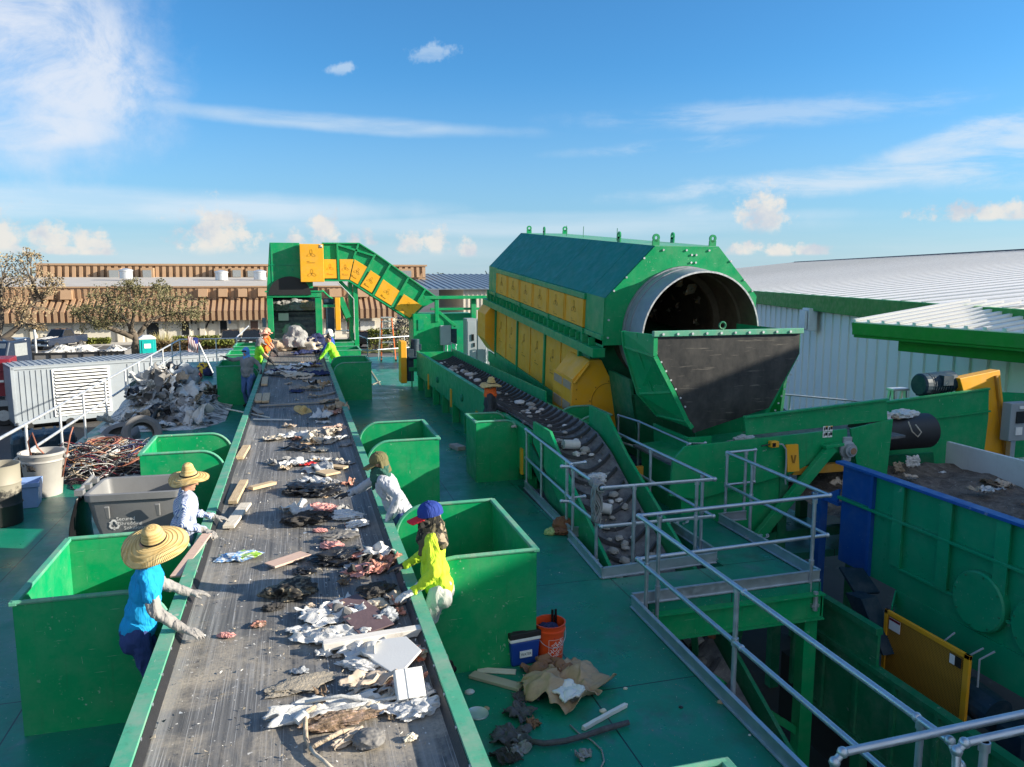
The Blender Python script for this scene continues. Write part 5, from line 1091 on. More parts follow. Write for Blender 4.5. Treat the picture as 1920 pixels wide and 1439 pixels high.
    m=MB(); m.box(1.02,1.5,y-.0,y+.5,2.52,2.62); m.tube([(1.0,y,3.2),(1.25,y,2.95),(1.4,y,2.85)],.035); m.build('bracket',M['green'],D); m=MB(); m.box(1.2,1.4,y+.1,y+.3,0,1.50); m.build('pedestal',M['green'],D); m=MB(); m.bar((1.7,y,2.9),(2.0,y,2.1),.08,.22); m.build('lever',M['green'],D)
    m=MB(); m.cbox((-1.24,y+.15,1.95),(.14,.25,.35)); m.build('switch_box',M['navy_paint'],D,bevel=.01)
feeder()
def far_machinery():
    yb=31.2
    T=thing('transfer_tower','green transfer box with gantry rails at the low end of the incline conveyor','machine')
    m=MB(); m.box(4.55,5.80,yb,yb+1.3,.0,2.22); m.build('box',M['green'],T,bevel=.015); m=MB(); m.plate([(4.75,yb-.02,2.0),(4.98,yb-.02,2.0),(4.98,yb-.02,1.6),(4.75,yb-.02,1.55)],.01); m.build('plate',M['green_teal'],T)
    m=MB(); m.box(5.0,9.2,yb-.1,yb+.05,2.82,2.95); m.box(5.3,9.2,yb+.2,yb+.3,2.35,2.45); m.box(5.45,5.6,yb-.06,yb+.1,1.9,2.9); m.bar((5.6,yb,2.3),(6.3,yb,1.7),.08,.12); m.box(7.0,7.2,yb+.1,yb+.3,1.6,2.9); m.build('gantry',M['green'],T,bevel=.008)
    m=MB(); m.box(5.85,7.1,yb+.6,yb+1.4,.3,2.2); m.build('tank',M['green_teal'],T)
    C=thing('electrical_cabinet','tall pale grey electrical cabinets with red beacon left of the trommel','cabinet')
    x0=6.55; yc=30.2
    for k,(a,b) in enumerate([(x0,x0+.42),(x0+.42,x0+1.05)]):
        m=MB(); m.box(a+.01,b-.01,yc,yc+.7,.10,2.05-(.0 if k==0 else .03)); m.build('cabinet_body',M['grey_paint'],C,bevel=.012)
        m=MB(); m.box(a+.04,b-.04,yc-.015,yc,.2,1.95); d=m.build('cabinet_door',M['grey_paint'],C,bevel=.006); m=MB(); m.cbox((b-.12,yc-.03,1.0),(.05,.04,.16)); m.build('handle',M['black_gloss'],d)
    m=MB(); m.cbox((x0+.24,yc-.03,1.3),(.1,.03,.26)); m.build('isolator',M['black_gloss'],C)
    m=MB(); m.cyl((x0+.75,yc+.2,2.03),(x0+.75,yc+.2,2.30),.045,12); m.build('beacon',M['red_plastic'],C)
    m=MB(); m.box(x0,x0+1.05,yc,yc+.7,0,.1); m.build('base',M['dark'],C)
    m=MB(); m.tube([(x0+.75,yc-.2,.05),(x0+.75,yc-.2,1.0),(x0+1.2,yc-.2,1.0)],.02); m.tube([(x0+1.1,yc-.35,.0),(x0+1.2,yc-.1,.95)],.025); m.box(x0+.8,x0+1.1,yc-.2,yc-.1,.4,.9); m.build('pipe_rack',M['galv'],C)
    B=thing('junction_box','small grey junction box on the post before the tall cabinets','box'); m=MB(); m.box(5.62,6.05,yb-.3,yb-.05,.95,1.75); m.build('box_body',M['grey_paint'],B,bevel=.015); m=MB(); m.box(6.07,6.3,yb-.25,yb-.05,1.0,1.6); m.build('conduits',M['navy_paint'],B); m=MB(); m.box(5.75,5.82,yb-.2,yb-.1,.2,.95); m.build('stand',M['galv'],B)
    X=thing('control_box','grey control box with red switch on a post at the right edge','box'); q=py_(1903,790,12.0); m=MB(); m.cbox(q,(.5,.22,.78)); m.build('box_body',M['grey_paint'],X,bevel=.02); m=MB(); m.cbox(q+Vector((-.02,-.12,.1)),(.2,.03,.24)); m.build('display',M['black_gloss'],X); m=MB(); m.cbox(q+Vector((-.03,-.125,-.18)),(.16,.02,.16)); m.cbox(q+Vector((.03,-.125,.3)),(.18,.02,.06)); m.build('plate',M['sign_white'],X); m=MB(); m.cyl(q+Vector((.22,-.1,.15)),q+Vector((.22,-.18,.15)),.06,14); m.build('switch_knob',M['red_plastic'],X); m=MB(); m.box(q.x-.06,q.x+.06,q.y,q.y+.1,-1.2,q.z-.38); m.box(q.x-.5,q.x+.6,q.y+.1,q.y+.16,-.12,-.05); m.build('post',M['galv'],X)
    P=thing('side_panel_frame','dark green plate behind the control box at the right edge','machine'); m=MB(); m.plate([(13.6,12.9,1.35),(17.5,12.9,1.05),(17.5,12.9,-.2),(13.6,12.9,-.2)],.05); m.build('plate',M['green'],P)
    L=thing('stepladder','orange and aluminium stepladder standing at the far end of the deck','ladder',(3.85,34.1,0))
    for s in (-1,1):
        m=MB(); m.bar((s*.32,0,.0),(s*.22,.42,1.9),.045,.07); m.build('side_rail',M['orange_fibre'],L); m=MB(); m.bar((s*.36,.95,0),(s*.22,.52,1.85),.04,.05); m.build('back_leg',M['alu'],L); m=MB(); m.cbox((s*.325,0,.04),(.08,.1,.09)); m.build('foot',M['black_rubber'],L)
    for k in range(6):
        f=(k+.7)/6.2; m=MB(); m.box(-.31+.1*f,.31-.1*f,.42*f-.05,.42*f+.06,1.9*f-.02,1.9*f+.03); m.build('step',M['alu'],L)
    m=MB(); m.cbox((0,.46,1.92),(.5,.2,.05)); m.build('top_cap',M['galv_light'],L)
    L2=thing('stepladder','top of an aluminium stepladder sticking up behind the infeed conveyor','ladder'); q=py_(1685,735,13.0)
    for s in (-1,1):
        m=MB(); m.bar((q.x+s*.19,12.8,-1.0),(q.x+s*.15,13.0,q.z+.03),.035,.07); m.build('side_rail',M['alu'],L2); m=MB(); m.bar((q.x+s*.21,13.5,-1.0),(q.x+s*.15,13.08,q.z+.03),.035,.05); m.build('back_leg',M['alu'],L2)
    m=MB(); m.cbox((q.x,13.04,q.z+.05),(.40,.22,.05)); m.build('top_cap',M['galv_light'],L2,bevel=.01); m=MB()
    for k in range(3): m.box(q.x-.17,q.x+.17,12.95-k*.04,13.05-k*.04,q.z-.3*(k+1),q.z-.3*(k+1)+.03)
    m.build('step',M['alu'],L2)
simple('orange_fibre',(.6,.13,.02),.45)
far_machinery()
# ================================================================ container, vehicles and things beyond the left railing
def generator_container():
    a=Vector((-12.38,38.75,-3.0)); u=(Vector((-5.6,41.9,0))-Vector((-12.38,38.75,0))).normalized(); T=thing('generator_container','long pale grey generator container with dark louvre grille beyond the left railing','container',a,math.atan2(u.y,u.x))
    # local x along the side, y into the box
    Lc,Wc,Hc=12.2,2.6,2.72; m=MB(); m.box(0,Lc,.03,Wc,.12,Hc); 
    m.box(0,Lc,-.02,Wc+.02,Hc-.14,Hc-.03); m.box(0,Lc,-.02,Wc,.05,.2)
    for x in (0,Lc-.1): m.box(x-.02,x+.12,-.02,.1,.05,Hc)
    m.build('body',M['container_grey'],T,bevel=.01)
    m=MB(); 
    for k in range(46): m.box(.15+k*.26,.19+k*.26,-.01,Wc+.0,Hc+.01,Hc+.035)
    m.box(-.02,Lc,-.03,Wc+.03,Hc-.02,Hc+.012); m.build('roof_sheet',M['container_grey'],T)
    m=MB()
    for k in range(9): m.box(.3+k*.22,.34+k*.22,0,.03,.25,Hc-.2)
    for k in range(28): m.box(4.8+k*.26,4.84+k*.26,0,.03,.25,Hc-.2)
    m.build('side_ribs',M['container_grey'],T)
    m=MB(); m.box(1.58,4.0,-.035,.02,.30,2.5); g=m.build('louvre_frame',M['white_metal'],T)
    m=MB(); m.box(1.68,3.9,-.045,-.03,.38,2.42); m.build('louvre_back',M['dark'],g); m=MB()
    for k in range(13): m.plate([(1.68,-.10,.42+k*.155),(3.9,-.10,.42+k*.155),(3.9,-.055,.50+k*.155),(1.68,-.055,.50+k*.155)],.012)
    m.build('louvre_blades',M['white_metal'],g)
    m=MB(); m.box(5.95,7.25,-.05,.0,.25,2.2); m.build('door',M['grey_paint'],T)
    m=MB(); m.box(7.45,9.0,-.04,.02,.35,2.25); f=m.build('opening_frame',M['white_metal'],T); m=MB(); m.box(7.58,8.86,-.05,-.03,.5,2.1); m.build('opening',M['dark'],f)
    m=MB()
    for x in (.5,2.2,9.6,11.3): m.cyl((x,.3,-.02),(x,-.05,-.02),.2,14)
    m.box(.0,Lc,.3,2.3,-.1,.1); m.build('chassis',M['dark'],T)
generator_container()
def wheel(m2,c,r,w,ax='x'):
    Mx=Matrix.Rotation(PI/2,4,'Y') if ax=='x' else Matrix.Rotation(PI/2,4,'X'); m2.lathe([(r*.55,-w/2),(r*.92,-w/2),(r,-w*.35),(r,w*.35),(r*.92,w/2),(r*.55,w/2)],c,Mx,22)
def car(name,label,loc,rz,color,kind='suv',L=4.6,group=None):
    T=thing(name,label,'car' if kind!='pickup' else 'pickup truck',loc,rz,group); W=.92
    # profile along y (front at -L/2, toward the viewer), height z
    if kind=='pickup': body=[(-L/2,.45),(-L/2,.95),(-L/2+.15,1.08),(-L*.14,1.18),(L*.18,1.2),(L/2,1.2),(L/2,.5)]; cab=[(-L*.15,1.16),(-L*.05,1.82),(L*.12,1.86),(L*.18,1.18)]
    else: body=[(-L/2,.4),(-L/2,.78),(-L/2+.12,.92),(-L*.2,1.02),(L*.44,1.05),(L/2,.95),(L/2,.4)]; cab=[(-L*.22,1.0),(-L*.06,1.58),(L*.30,1.60),(L*.46,1.02)]
    m=MB(); m.prism(body,'x',-W,W); m.build('body',color,T,bevel=.07)
    m=MB(); n=len(cab); vs=[(s*(W-.06-(.14 if z>1.3 else 0)),y,z) for s in (-1,1) for y,z in cab]; m.add(vs,[tuple(range(n)),tuple(range(2*n-1,n-1,-1))]+[(i,(i+1)%n,n+(i+1)%n,n+i) for i in range(n)]); m.build('cabin',M['glass_dark'],T,bevel=.03)
    m=MB(); r=[(cab[1][0]-.02,cab[1][1]-.03),(cab[1][0]+.04,cab[1][1]+.04),(cab[2][0],cab[2][1]+.04),(cab[2][0]+.06,cab[2][1]-.05)]; m.prism(r,'x',-W+.17,W-.17)
    for s in (-1,1): m.bar((s*(W-.08),cab[0][0],cab[0][1]),(s*(W-.2),cab[1][0],cab[1][1]),.06,.06); m.bar((s*(W-.08),cab[3][0],cab[3][1]),(s*(W-.2),cab[2][0],cab[2][1]),.08,.1)
    m.build('roof',color,T,bevel=.02)
    for s in (-1,1):
        for y in (-L*.31,L*.30):
            m=MB(); wheel(m,(s*(W-.08),y,.36),.36,.22); wv=m.build('wheel',M['black_rubber'],T,smooth=True); m=MB(); m.cyl((s*(W-.06),y,.36),(s*(W+.03),y,.36),.2,14); m.build('rim',M['alu'],wv)
        m=MB(); m.cbox((s*.66,-L/2-.01,.78 if kind!='pickup' else .9),(.34,.06,.15)); m.build('headlight',M['glass_pane'],T,bevel=.02)
        m=MB(); m.cbox((s*(W+.1),-L*.16,1.1 if kind!='pickup' else 1.25),(.2,.1,.14)); m.build('mirror',color,T,bevel=.02)
    m=MB(); m.cbox((0,-L/2-.015,.72 if kind!='pickup' else .82),(.9,.05,.2)); m.build('grille',M['dark'],T); m=MB(); m.cbox((0,-L/2-.02,.5),(1.7,.1,.16)); m.build('bumper',M['alu'] if kind=='pickup' else color,T,bevel=.03)
    m=MB(); m.cbox((0,-L/2-.06,.62),(.3,.02,.12)); m.build('licence_plate',M['sign_white'],T)
    if kind=='pickup':
        for s in (-1,1):
            m=MB(); m.plate([(s*.3-.13,-L/2+.1,1.075),(s*.3+.13,-L/2+.1,1.075),(s*.3+.13,-L*.14,1.20),(s*.3-.13,-L*.14,1.20)],.012); m.build('stripe',M['sign_white'],T)
        m=MB(); m.box(-W+.1,W-.1,L*.2,L/2-.06,.95,1.205); m.build('bed',M['dark'],T)
    return T
t=NT('car_black'); t.set((.012,.013,.016),.18); t.b.inputs['Coat Weight'].default_value=.6; M['car_black']=t.m
t=NT('car_navy'); t.set((.02,.03,.055),.2); t.b.inputs['Coat Weight'].default_value=.6; M['car_navy']=t.m
t=NT('car_silver'); t.set((.4,.41,.42),.25,.4); M['car_silver']=t.m
def gx(px,Y): return py_(px,640,Y).x
car('pickup_truck','dark navy pickup truck with two white bonnet stripes parked at the cream wall',(gx(113,83.5),83.5,GZ),R(-24),M['car_navy'],'pickup',5.4)
car('parked_car','black hatchback parked under the house number, nearer the flag',(gx(433,80.5),80.5,GZ),R(6),M['car_black'],'suv',4.3)
car('parked_car','black estate car parked behind the orange vest worker',(gx(472,80.5),80.5,GZ),R(0),M['car_black'],'suv',4.5)
car('parked_car','black off road car parked behind the far right railing, left of the stepladder',(gx(695,76),76,GZ),R(75),M['car_black'],'suv',4.4)
car('parked_car','silver car parked half hidden behind the orange stepladder',(gx(742,80),80,GZ),R(80),M['car_silver'],'suv',4.4)
def red_truck():
    p=pz(8,800,GZ); T=thing('flatbed_truck','red flatbed truck cut off by the left edge beside the grey container','truck',(p.x,p.y,GZ),R(8))
    m=MB(); m.box(-6,.55,0,2.4,1.0,1.18); m.box(-6,.55,-.03,0,.95,1.22); m.build('flatbed',M['grey_paint'],T,bevel=.01)
    m=MB(); m.box(-5,.35,.5,2.3,1.35,3.1); m.box(-5,.30,.45,.5,1.9,2.0); m.box(-5,.30,.45,.5,2.5,2.6); m.build('load_box',M['red_paint'],T,bevel=.03)
    m=MB(); m.box(-.9,.05,.44,.5,2.02,2.12); m.build('stripe',M['sign_white'],T)
    for x in (.0,-1.25):
        m=MB(); wheel(m,(x,.25,.5),.5,.3,'y'); wv=m.build('wheel',M['black_rubber'],T,smooth=True); m=MB(); m.cyl((x,.12,.5),(x,.05,.5),.26,16); m.build('rim',M['alu'],wv)
    m=MB(); m.box(.5,.56,-.02,.1,.95,1.1); m.build('tail_light',M['red_plastic'],T)
    q=pz(10,730,GZ); K=thing('tow_truck','dark blue truck cab with chrome exhaust stack at the left edge behind the red truck','truck',(q.x-.6,q.y+2,GZ),R(-20))
    m=MB(); m.prism([(-1.2,.6),(-1.2,1.9),(-.8,2.9),(1.2,3.0),(1.3,.6)],'x',-1.1,1.1); m.build('cab',M['car_navy'],K,bevel=.1); m=MB(); m.box(-1.12,1.12,-.4,.7,1.9,2.7); m.plate([(-.95,-1.12,2.0),(.95,-1.12,2.0),(.9,-.85,2.75),(-.9,-.85,2.75)],.04); m.build('window',M['glass_pane'],K); m=MB(); m.cyl((1.35,1.2,.8),(1.35,1.2,3.5),.08,12); m.build('exhaust_stack',M['alu'],K)
    for y in (-.6,1.2):
        m=MB(); wheel(m,(.95,y,.5),.5,.3); m.build('wheel',M['black_rubber'],K,smooth=True)
red_truck()
def porta():
    c=Vector((py_(276,650,66).x,66,GZ)); T=thing('portable_toilet','teal portable toilet with white roof beside the oak trunk','portable toilet',c,R(12)); simple('teal_plastic',(.0,.36,.34),.45)
    m=MB(); m.box(-.58,.58,-.58,.58,.1,2.05); 
    for s in (-1,1):
        for k in range(4): m.box(s*.58-.02,s*.58+.02,-.5+k*.28,-.36+k*.28,.2,1.95)
    m.build('cabin',M['teal_plastic'],T,bevel=.04); m=MB(); m.box(-.42,.42,-.62,-.58,.15,1.95); d=m.build('door',M['teal_plastic'],T,bevel=.02); m=MB(); m.box(-.25,.22,-.64,-.62,1.35,1.7); m.build('sign',M['sign_white'],d)
    m=MB(); m.prism([(-.62,2.03),(-.62,2.12),(-.3,2.32),(.3,2.32),(.62,2.12),(.62,2.03)],'y',-.62,.62); m.build('roof',M['foam_white'],T,bevel=.03)
porta()
def scrap_bins():
    Yb=52
    for (lab,a,b) in [('black mesh sided scrap bin heaped with white sheet, left of the other',60,182),('black mesh sided scrap bin heaped with white sheet, nearer the oak',184,230)]:
        xa,xb=gx(a,Yb),gx(b,Yb); zt=py_(150,662,Yb).z; T=thing('scrap_bin',lab,'skip',((xa+xb)/2,Yb,GZ),0,'scrap bins in the yard'); w=(xb-xa)/2; H=zt-GZ
        m=MB(); m.box(-w,w,0,2.3,.1,H); m.build('body',M['rubber_grey'],T)
        m=MB(); 
        for k in range(5): x=-w+2*w*k/4; m.box(x-.05,x+.05,-.06,0,.1,H+.08)
        m.box(-w,w,-.05,.0,H-.05,H+.05); m.build('rib_frame',M['dark'],T)
        m=MB(); random.seed(a)
        m.grid(40,14,lambda u,v:(-w+2*w*u,.1+2.1*v,H-.1+math.sin(PI*min(1,max(0,u)))*.42*math.sin(PI*v)**.5+.35*noise.fractal(Vector((u*w*1.6,v*3,a)),.8,2.2,4)*math.sin(PI*u)))
        o=m.build('scrap_load',M['scrap_mix'],T); o['kind']='stuff'
    random.seed(7)
t=NT('scrap_mix'); p=t.pos(); n=t.noise(p,2.6,5,.7,.8); t.set(t.ramp(n,[(.35,(.05,.05,.05)),(.45,(.3,.29,.27)),(.55,(.66,.66,.64)),(.7,(.42,.38,.30))]),.7); t.bump(t.noise(p,5,5),1,.1); M['scrap_mix']=t.m
scrap_bins()
def black_tank():
    c=pz(75,835,-1.3); T=thing('plastic_tank','dark blue black plastic tank lying below the left railing','tank',(c.x,c.y,-1.75),R(18)); m=MB(); m.box(-.75,.95,-.6,.7,0,.85); m.build('shell',M['navy_paint'],T,bevel=.2); m=MB()
    for k in range(4): m.box(-.5+k*.3,-.42+k*.3,-.64,.74,.02,.87)
    m.build('ribs',M['navy_paint'],T,bevel=.02)
    m=MB(); m.box(-.75,.9,-.5,.6,-1.46,-.01); m.build('stand',M['dark'],T)
black_tank()
# ================================================================ people
cloth('shirt_blue',(.0,.30,.62)); cloth('jeans',(.02,.045,.17)); cloth('jeans_light',(.06,.13,.30)); cloth('jeans_bright',(.01,.07,.42))
cloth('shirt_stripe',(.62,.66,.74),.85,(26,(.10,.16,.38))); cloth('shirt_heather',(.40,.42,.47)); cloth('shirt_lime',(.52,.72,.03)); cloth('vest_lime',(.28,.75,.03)); cloth('vest_orange',(.85,.17,.02)); cloth('pants_pale',(.52,.53,.49)); cloth('sleeve_grey',(.28,.27,.26)); cloth('shirt_grey',(.22,.23,.24)); cloth('hood_blue',(.10,.32,.70)); cloth('hoodie_dark',(.03,.033,.04)); cloth('scarf_green',(.02,.10,.075)); cloth('cap_olive',(.13,.12,.05)); cloth('cap_blue',(.01,.04,.26)); cloth('brim_red',(.65,.02,.04)); cloth('camo',(.10,.085,.05),.9,None,True); cloth('scarf_orange',(.85,.13,.02)); cloth('glove_grey',(.26,.25,.24)); cloth('glove_white',(.55,.55,.54)); cloth('glove_dark',(.035,.035,.04)); cloth('cap_white',(.72,.72,.70)); cloth('shirt_royal',(.02,.06,.35)); cloth('pants_dark',(.02,.025,.04)); cloth('cap_grey',(.2,.19,.19)); cloth('hat_pink',(.75,.35,.25))
t=NT('straw'); p=t.co(); sx=t.sep(p); rr=t.math('SQRT',t.math('ADD',t.math('MULTIPLY',sx[0],sx[0]),t.math('MULTIPLY',sx[1],sx[1])))
ring=t.math('SINE',t.math('MULTIPLY',t.math('ADD',rr,sx[2]),330)); ang=t.math('SINE',t.math('MULTIPLY',t.math('ARCTAN2',sx[1],sx[0]),110)); wv=t.math('MULTIPLY',t.math('ADD',ring,1),.5)
c=t.mix(wv,(.52,.34,.11),(.72,.52,.22)); c=t.mix(t.math('MULTIPLY',t.math('ADD',ang,1),.14),c,(.42,.27,.09)); c=t.mix(t.ramp(t.noise(p,7,4),[(.4,0),(.7,.4)]),c,(.78,.60,.30)); t.set(c,.75); t.bump(t.math('ADD',ring,t.math('MULTIPLY',ang,.5)),.5,.006); M['straw']=t.m
def ik(a,b,l1,l2,pole):
    a=Vector(a);b=Vector(b);d=b-a;L=min(d.length,(l1+l2)*.999);u=d.normalized();b=a+u*L
    x=(l1*l1-l2*l2+L*L)/(2*L);h=math.sqrt(max(0,l1*l1-x*x));p=Vector(pole);p=(p-u*p.dot(u))
    p=p.normalized() if p.length>1e-6 else u.orthogonal().normalized()
    return a+u*x+p*h,b
def wrinkle(amp,f=9,seed=0):
    def fn(co,n):
        q=Vector((co.x*f+seed,co.y*f,co.z*f*.55)); return co+n*amp*(noise.ridged_multi_fractal(q,.9,2.1,3,1,2)-1.0)
    return fn
def hand_shape(m,wrist,d,up,side,sc=1,curl=.35,spread=.12):
    """palm and five separate bent fingers; d towards the fingertips, up = back of the hand, side = towards the thumb"""
    d=Vector(d).normalized(); up=Vector(up); up=(up-d*up.dot(d)).normalized(); s=d.cross(up)*(1 if side>0 else -1); w=Vector(wrist)
    m.cap(w-d*.03*sc,w+d*.02*sc,.029*sc,.027*sc)
    for k in range(4):
        o=(k-1.5)*.0195*sc; base=w+d*(.085-.004*abs(k-1))*sc+s*(-o); m.cap(w+d*.022*sc+s*(-o*.62),base,.0165*sc,.0125*sc)
        L=(.070,.080,.076,.060)[k]*sc; a=-o/sc*spread*9; dd=(d*math.cos(a)+s*math.sin(a)); p=base
        for j,f in enumerate((.45,.32,.23)):
            c=curl*(j+.35); dr=dd*math.cos(c)-up*math.sin(c); q=p+dr*L*f; m.cap(p,q,(.0105-.0012*j)*sc,(.0095-.0012*j)*sc,8); p=q
    b=w+d*.028*sc+s*.026*sc; dr=(d*.62+s*.72-up*.25).normalized(); q=b+dr*.04*sc; m.cap(b-s*.008*sc,q,.0145*sc,.0115*sc,8); m.cap(q,q+(d*.85+s*.25-up*.3).normalized()*.032*sc,.0112*sc,.009*sc,8)
def straw_hat(T,c,tilt,r=.30,cr=.095,ch=.12,droop=.05,band=True,cone=0.75,name='straw_hat',mat='straw'):
    Mh=Matrix.Translation(c)@tilt.to_matrix().to_4x4(); m=MB(); prof=[]
    for k in range(9): a=PI/2*k/8; prof.append((max(1e-4,cr*cone*math.sin(a)**.9),ch*(.62+.38*math.cos(a))))
    prof+= [(cr*(cone+(1-cone)*.4),ch*.36),(cr*.97,ch*.12),(cr*1.0,.0)]
    N=14
    for k in range(1,N+1):
        f=k/N; prof.append((cr+(r-cr)*f, -droop*f**1.6+.003*math.sin(f*26)+.012*f*f))
    prof+= [(r-.004,-droop+.004)]
    for k in range(N-1,-1,-1):
        f=k/N; prof.append((cr+(r-cr)*f-.004,-droop*f**1.6-.009+.012*f*f))
    seg=56; vs=[]
    for (rr_,z) in prof:
        for j in range(seg):
            a=2*PI*j/seg; w=(rr_-cr)/(r-cr) if rr_>cr else 0; ox=1+.04*w*math.sin(2*a+.6)
            vs.append((rr_*math.cos(a)*ox,rr_*math.sin(a)*1.03,z+w*.020*math.sin(2*a+.5)+w*.012*math.sin(3*a+1.7)))
    fs=[(i*seg+j,i*seg+(j+1)%seg,(i+1)*seg+(j+1)%seg,(i+1)*seg+j) for i in range(len(prof)-1) for j in range(seg)]
    m.add(vs,fs); h_=m.build(name,M[mat],T,smooth=True,angle=180); h_.matrix_basis=Mh
    if band:
        m=MB(); m.lathe([(cr*.985,.012),(cr*1.012,.012),(cr*1.005,.026),(cr*.97,.026)],seg=40); b=m.build('hat_band',M['hair'],h_,smooth=True)
    return h_
def cap_hat(T,c,tilt,mat,brim,r=.098,neck=None):
    Mh=Matrix.Translation(c)@tilt.to_matrix().to_4x4(); m=MB()
    prof=[(1e-4,r*.98)]+[(r*math.sin(a)*1.02,r*.98*math.cos(a)) for a in [PI/2*k/9 for k in range(1,10)]]+[(r*1.02,-.025),(r*.98,-.025)]
    m.lathe(prof,seg=30,sx=.93,sy=1.12); m.ball((0,0,r*.98),.009); h_=m.build('cap',M[mat],T,smooth=True,angle=60); h_.matrix_basis=Mh
    m=MB(); m.grid(12,6,lambda u,v:((u-.5)*2*r*.86*(1-.12*v),r*.55+ (r*.95+.065)*v*(1-.32*abs(2*u-1)**2.2)-.0+r*.5*(1-v)*(1-abs(2*u-1)**2)*.9,-.018-.03*v-.022*(2*u-1)**2)); b=m.build('cap_brim',M[brim],h_,smooth=True,solid=.008,angle=180)
    if neck:
        m=MB(); m.grid(16,8,lambda u,v:(r*1.0*math.cos(PI+PI*u)*(1+.12*v),r*1.12*math.sin(PI+PI*u)*(1+.10*v)+.01,-.0-.17*v)); m.build('neck_flap',M[neck],h_,smooth=True,solid=.006,angle=180)
    return h_
def person(label,loc,face,H=1.65,lean=0,hands=None,shirt='shirt_grey',pants='jeans',sleeve='long',skin='skin',glove=None,head_yaw=0,head_pitch=.15,build_=1.0,lower_sleeve=None,detail=1,side_lean=0,untuck=.0,feet=.0,hand_up=None,step=.12):
    """standing worker; face = heading of the body (0 looks along +y), hands = world positions (left, right)"""
    T=thing('person',label,'person',(loc[0],loc[1],0),face); k=H/1.65
    inv=Matrix.Rotation(-face,4,'Z')@Matrix.Translation((-loc[0],-loc[1],0))
    hip=Vector((0,0,.90*k)); spine=Vector((side_lean,math.sin(lean),math.cos(lean))).normalized()
    waist=hip+spine*.14*k; chest=hip+spine*.36*k; neck=hip+spine*.55*k; shl=hip+spine*.49*k; headc=neck+Vector((0,.02+.05*math.sin(lean),.135*k))
    X=Vector((1,0,0)); b=build_
    sh=[shl+X*(-.165*k*b**.5),shl+X*(.165*k*b**.5)]
    hipj=[hip+X*(-.085*k*b),hip+X*(.085*k*b)]; ft=[Vector((-.11*k,feet+step*.5,.045)),Vector((.11*k,feet-step*.5,.045))]; knees=[]
    for i in (0,1):
        kn,an=ik(hipj[i],ft[i]+Vector((0,0,.04)),.43*k,.42*k,(0,1,0)); knees.append((kn,an))
    arms=[]
    for i in (0,1):
        tgt=inv@Vector(hands[i]) if hands and hands[i] is not None else sh[i]+Vector(((-1,1)[i]*.1,.05,-.52*k))
        el,wr=ik(sh[i],tgt,.275*k,.255*k,((-1,1)[i]*.55,-.75,-.55)); arms.append((el,wr))
    # body: one continuous skin
    m=MB(); m.ball(headc+Vector((0,0,.0)),(.074*k,.094*k,.108*k),20,14); m.ball(headc+Vector((0,.03,-.07)),(.055*k,.06*k,.055*k)); m.cap(neck-spine*.06,headc-Vector((0,0,.05)),.058*k,.052*k)
    fr=Matrix.Rotation(-head_yaw,3,'Z')@Matrix.Rotation(-head_pitch,3,'X')
    hm=MB(); hm.ball((0,0,0),(.074*k,.094*k,.112*k),20,14); hm.ball((0,.035*k,-.062*k),(.054*k,.056*k,.055*k)); hm.cap((0,.088*k,.005),(0,.108*k,-.028*k),.010,.016); hm.ball((0,.088*k,-.066*k),(.028,.014,.010)); hm.ball((0,.082*k,-.098*k),(.022,.02,.016))
    for s in (-1,1): hm.ball((s*.077*k,-.005,-.012),(.012,.022,.032)); hm.ball((s*.03,.078*k,.018),(.024,.014,.010))
    m2=MB(); m2.add([headc+fr@Vector(v) for v in hm.v],hm.f); m2.cap(neck-spine*.08,headc-Vector((0,.015,.04)),.060*k,.052*k)
    m2.cap(hip,chest,.075*k,.075*k); m2.cap(sh[0],sh[1],.045,.045); m2.cap(neck-spine*.1,chest,.06,.075)
    for i in (0,1):
        m2.cap(sh[i],arms[i][0],.046*k*b**.5,.037*k); m2.cap(arms[i][0],arms[i][1],.038*k,.027*k); m2.cap(hipj[i],knees[i][0],.075*k,.052*k); m2.cap(knees[i][0],knees[i][1],.05*k,.036*k)
        if not glove:
            d=(arms[i][1]-arms[i][0]).normalized(); hand_shape(m2,arms[i][1],d if hand_up is None else inv.to_3x3()@Vector(hand_up[i][0]),Vector((0,0,1)),(1,-1)[i],1.0*k,.3)
    body=fuse(m2,'body',M[skin],T,.0085 if detail else .013,3)
    for s in (-1,1):
        e=MB(); e.ball(headc+fr@Vector((s*.031,.083*k,.008)),.0085,8,6); e.build('eye',M['eye'],T,smooth=True)
    # trousers
    m=MB(); m.ball(hip+Vector((0,-.015,.0)),(.155*k*b,.125*k*b,.13*k)); m.cap(hip,waist,.112*k*b,.098*k*b)
    for i in (0,1):
        m.ball(hipj[i]+Vector((0,-.04,-.06)),(.092*k*b,.10*k*b,.11*k)); m.cap(hipj[i],knees[i][0],.092*k*b,.068*k); m.cap(knees[i][0],knees[i][1]+Vector((0,0,-.01)),.066*k,.056*k)
    fuse(m,'trousers',M[pants],T,.014 if detail else .02,3,wrinkle(.013,8,loc[0]))
    for i in (0,1):
        m=MB(); f=ft[i]; m.cap(f+Vector((0,-.05,.0)),f+Vector((0,.15,-.008)),.045,.038); m.cap(f+Vector((0,-.03,.02)),f+Vector((0,-.02,.07)),.042,.045); fuse(m,'boot',M['hair'],T,.012,2)
    # shirt
    m=MB(); Rm=Vector((0,0,1)).rotation_difference(spine).to_matrix().to_4x4()
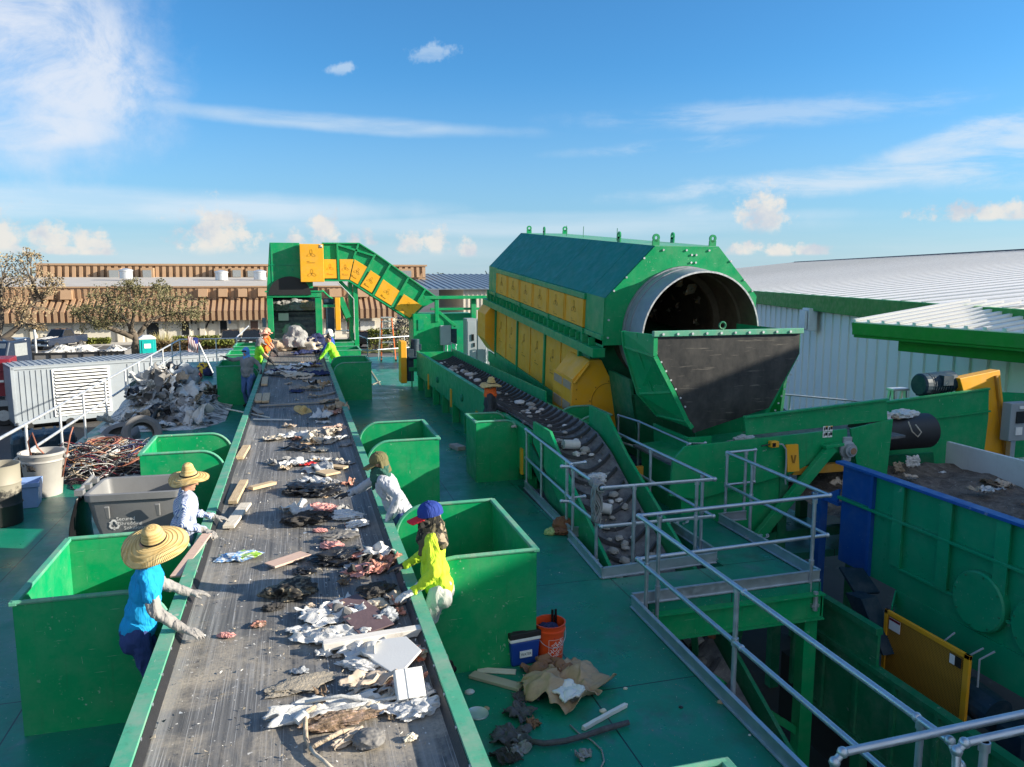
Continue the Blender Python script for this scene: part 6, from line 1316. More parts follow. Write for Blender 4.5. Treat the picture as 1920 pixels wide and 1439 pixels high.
    m.ball(chest+Vector((0,.015,0)),(.172*k*b,.122*k*b,.20*k),18,12,Rm); m.ball(waist+Vector((0,.02*b,.02)),(.158*k*b,.128*k*b,.17*k),18,12,Rm); m.ball(hip+spine*.03+Vector((0,-.005,0)),(.163*k*b,.133*k*b,.11*k+untuck),18,12,Rm); m.cap(sh[0],sh[1],.066*k,.066*k); m.cap(neck-spine*.10,neck-spine*.02,.10*k,.07*k)
    for i in (0,1):
        el,wr=arms[i]; 
        if sleeve=='short': q=sh[i].lerp(el,.62); m.cap(sh[i],q,.072*k,.063*k)
        else: m.cap(sh[i],el,.068*k*b**.4,.054*k); m.cap(el,el.lerp(wr,.94),.053*k,.040*k)
    fuse(m,'shirt',M[shirt],T,.011 if detail else .018,3,wrinkle(.017,8,loc[1]))
    if lower_sleeve:
        for i in (0,1):
            el,wr=arms[i]; m=MB(); m.cap(sh[i].lerp(el,.5),el,.058*k,.052*k); m.cap(el,wr,.052*k,.036*k); fuse(m,'arm_sleeve',M[lower_sleeve],T,.010,2,wrinkle(.011,15,i))
    if glove:
        for i in (0,1):
            g=glove[i] if isinstance(glove,(list,tuple)) else glove
            d=(arms[i][1]-arms[i][0]).normalized()
            if hand_up is not None: d=(inv.to_3x3()@Vector(hand_up[i])).normalized()
            m=MB(); hand_shape(m,arms[i][1],d,Vector((0,0,1)) if abs(d.z)<.8 else Vector((0,1,0)),(1,-1)[i],1.14*k,.30); m.cap(arms[i][1]-(arms[i][1]-arms[i][0]).normalized()*.07,arms[i][1],.043*k,.036*k); fuse(m,'glove',M[g],T,.0055 if detail else .009,2)
    T['headc']=list(headc)
    return T,headc,fr,neck,spine,shl
def Q(yaw,pitch,roll=0): return Quaternion((0,0,1),yaw)@Quaternion((1,0,0),pitch)@Quaternion((0,1,0),roll)
def scarf(T,neck,headc,mat,drop=.12,r=.085,name='scarf',low=-.05):
    m=MB(); 
    for j in range(5):
        z=low+j*.032; m.tube([neck+Vector((r*(1.12-.05*j)*math.cos(a)*(1+.08*math.sin(3*a+j)),.012+r*(1.2-.05*j)*math.sin(a),z+.014*math.sin(2*a+j*1.3))) for a in [k*2*PI/20 for k in range(20)]],.030,8,True)
    m.cap(neck+Vector((.01,r*.9,-.03)),neck+Vector((.03,r*1.25,-.03-drop)),.045,.02)
    return fuse(m,name,M[mat],T,.009,2,wrinkle(.012,14,2))
T,hc,fr,nk,sp,sl=person('worker in bright blue shirt, jeans and the widest straw hat, left of the belt',(-1.34,6.52),R(-80),1.66,.20,[(-1.0,6.90,1.02),(-.96,6.24,.985)],'shirt_blue','jeans','short','skin','glove_grey',head_yaw=R(-5),head_pitch=.5,build_=1.02,lower_sleeve='sleeve_grey',untuck=.02,hand_up=[(1,.25,-.22),(.9,-.45,-.22)])
straw_hat(T,hc+Vector((-.0,.02,.05)),Q(.1,.20,.36),.25,.100,.135,.075)
T,hc,fr,nk,sp,sl=person('worker in a blue striped shirt and tall crowned straw hat beside the grey cart',(-1.33,8.85),R(-80),1.60,.16,[(-1.0,9.10,1.02),(-1.04,8.62,1.02)],'shirt_stripe','jeans_bright','long','skin','glove_grey',head_yaw=R(-5),head_pitch=.3,build_=1.08,untuck=.03,hand_up=[(1,.1,-.25),(.7,-.7,-.25)])
straw_hat(T,hc+Vector((0,.01,.05)),Q(0,.06,.16),.205,.094,.15,.045,cone=.62)
m=MB(); a=Vector((-1.02,8.55,1.0)); b=Vector((-1.20,7.55,.93)); m.bar(a,b,.10,.02,(0,0,1)); tag(m.build('board',M['wood_pink'],bevel=.003),'splintered board held low by the striped worker beside the belt rail','board')
T,hc,fr,nk,sp,sl=person('worker in grey long sleeved top and olive cap reaching over the belt',(1.13,8.95),R(80),1.68,.42,[(.93,8.62,1.0),(.34,9.45,.97)],'shirt_heather','jeans','long','skin',('glove_white','glove_dark'),head_yaw=R(12),head_pitch=.35,build_=1.10,untuck=.02,hand_up=[(-.4,-.3,-.8),(-1,.2,-.15)])
cap_hat(T,hc+Vector((0,-.005,.03)),Q(R(12),-.25),'cap_olive','cap_olive',.100,'cap_olive'); scarf(T,nk,hc,'scarf_green',.16)
T,hc,fr,nk,sp,sl=person('worker in lime long sleeved shirt, pale trousers and blue cap, beside the belt',(1.17,6.70),R(74),1.66,.09,[(.90,6.44,1.0),(.90,7.02,1.02)],'shirt_lime','pants_pale','long','skin',('glove_white','glove_dark'),head_yaw=R(8),head_pitch=.2,build_=.98,untuck=.03,hand_up=[(-.95,-.3,-.2),(-1,.1,-.2)])
cap_hat(T,hc+Vector((0,-.005,.03)),Q(R(8),-.16),'cap_blue','brim_red',.105); scarf(T,nk,hc,'camo',.16,.092,low=-.09)
m=MB(); m.lathe([(.06,-.13),(.088,-.10),(.096,-.04),(.092,.02),(.08,.05)],hc,None,20,.95,1.1); m.build('face_wrap',M['camo'],T,smooth=True,angle=180)
m=MB(); m.ball(nk+Vector((0,-.005,-.05)),(.175,.125,.085)); m.ball(nk+Vector((0,-.05,-.11)),(.13,.095,.10)); m.cap(nk+Vector((0,-.01,.04)),nk+Vector((0,-.02,-.05)),.095,.11); m.cap(nk+Vector((-.08,.06,-.04)),nk+Vector((-.10,.10,-.20)),.05,.02); fuse(m,'scarf_end',M['camo'],T,.012,2,wrinkle(.01,14,3))
# worker at the slatted conveyor
T,hc,fr,nk,sp,sl=person('worker in dark hoodie, orange scarf and straw hat at the slatted conveyor',(3.60,14.62),R(-100),1.66,.05,[(3.92,14.5,1.10),(3.72,14.30,.95)],'hoodie_dark','pants_dark','long','skin','glove_dark',head_yaw=0,head_pitch=.1,build_=1.02,detail=0)
straw_hat(T,hc+Vector((0,.005,.05)),Q(0,-.05,.05),.21,.095,.14,.05,cone=.7); scarf(T,nk,hc,'scarf_orange',.10)
# far group by the feeder
T,hc,fr,nk,sp,sl=person('worker in grey shirt and pale blue hood with one arm raised',(-1.42,23.25),R(150),1.66,.05,[(-1.05,23.0,1.0),(-2.02,23.3,1.45)],'shirt_grey','jeans_light','long','skin','glove_dark',head_yaw=0,head_pitch=.1,build_=1.18,detail=0)
m=MB(); m.ball(hc+Vector((0,-.01,.015)),(.10,.115,.13)); m.cap(hc+Vector((0,-.03,-.08)),nk+Vector((0,-.01,-.06)),.09,.12); fuse(m,'hood',M['hood_blue'],T,.014,2,wrinkle(.01,10,1)); m=MB(); m.box(-.075,.075,hc.y+.085,hc.y+.115,hc.z+.005,hc.z+.05); m.build('sunglasses',M['black_gloss'],T,bevel=.01)
T,hc,fr,nk,sp,sl=person('worker in lime shirt and grey cap bending over the far left of the belt',(-1.32,26.4),R(-80),1.68,.2,[(-.9,26.7,1.0),(-.9,26.1,1.0)],'vest_lime','pants_dark','short','skin','glove_dark',detail=0,build_=1.1,head_pitch=.3)
cap_hat(T,hc+Vector((0,0,.03)),Q(0,-.3),'cap_grey','cap_grey',.112,'cap_grey')
T,hc,fr,nk,sp,sl=person('worker in orange vest and broad pinkish hat at the far left of the belt',(-1.22,29.3),R(-80),1.72,.1,[(-.8,29.6,1.0),(-.8,29.0,1.0)],'vest_orange','pants_dark','short','skin','glove_dark',detail=0,build_=1.1,head_pitch=.25)
straw_hat(T,hc+Vector((0,0,.05)),Q(0,-.12),.20,.1,.12,.04,False,mat='hat_pink')
T,hc,fr,nk,sp,sl=person('worker in orange with a pale cap, hindmost on the far left of the belt',(-1.15,30.2),R(-80),1.76,.05,[(-.8,30.5,1.0),(-.8,29.9,1.0)],'vest_orange','pants_dark','short','skin','glove_dark',detail=0,head_pitch=.2)
cap_hat(T,hc+Vector((0,0,.03)),Q(0,-.2),'hat_pink','hat_pink',.112)
T,hc,fr,nk,sp,sl=person('bareheaded man in lime long sleeves leaning over the far right of the belt',(1.24,26.4),R(80),1.78,.38,[(.66,26.2,.98),(.7,26.8,.98)],'vest_lime','jeans','long','skin','glove_dark',detail=0,build_=1.12,head_pitch=.3)
m=MB(); m.ball(hc+Vector((0,-.015,.025)),(.086,.105,.105)); fuse(m,'hair',M['hair'],T,.012,1)
T,hc,fr,nk,sp,sl=person('worker in blue patterned shirt and white cap behind the bareheaded man in lime',(1.2,28.4),R(85),1.80,.12,[(.8,28.1,1.0),(.8,28.7,1.0)],'shirt_royal','pants_dark','long','skin','glove_dark',detail=0,build_=1.15,head_pitch=.25)
cap_hat(T,hc+Vector((0,0,.03)),Q(0,-.2),'cap_white','cap_white',.115,'cap_white')
# ================================================================ loose things: helpers
def mpp(p): return (p-C0).dot(FW)/F_PX
def settle(o,z):
    """let the lowest point of a loose thing rest on its support"""
    zs=[(o.matrix_basis@v.co).z for v in o.data.vertices]; lo=min(zs); o.location.z+=z-lo-.002; return o
def crumple(name,label,cat,c,size,mat,seed=0,rz=0,fold=1.0,sub=5,z=None,group=None,sharp=True,cut=-.35):
    """crumpled lump: creased noise on a flattened ball, resting on its support"""
    bm=bmesh.new(); bmesh.ops.create_icosphere(bm,subdivisions=sub,radius=1)
    for v in bm.verts:
        p=v.co.copy(); q=p*1.35+Vector((seed*3.7,seed*1.3,seed*.7))
        a=noise.fractal(q*.9,.9,2.1,2); b=abs(noise.noise(q*1.7)); e=abs(noise.noise(q*3.4+Vector((9,1,3)))); g=abs(noise.noise(q*7.5))
        r=1+fold*(.50*a-.60*b+.22-.26*e-.09*g); p=p*max(.25,r)
        if p.z<cut: p.z=cut+(p.z-cut)*.12
        v.co=Vector((p.x*size[0],p.y*size[1],p.z*size[2]))
    me=bpy.data.meshes.new(name); bm.to_mesh(me); bm.free(); me.materials.append(M[mat])
    me.polygons.foreach_set('use_smooth',[True]*len(me.polygons)); me.set_sharp_from_angle(angle=R(50))
    o=bpy.data.objects.new(name,me); COL.objects.link(o); o.location=c; o.rotation_euler=(0,0,rz); settle(o,c[2] if z is None else z); return tag(o,label,cat,group)
def sheet(name,label,cat,c,size,mat,seed=0,rz=0,lift=.1,ragged=.25,thick=.004,z=None,group=None,freq=1.6,n=26,rx=0,ry=0):
    """creased thin sheet with a torn outline"""
    m=MB(); s=Vector((seed*5.1,seed*2.3,seed))
    def fn(u,v):
        x=(u-.5)*2; y=(v-.5)*2; rr=max(abs(x),abs(y)); a=math.atan2(y,x); k=1+ragged*noise.fractal(Vector((math.cos(a)*1.5,math.sin(a)*1.5,seed*3)),.8,2.2,4)
        x*=k; y*=k; q=Vector((x*freq,y*freq,0))+s
        zz=lift*(abs(noise.noise(q*.8))*1.5+.45*abs(noise.noise(q*1.9))+.14*noise.noise(q*4.4)+rr*rr*.5*noise.noise(q*.7+Vector((3,3,3))))
        return (x*size[0]/2+lift*.5*noise.noise(q*1.9+Vector((7,0,0))),y*size[1]/2+lift*.5*noise.noise(q*1.7+Vector((0,9,0))),zz)
    m.grid(n,n,fn); o=m.build(name,M[mat],None,smooth=True,angle=35); o.location=c; o.rotation_euler=(rx,ry,rz); bpy.context.view_layer.update(); settle(o,c[2] if z is None else z)
    md=o.modifiers.new('s','SOLIDIFY'); md.thickness=thick; md.offset=1
    return tag(o,label,cat,group)
def plank(label,a,b,w,t,mat='wood',z=.89,cat='plank',name='plank',tilt=0,group=None):
    a=Vector((a.x,a.y,0)); b=Vector((b.x,b.y,0)); d=b-a; L=d.length; c=(a+b)/2; m=MB(); n=8
    def cr(u): return noise.noise(Vector((u*3,L,w*9)))*.004
    vs=[];fs=[]
    for i in range(n+1):
        x=-L/2+L*i/n; y0=cr(i*.4)
        for yy,zz in ((-w/2,0),(w/2,0),(w/2,t),(-w/2,t)): vs.append((x+(random.uniform(-.008,.008) if i in (0,n) else 0),yy+y0,zz))
    for i in range(n):
        for j in range(4): fs.append((i*4+j,i*4+(j+1)%4,i*4+4+(j+1)%4,i*4+4+j))
    fs+=[(3,2,1,0),(n*4,n*4+1,n*4+2,n*4+3)]
    m.add(vs,fs); o=m.build(name,M[mat],bevel=.003); o.location=(c.x,c.y,z); o.rotation_euler=(0,tilt,math.atan2(d.y,d.x)); return tag(o,label,cat,group)
BZ=.872
def bp(x,y,z=BZ): return pz(x,y,z)
def bz_at(x): return .864+.03*abs((x+.075)/.955)**6
def lump(label,cat,x,y,wpx,hr,mat,seed,name,rz=0,zr=.5,fold=1,group=None,sub=5):
    p=bp(x,y); s=mpp(p)*wpx/2; return crumple(name,label,cat,(p.x,p.y,BZ),(s*1.05,s*hr*1.05,s*zr*.68),mat,seed,rz,fold,sub,None,group)
def flat(label,cat,x,y,wpx,hr,mat,seed,name,rz=0,lift=.35,ragged=.3,group=None,freq=1.6):
    p=bp(x,y); s=mpp(p)*wpx; return sheet(name,label,cat,(p.x,p.y,BZ),(s,s*hr),mat,seed,rz,lift*s*.31,ragged,.003,None,group,freq)
def belt_waste():
    random.seed(31)
    # timber
    for lab,a,b,w,t,mt in [('short pale offcut lying near the left belt edge beyond the striped worker',(449,864),(462,842),.12,.05,'wood'),
        ('pale board standing off the left belt edge, crossed by another board',(436,948),(457,908),.11,.045,'wood'),
        ('pale board lying across another board at the left belt edge',(470,921),(514,910),.11,.04,'wood'),
        ('long pale board on the belt by the striped worker',(428,994),(461,950),.13,.035,'wood_pale'),
        ('flat pinkish board lying askew in the middle of the belt beside the blue bag',(505,1066),(573,1043),.17,.02,'wood_pink'),
        ('long painted white batten lying across the belt over the plastic sheet',(606,1222),(790,1192),.085,.06,'painted_wood'),
        ('pale square of plywood lying on the belt before the olive capped worker',(600,893),(628,887),.28,.03,'wood'),
        ('splintered pale board behind the square of plywood',(600,876),(648,881),.13,.03,'wood'),
        ('thin pale lath sticking out over the left belt edge',(424,769),(505,786),.035,.02,'wood_pale'),
        ('white lath lying across the belt',(475,789),(546,790),.05,.02,'painted_wood'),
        ('long weathered grey slat lying across the shaded part of the belt',(486,764),(602,757),.10,.03,'wood_grey'),
        ('short grey slat lying crosswise at the left belt edge in shade',(467,765),(489,779),.12,.03,'wood_grey'),
        ('small pale block on the far left of the belt',(495,725),(497,711),.16,.05,'wood'),
        ('small pale block in shade at the left of the belt, left of the other',(483,757),(485,743),.15,.05,'wood'),
        ('small pale block in shade near the left belt edge, right of the other',(497,757),(500,742),.16,.05,'wood'),
        ('dark slat at the right belt edge in shade',(596,745),(630,738),.09,.03,'wood_grey')]:
        plank(lab,bp(*a),bp(*b),w,t,mt)
    # bags, film, rags, insulation
    lump('crumpled blue and white printed bag alone on the left half of the belt','bag',451,1046,66,.55,'bag_print',1,'plastic_bag',.1,.30)
    lump('tan and black heap of torn cloth in the middle of the belt','cloth',545,1114,86,.7,'rag_tan_black',2,'cloth_heap',.5,.5)
    lump('small dark crumpled rag left of the long shadow','cloth',512,1140,36,.6,'rag_dark',3,'rag',0,.4)
    lump('small pink lump of insulation alone on the left half of the belt','insulation',424,1193,27,.55,'lint_pink',4,'insulation_lump',-.4,.5)
    lump('small brown and pink lump of insulation in the middle of the belt','insulation',484,1172,22,1,'lint_brown',5,'insulation_lump',.2,.6)
    flat('big sheet of white plastic film spread over the belt beside the purple tiles','plastic sheet',622,1156,110,.85,'film_white',6,'plastic_sheet',.4,.55)
    flat('white plastic film in long folds in front of the purple tiles','plastic sheet',620,1196,125,.5,'film_white',7,'plastic_sheet',-.5,.4,freq=2.2)
    flat('pale film scrap left of the white plastic sheet','plastic sheet',566,1180,55,.5,'film_white',8,'plastic_sheet',.2,.3)
    for lab,a,rz in [('purple brown floor tile lying flat, farther of the two',(660,1148),.5),('purple brown floor tile lying flat, nearer of the two',(690,1176),.42)]:
        p=bp(*a); m=MB(); m.box(-.15,.15,-.17,.17,0,.012); o=m.build('floor_tile',M['tile_purple'],bevel=.003); o.location=(p.x,p.y,BZ+(.05 if 'nearer' in lab else .035)); o.rotation_euler=(.10,-.06,rz-.05); tag(o,lab,'tile')
    lump('grey see through bag crumpled beside the purple tiles','bag',722,1164,48,.9,'film_grey',9,'plastic_bag',.3,.75)
    lump('cream plastic bag just behind the grey crumpled bag','bag',700,1138,46,.6,'film_cream',10,'plastic_bag',0,.5)
    lump('dark brown torn cloth at the right belt edge beside the lime worker hand','cloth',704,1114,66,.65,'rag_dark',11,'rag',.3,.5)
    flat('grey crumpled sheet beside the dark cloth at the right belt edge','plastic sheet',728,1122,40,.6,'rubber_grey',12,'plastic_sheet',.6,.4)
    p=bp(734,1240); m=MB(); m.prism([(-.21,.02),(-.10,.16),(.10,.16),(.23,-.02),(.12,-.20),(.02,-.22),(-.12,-.08)],'z',0,.018); o=m.build('foam_board',M['foam_white'],bevel=.004); o.location=(p.x,p.y,BZ+.06); o.rotation_euler=(.22,-.12,-.25); tag(o,'white angular foam board with broken corners tilted on the rubbish','foam board')
    lump('tied clear bag with orange contents at the right belt edge','bag',782,1232,42,1.0,'bag_orange',13,'plastic_bag',.3,.8)
    m=MB(); m.box(-.095,.095,-.055,.055,0,.20); m.box(-.028,-.012,-.060,.06,0,.202); o=m.build('foam_block',M['foam_white'],bevel=.006); p=bp(771,1318); o.location=(p.x,p.y,BZ+.02); o.rotation_euler=(-.75,0,.05); tag(o,'white grooved foam block propped upright on the rubbish','foam block')
    lump('large white plastic bag slumped beside the foam block','bag',790,1330,76,.8,'film_white',14,'plastic_bag',.5,.45)
    flat('white torn film under the foam block','plastic sheet',735,1332,70,.6,'film_white',15,'plastic_sheet',-.3,.5)
    flat('torn tan cardboard curling on the belt near the white foam board','cardboard',690,1284,95,.7,'cardboard_pale',16,'cardboard_piece',.5,.55,freq=1.1)
    flat('torn tan cardboard strip in front of the curled cardboard','cardboard',735,1288,70,.45,'cardboard_pale',17,'cardboard_piece',.9,.4,freq=1.1)
    flat('long white film pulled out across the belt towards the bag','plastic sheet',600,1332,190,.30,'film_grey_white',18,'plastic_sheet',.12,.25,freq=2)
    flat('long twisted strip of pale film reaching to the big white bag','plastic sheet',715,1318,130,.22,'film_cream',19,'plastic_sheet',.35,.3,freq=2)
    lump('bluish crumpled film between the batten and the foam board','bag',672,1250,70,.45,'film_white',20,'plastic_bag',-.5,.35)
    p=bp(556,1362); m=MB(); m.lathe([(.034,0),(.042,.085),(.046,.09),(.040,.09),(.033,.01),(.001,.01)],seg=24); m.lathe([(.0425,.068),(.0432,.075),(.0425,.082)],seg=24); o=m.build('cup',M['foam_white'],smooth=True); o.location=(p.x,p.y,BZ+.03); o.scale=(.85,.85,.85); o.rotation_euler=(1.25,0,2.2); tag(o,'small white foam cup lying on its side near the lower end of the belt','cup')
    # strap and loose cable
    P=[(590,1334),(572,1350),(573,1392),(582,1408),(600,1404),(640,1385),(668,1372)]; m=MB(); m.tube([bp(x,y)+Vector((0,0,.03+.02*math.sin(i*1.7))) for i,(x,y) in enumerate(P)],.016,8); tag(m.build('cable',M['rag_tan'],smooth=True,angle=180),'pale flat cable bent in a corner on the lower belt','cable')
    P=[(582,1408),(590,1420),(606,1432),(625,1450)]; m=MB(); m.tube([bp(x,y)+Vector((0,0,.02)) for x,y in P],.012,8); tag(m.build('cable',M['film_cream'],smooth=True,angle=180),'pale cable running off the bottom edge of the picture','cable')
    P=[(572,1330),(640,1325),(700,1322),(760,1318)]; m=MB(); m.tube([bp(x,y)+Vector((0,0,.05+.03*math.sin(i*2.1))) for i,(x,y) in enumerate(P)],.013,8); tag(m.build('cable',M['film_grey_white'],smooth=True,angle=180),'pale hose lying along the white film','cable')
    lump('brown heap of soil and shreds beside the cup','soil heap',640,1352,120,.38,'soil_shreds',22,'soil_heap',.1,.22,fold=1.1)
    lump('grey brown broken block of soil at the lower end of the belt','soil clod',692,1392,62,.8,'rubber_grey',23,'soil_clod',.2,.8,fold=.35)
    lump('torn beige strip beside the soil block','cardboard',655,1388,60,.35,'cardboard_pale',24,'cardboard_piece',.5,.5)
    lump('small cream foam lump right of the soil block','foam',770,1385,24,.6,'foam_cream',25,'foam_lump',.5,.7)
    lump('dusty heap of fine sweepings left of the long batten','dust heap',560,1285,110,.5,'dust_pile',26,'dust_heap',.3,.10,fold=.7)
    # pink insulation and dark cloth group in the middle
    for k,(x,y,w,mt,nm,ct,lb) in enumerate([
        (622,1027,44,'lint_pink','insulation_lump','insulation','pink insulation lump above the dark mat in the middle of the belt'),
        (662,1046,40,'lint_pink','insulation_lump','insulation','pink insulation lump beside the dark mat'),
        (690,1038,34,'lint_brown','insulation_lump','insulation','pinkish brown insulation lump near the right belt edge'),
        (668,1074,40,'lint_pink','insulation_lump','insulation','pink insulation lump under the dark mat, left of the largest'),
        (695,1070,58,'lint_pink','insulation_lump','insulation','largest pink insulation lump at the right of the belt'),
        (610,957,42,'lint_pink','insulation_lump','insulation','dull pink insulation lump beside the white cloth'),
        (588,952,34,'lint_pink','insulation_lump','insulation','dull pink insulation lump by the reaching hand'),
        (600,996,22,'lint_pink','insulation_lump','insulation','small pink insulation lump in front of the black and tan cloth'),
        (632,1050,88,'film_black','rag','cloth','flat black matted cloth among the pink insulation'),
        (568,1072,36,'film_black','rag','cloth','small black rag left of the pink insulation'),
        (575,978,80,'rag_dark','rag','cloth','black and tan bundle of cloth in front of the white cloth'),
        (650,970,56,'rag_white','rag','cloth','white crumpled cloth near the reaching worker'),
        (672,985,42,'rag_white','rag','cloth','white cloth end trailing towards the right belt edge'),
        (560,920,58,'film_black','rag','cloth','black cloth lying right of the crossed boards'),
        (600,925,70,'film_black','rag','cloth','black cloth under the reaching worker hand'),
        (545,926,34,'rag_dark','rag','cloth','dark knotted cloth at the left end of the black cloth'),
        (636,1010,60,'rubber_grey','rag','cloth','grey brown flattened rag in front of the white cloth')]):
        lump(lb,ct,x,y,w,.62,mt,40+k,nm,(k*.7)%1.5-.7,.42)
    for k,(x,y,w,h,mt,ct,lb,nm) in enumerate([
        (592,905,66,.45,'film_white','board','pale bent board above the black cloth','bent_board'),
        (548,873,52,.45,'film_white','paper','white torn paper with a red edge','paper_scrap'),(578,872,30,.5,'red_plastic','paper','red torn scrap beside the white paper','paper_scrap'),
        (600,863,36,.5,'film_white','paper','white crumpled paper with a teal spot behind the plywood','paper_scrap'),(645,870,34,.45,'rag_grey','paper','grey torn scrap at the right of the belt before the olive cap','paper_scrap'),
        (512,824,34,.9,'film_cream','foam bowl','round cream foam bowl at the left of the white row','foam_bowl'),(538,820,34,.7,'film_white','bag','white bag beside the round foam bowl','plastic_bag'),
        (562,817,44,.8,'film_white','bag','white ribbed sheet in the middle of the white row','plastic_bag'),(604,816,52,.55,'film_cream','bag','cream crumpled sheet at the right of the white row','plastic_bag'),
        (632,824,46,.35,'film_white','paper','white torn strip at the right end of the white row','paper_scrap'),(583,832,34,.8,'cardboard','cardboard','bent orange brown card in front of the white row','cardboard_piece'),
        (598,846,34,.5,'film_cream','paper','cream scrap in front of the bent brown card','paper_scrap'),(560,842,50,.55,'film_black','cloth','black torn film in front of the white row','plastic_sheet'),
        (652,836,30,.4,'rag_grey','paper','grey scrap at the right belt edge','paper_scrap'),(626,804,42,.4,'wood_pink','paper','pinkish tan crumpled sheet at the right belt edge','paper_scrap'),
        (606,794,26,.4,'film_white','paper','small white scrap in the shade edge','paper_scrap'),(622,776,28,.9,'wood_pink','tile','dusky pink square tile in the shade at the right of the belt','tile_piece'),
        (618,755,44,.5,'rag_tan','cloth','tan crumpled rag at the right belt edge in shade','rag'),(560,688,40,.9,'rag_white','cloth','white cloth in the shaded heap near the man in lime','rag'),
        (540,694,44,.6,'film_white','bag','white bag at the left of the shaded heap','plastic_bag'),(586,686,34,.5,'rag_blue','cloth','royal blue cloth on the shaded heap','rag'),
        (530,700,44,.5,'rag_navy','cloth','navy cloth at the left of the shaded heap','rag'),(592,704,48,.7,'rag_navy','cloth','navy cloth at the right of the shaded heap','rag'),
        (560,706,56,.4,'film_cream','bag','cream film in the middle of the shaded heap','plastic_bag'),(525,705,60,.25,'film_white','bag','white film trailing left from the shaded heap','plastic_bag'),
        (590,718,26,.6,'film_white','paper','pointed white scrap in front of the shaded heap','paper_scrap'),(610,724,20,.4,'film_white','paper','tiny white scrap right of the shaded heap','paper_scrap'),
        (556,735,24,.9,'rag_navy','cloth','dark blue lump alone in the shade','rag'),(585,731,40,.35,'rag_tan','paper','tan strip right of the dark blue lump','paper_scrap'),
        (575,664,50,.5,'rag_navy','cloth','dark cloth by the leaning man hands','rag'),(593,652,40,.8,'film_grey_white','bag','pale grey bag before the white capped worker','plastic_bag'),
        (500,697,46,.4,'wood_grey','plank','grey flat piece at the far left belt edge','board_piece'),(478,690,30,.4,'rag_navy','cloth','dark scrap beside the blue hooded worker','rag')]):
        flat(lb,ct,x,y,w,h*1.15,mt,70+k,nm,(k*.9)%1.2-.6,.5)
    p=bp(568,774); Tq=thing('straw_hat','discarded cream straw hat lying on the shaded part of the belt','hat',(p.x,p.y,BZ+.05)); straw_hat(Tq,Vector((0,0,0)),Q(.3,.5,.3),.20,.085,.11,.03,False,name='hat_body')
    # heap that has just come off the feeder
    for k,(x,y,w,h,zr,mt,nm,ct,lb) in enumerate([(552,640,44,.7,.6,'rag_grey','plastic_bag','bag','big dusty grey bag at the foot of the feeder'),(520,647,50,.6,.35,'rag_tan','plastic_bag','bag','flat dusty tan heap left of the grey bag'),(552,628,36,.5,.5,'film_white','plastic_bag','bag','pale green white foam piece on the feeder heap'),(585,646,44,.6,.45,'film_cream','plastic_bag','bag','cream bag right of the grey bag'),(573,636,24,.6,.6,'film_white','plastic_bag','bag','white bag behind the cream bag'),(590,632,34,.6,.5,'rag_navy','rag','cloth','dark cloth at the right of the feeder heap'),(508,642,34,.6,.3,'film_grey','plastic_bag','bag','grey sheet at the left of the feeder heap')]):
        pp=py_(x,y,31.15); s=mpp(pp)*w/2; crumple(nm,lb,ct,(pp.x,pp.y,.88),(s*1.15,s*h*1.2,s*zr*1.8),mt,120+k,0,.8,4,.875+(.0 if y>643 else .12))
    for k,(x,z,w,mt,nm,lb) in enumerate([(-.15,1.75,.55,'film_clear_green','plastic_bag','large clear green plastic bag hanging down the feeder belt'),(-.55,2.42,.40,'rag_grey','plastic_bag','pale bag at the left on top of the feeder belt'),(.0,2.45,.42,'film_grey','plastic_bag','grey bag in the middle on top of the feeder belt'),(.5,2.45,.40,'rag_tan','plastic_bag','dusty bag at the right on top of the feeder belt')]):
        y=31.6+(z-.95)*2.4/1.8; crumple(nm,lb,'bag',(x,y-.30,z-.2),(w,.26,.55 if k==0 else .30),mt,140+k,0,.8,4,z-(.75 if k==0 else .12))
    m=MB(); m.box(-.72,-.32,32.68,32.70,1.95,2.25); tag(m.build('white_panel',M['foam_white'],bevel=.004),'small square white panel lying on the feeder belt','panel')
    # loose small scraps that tie the clusters together
    random.seed(77); mats=['film_white','rag_grey','film_cream','cardboard_pale','soil','rag_dark','film_grey','rubber_grey','rag_tan','cardboard_pale','lint_brown','cardboard','rag_grey']
    anchors=[(690,1290,3.0),(660,1180,3.0),(680,1060,2.5),(620,980,2.2),(600,915,2),(590,870,2),(580,825,3),(610,770,1.4),(560,715,2),(565,690,3),(560,655,2.2),(560,740,1.2)]
    for k in range(110):
        ax,ay,wgt=random.choices(anchors,[q[2] for q in anchors])[0]; pc=bp(ax,ay); x=max(-.90,min(.76,pc.x+random.gauss(0,.30))); y=pc.y+random.gauss(0,.30+.02*pc.y); s=random.choice([.07,.1,.13,.18,.24,.32])*(1 if y<12 else 1.4)
        if y<4.2 or y>29.5: continue
        mt=random.choice(mats)
        sheet('waste_scrap','small torn scrap of mixed waste lying on the sorting belt','scrap',(x,y,bz_at(x)),(s,s*random.uniform(.35,.9)),mt,800+k,random.random()*6.28,s*random.uniform(.15,.4),.4,.003,bz_at(x),'small scraps scattered on the sorting belt',1.3,9)
    # small chips everywhere on the belt: nobody could count these
    m=MB(); random.seed(5)
    for _ in range(4200):
        y=3.0+random.random()**1.7*26; x=random.uniform(-.97,.81)
        if random.random()<.5: x=.25+random.gauss(0,.33)
        if not -.98<x<.82: continue
        s=random.choice([.004,.005,.007,.01,.013,.02])*random.uniform(.6,1.3); c=Vector((x,y,bz_at(x)+s*.3)); d=[c+Vector((random.uniform(-s,s),random.uniform(-s,s),random.uniform(-.2,.9)*s)) for _ in range(4)]; m.mi=random.choice([0,0,0,1,2]); m.add(d,[(0,1,2),(0,2,3),(0,3,1),(1,3,2)])
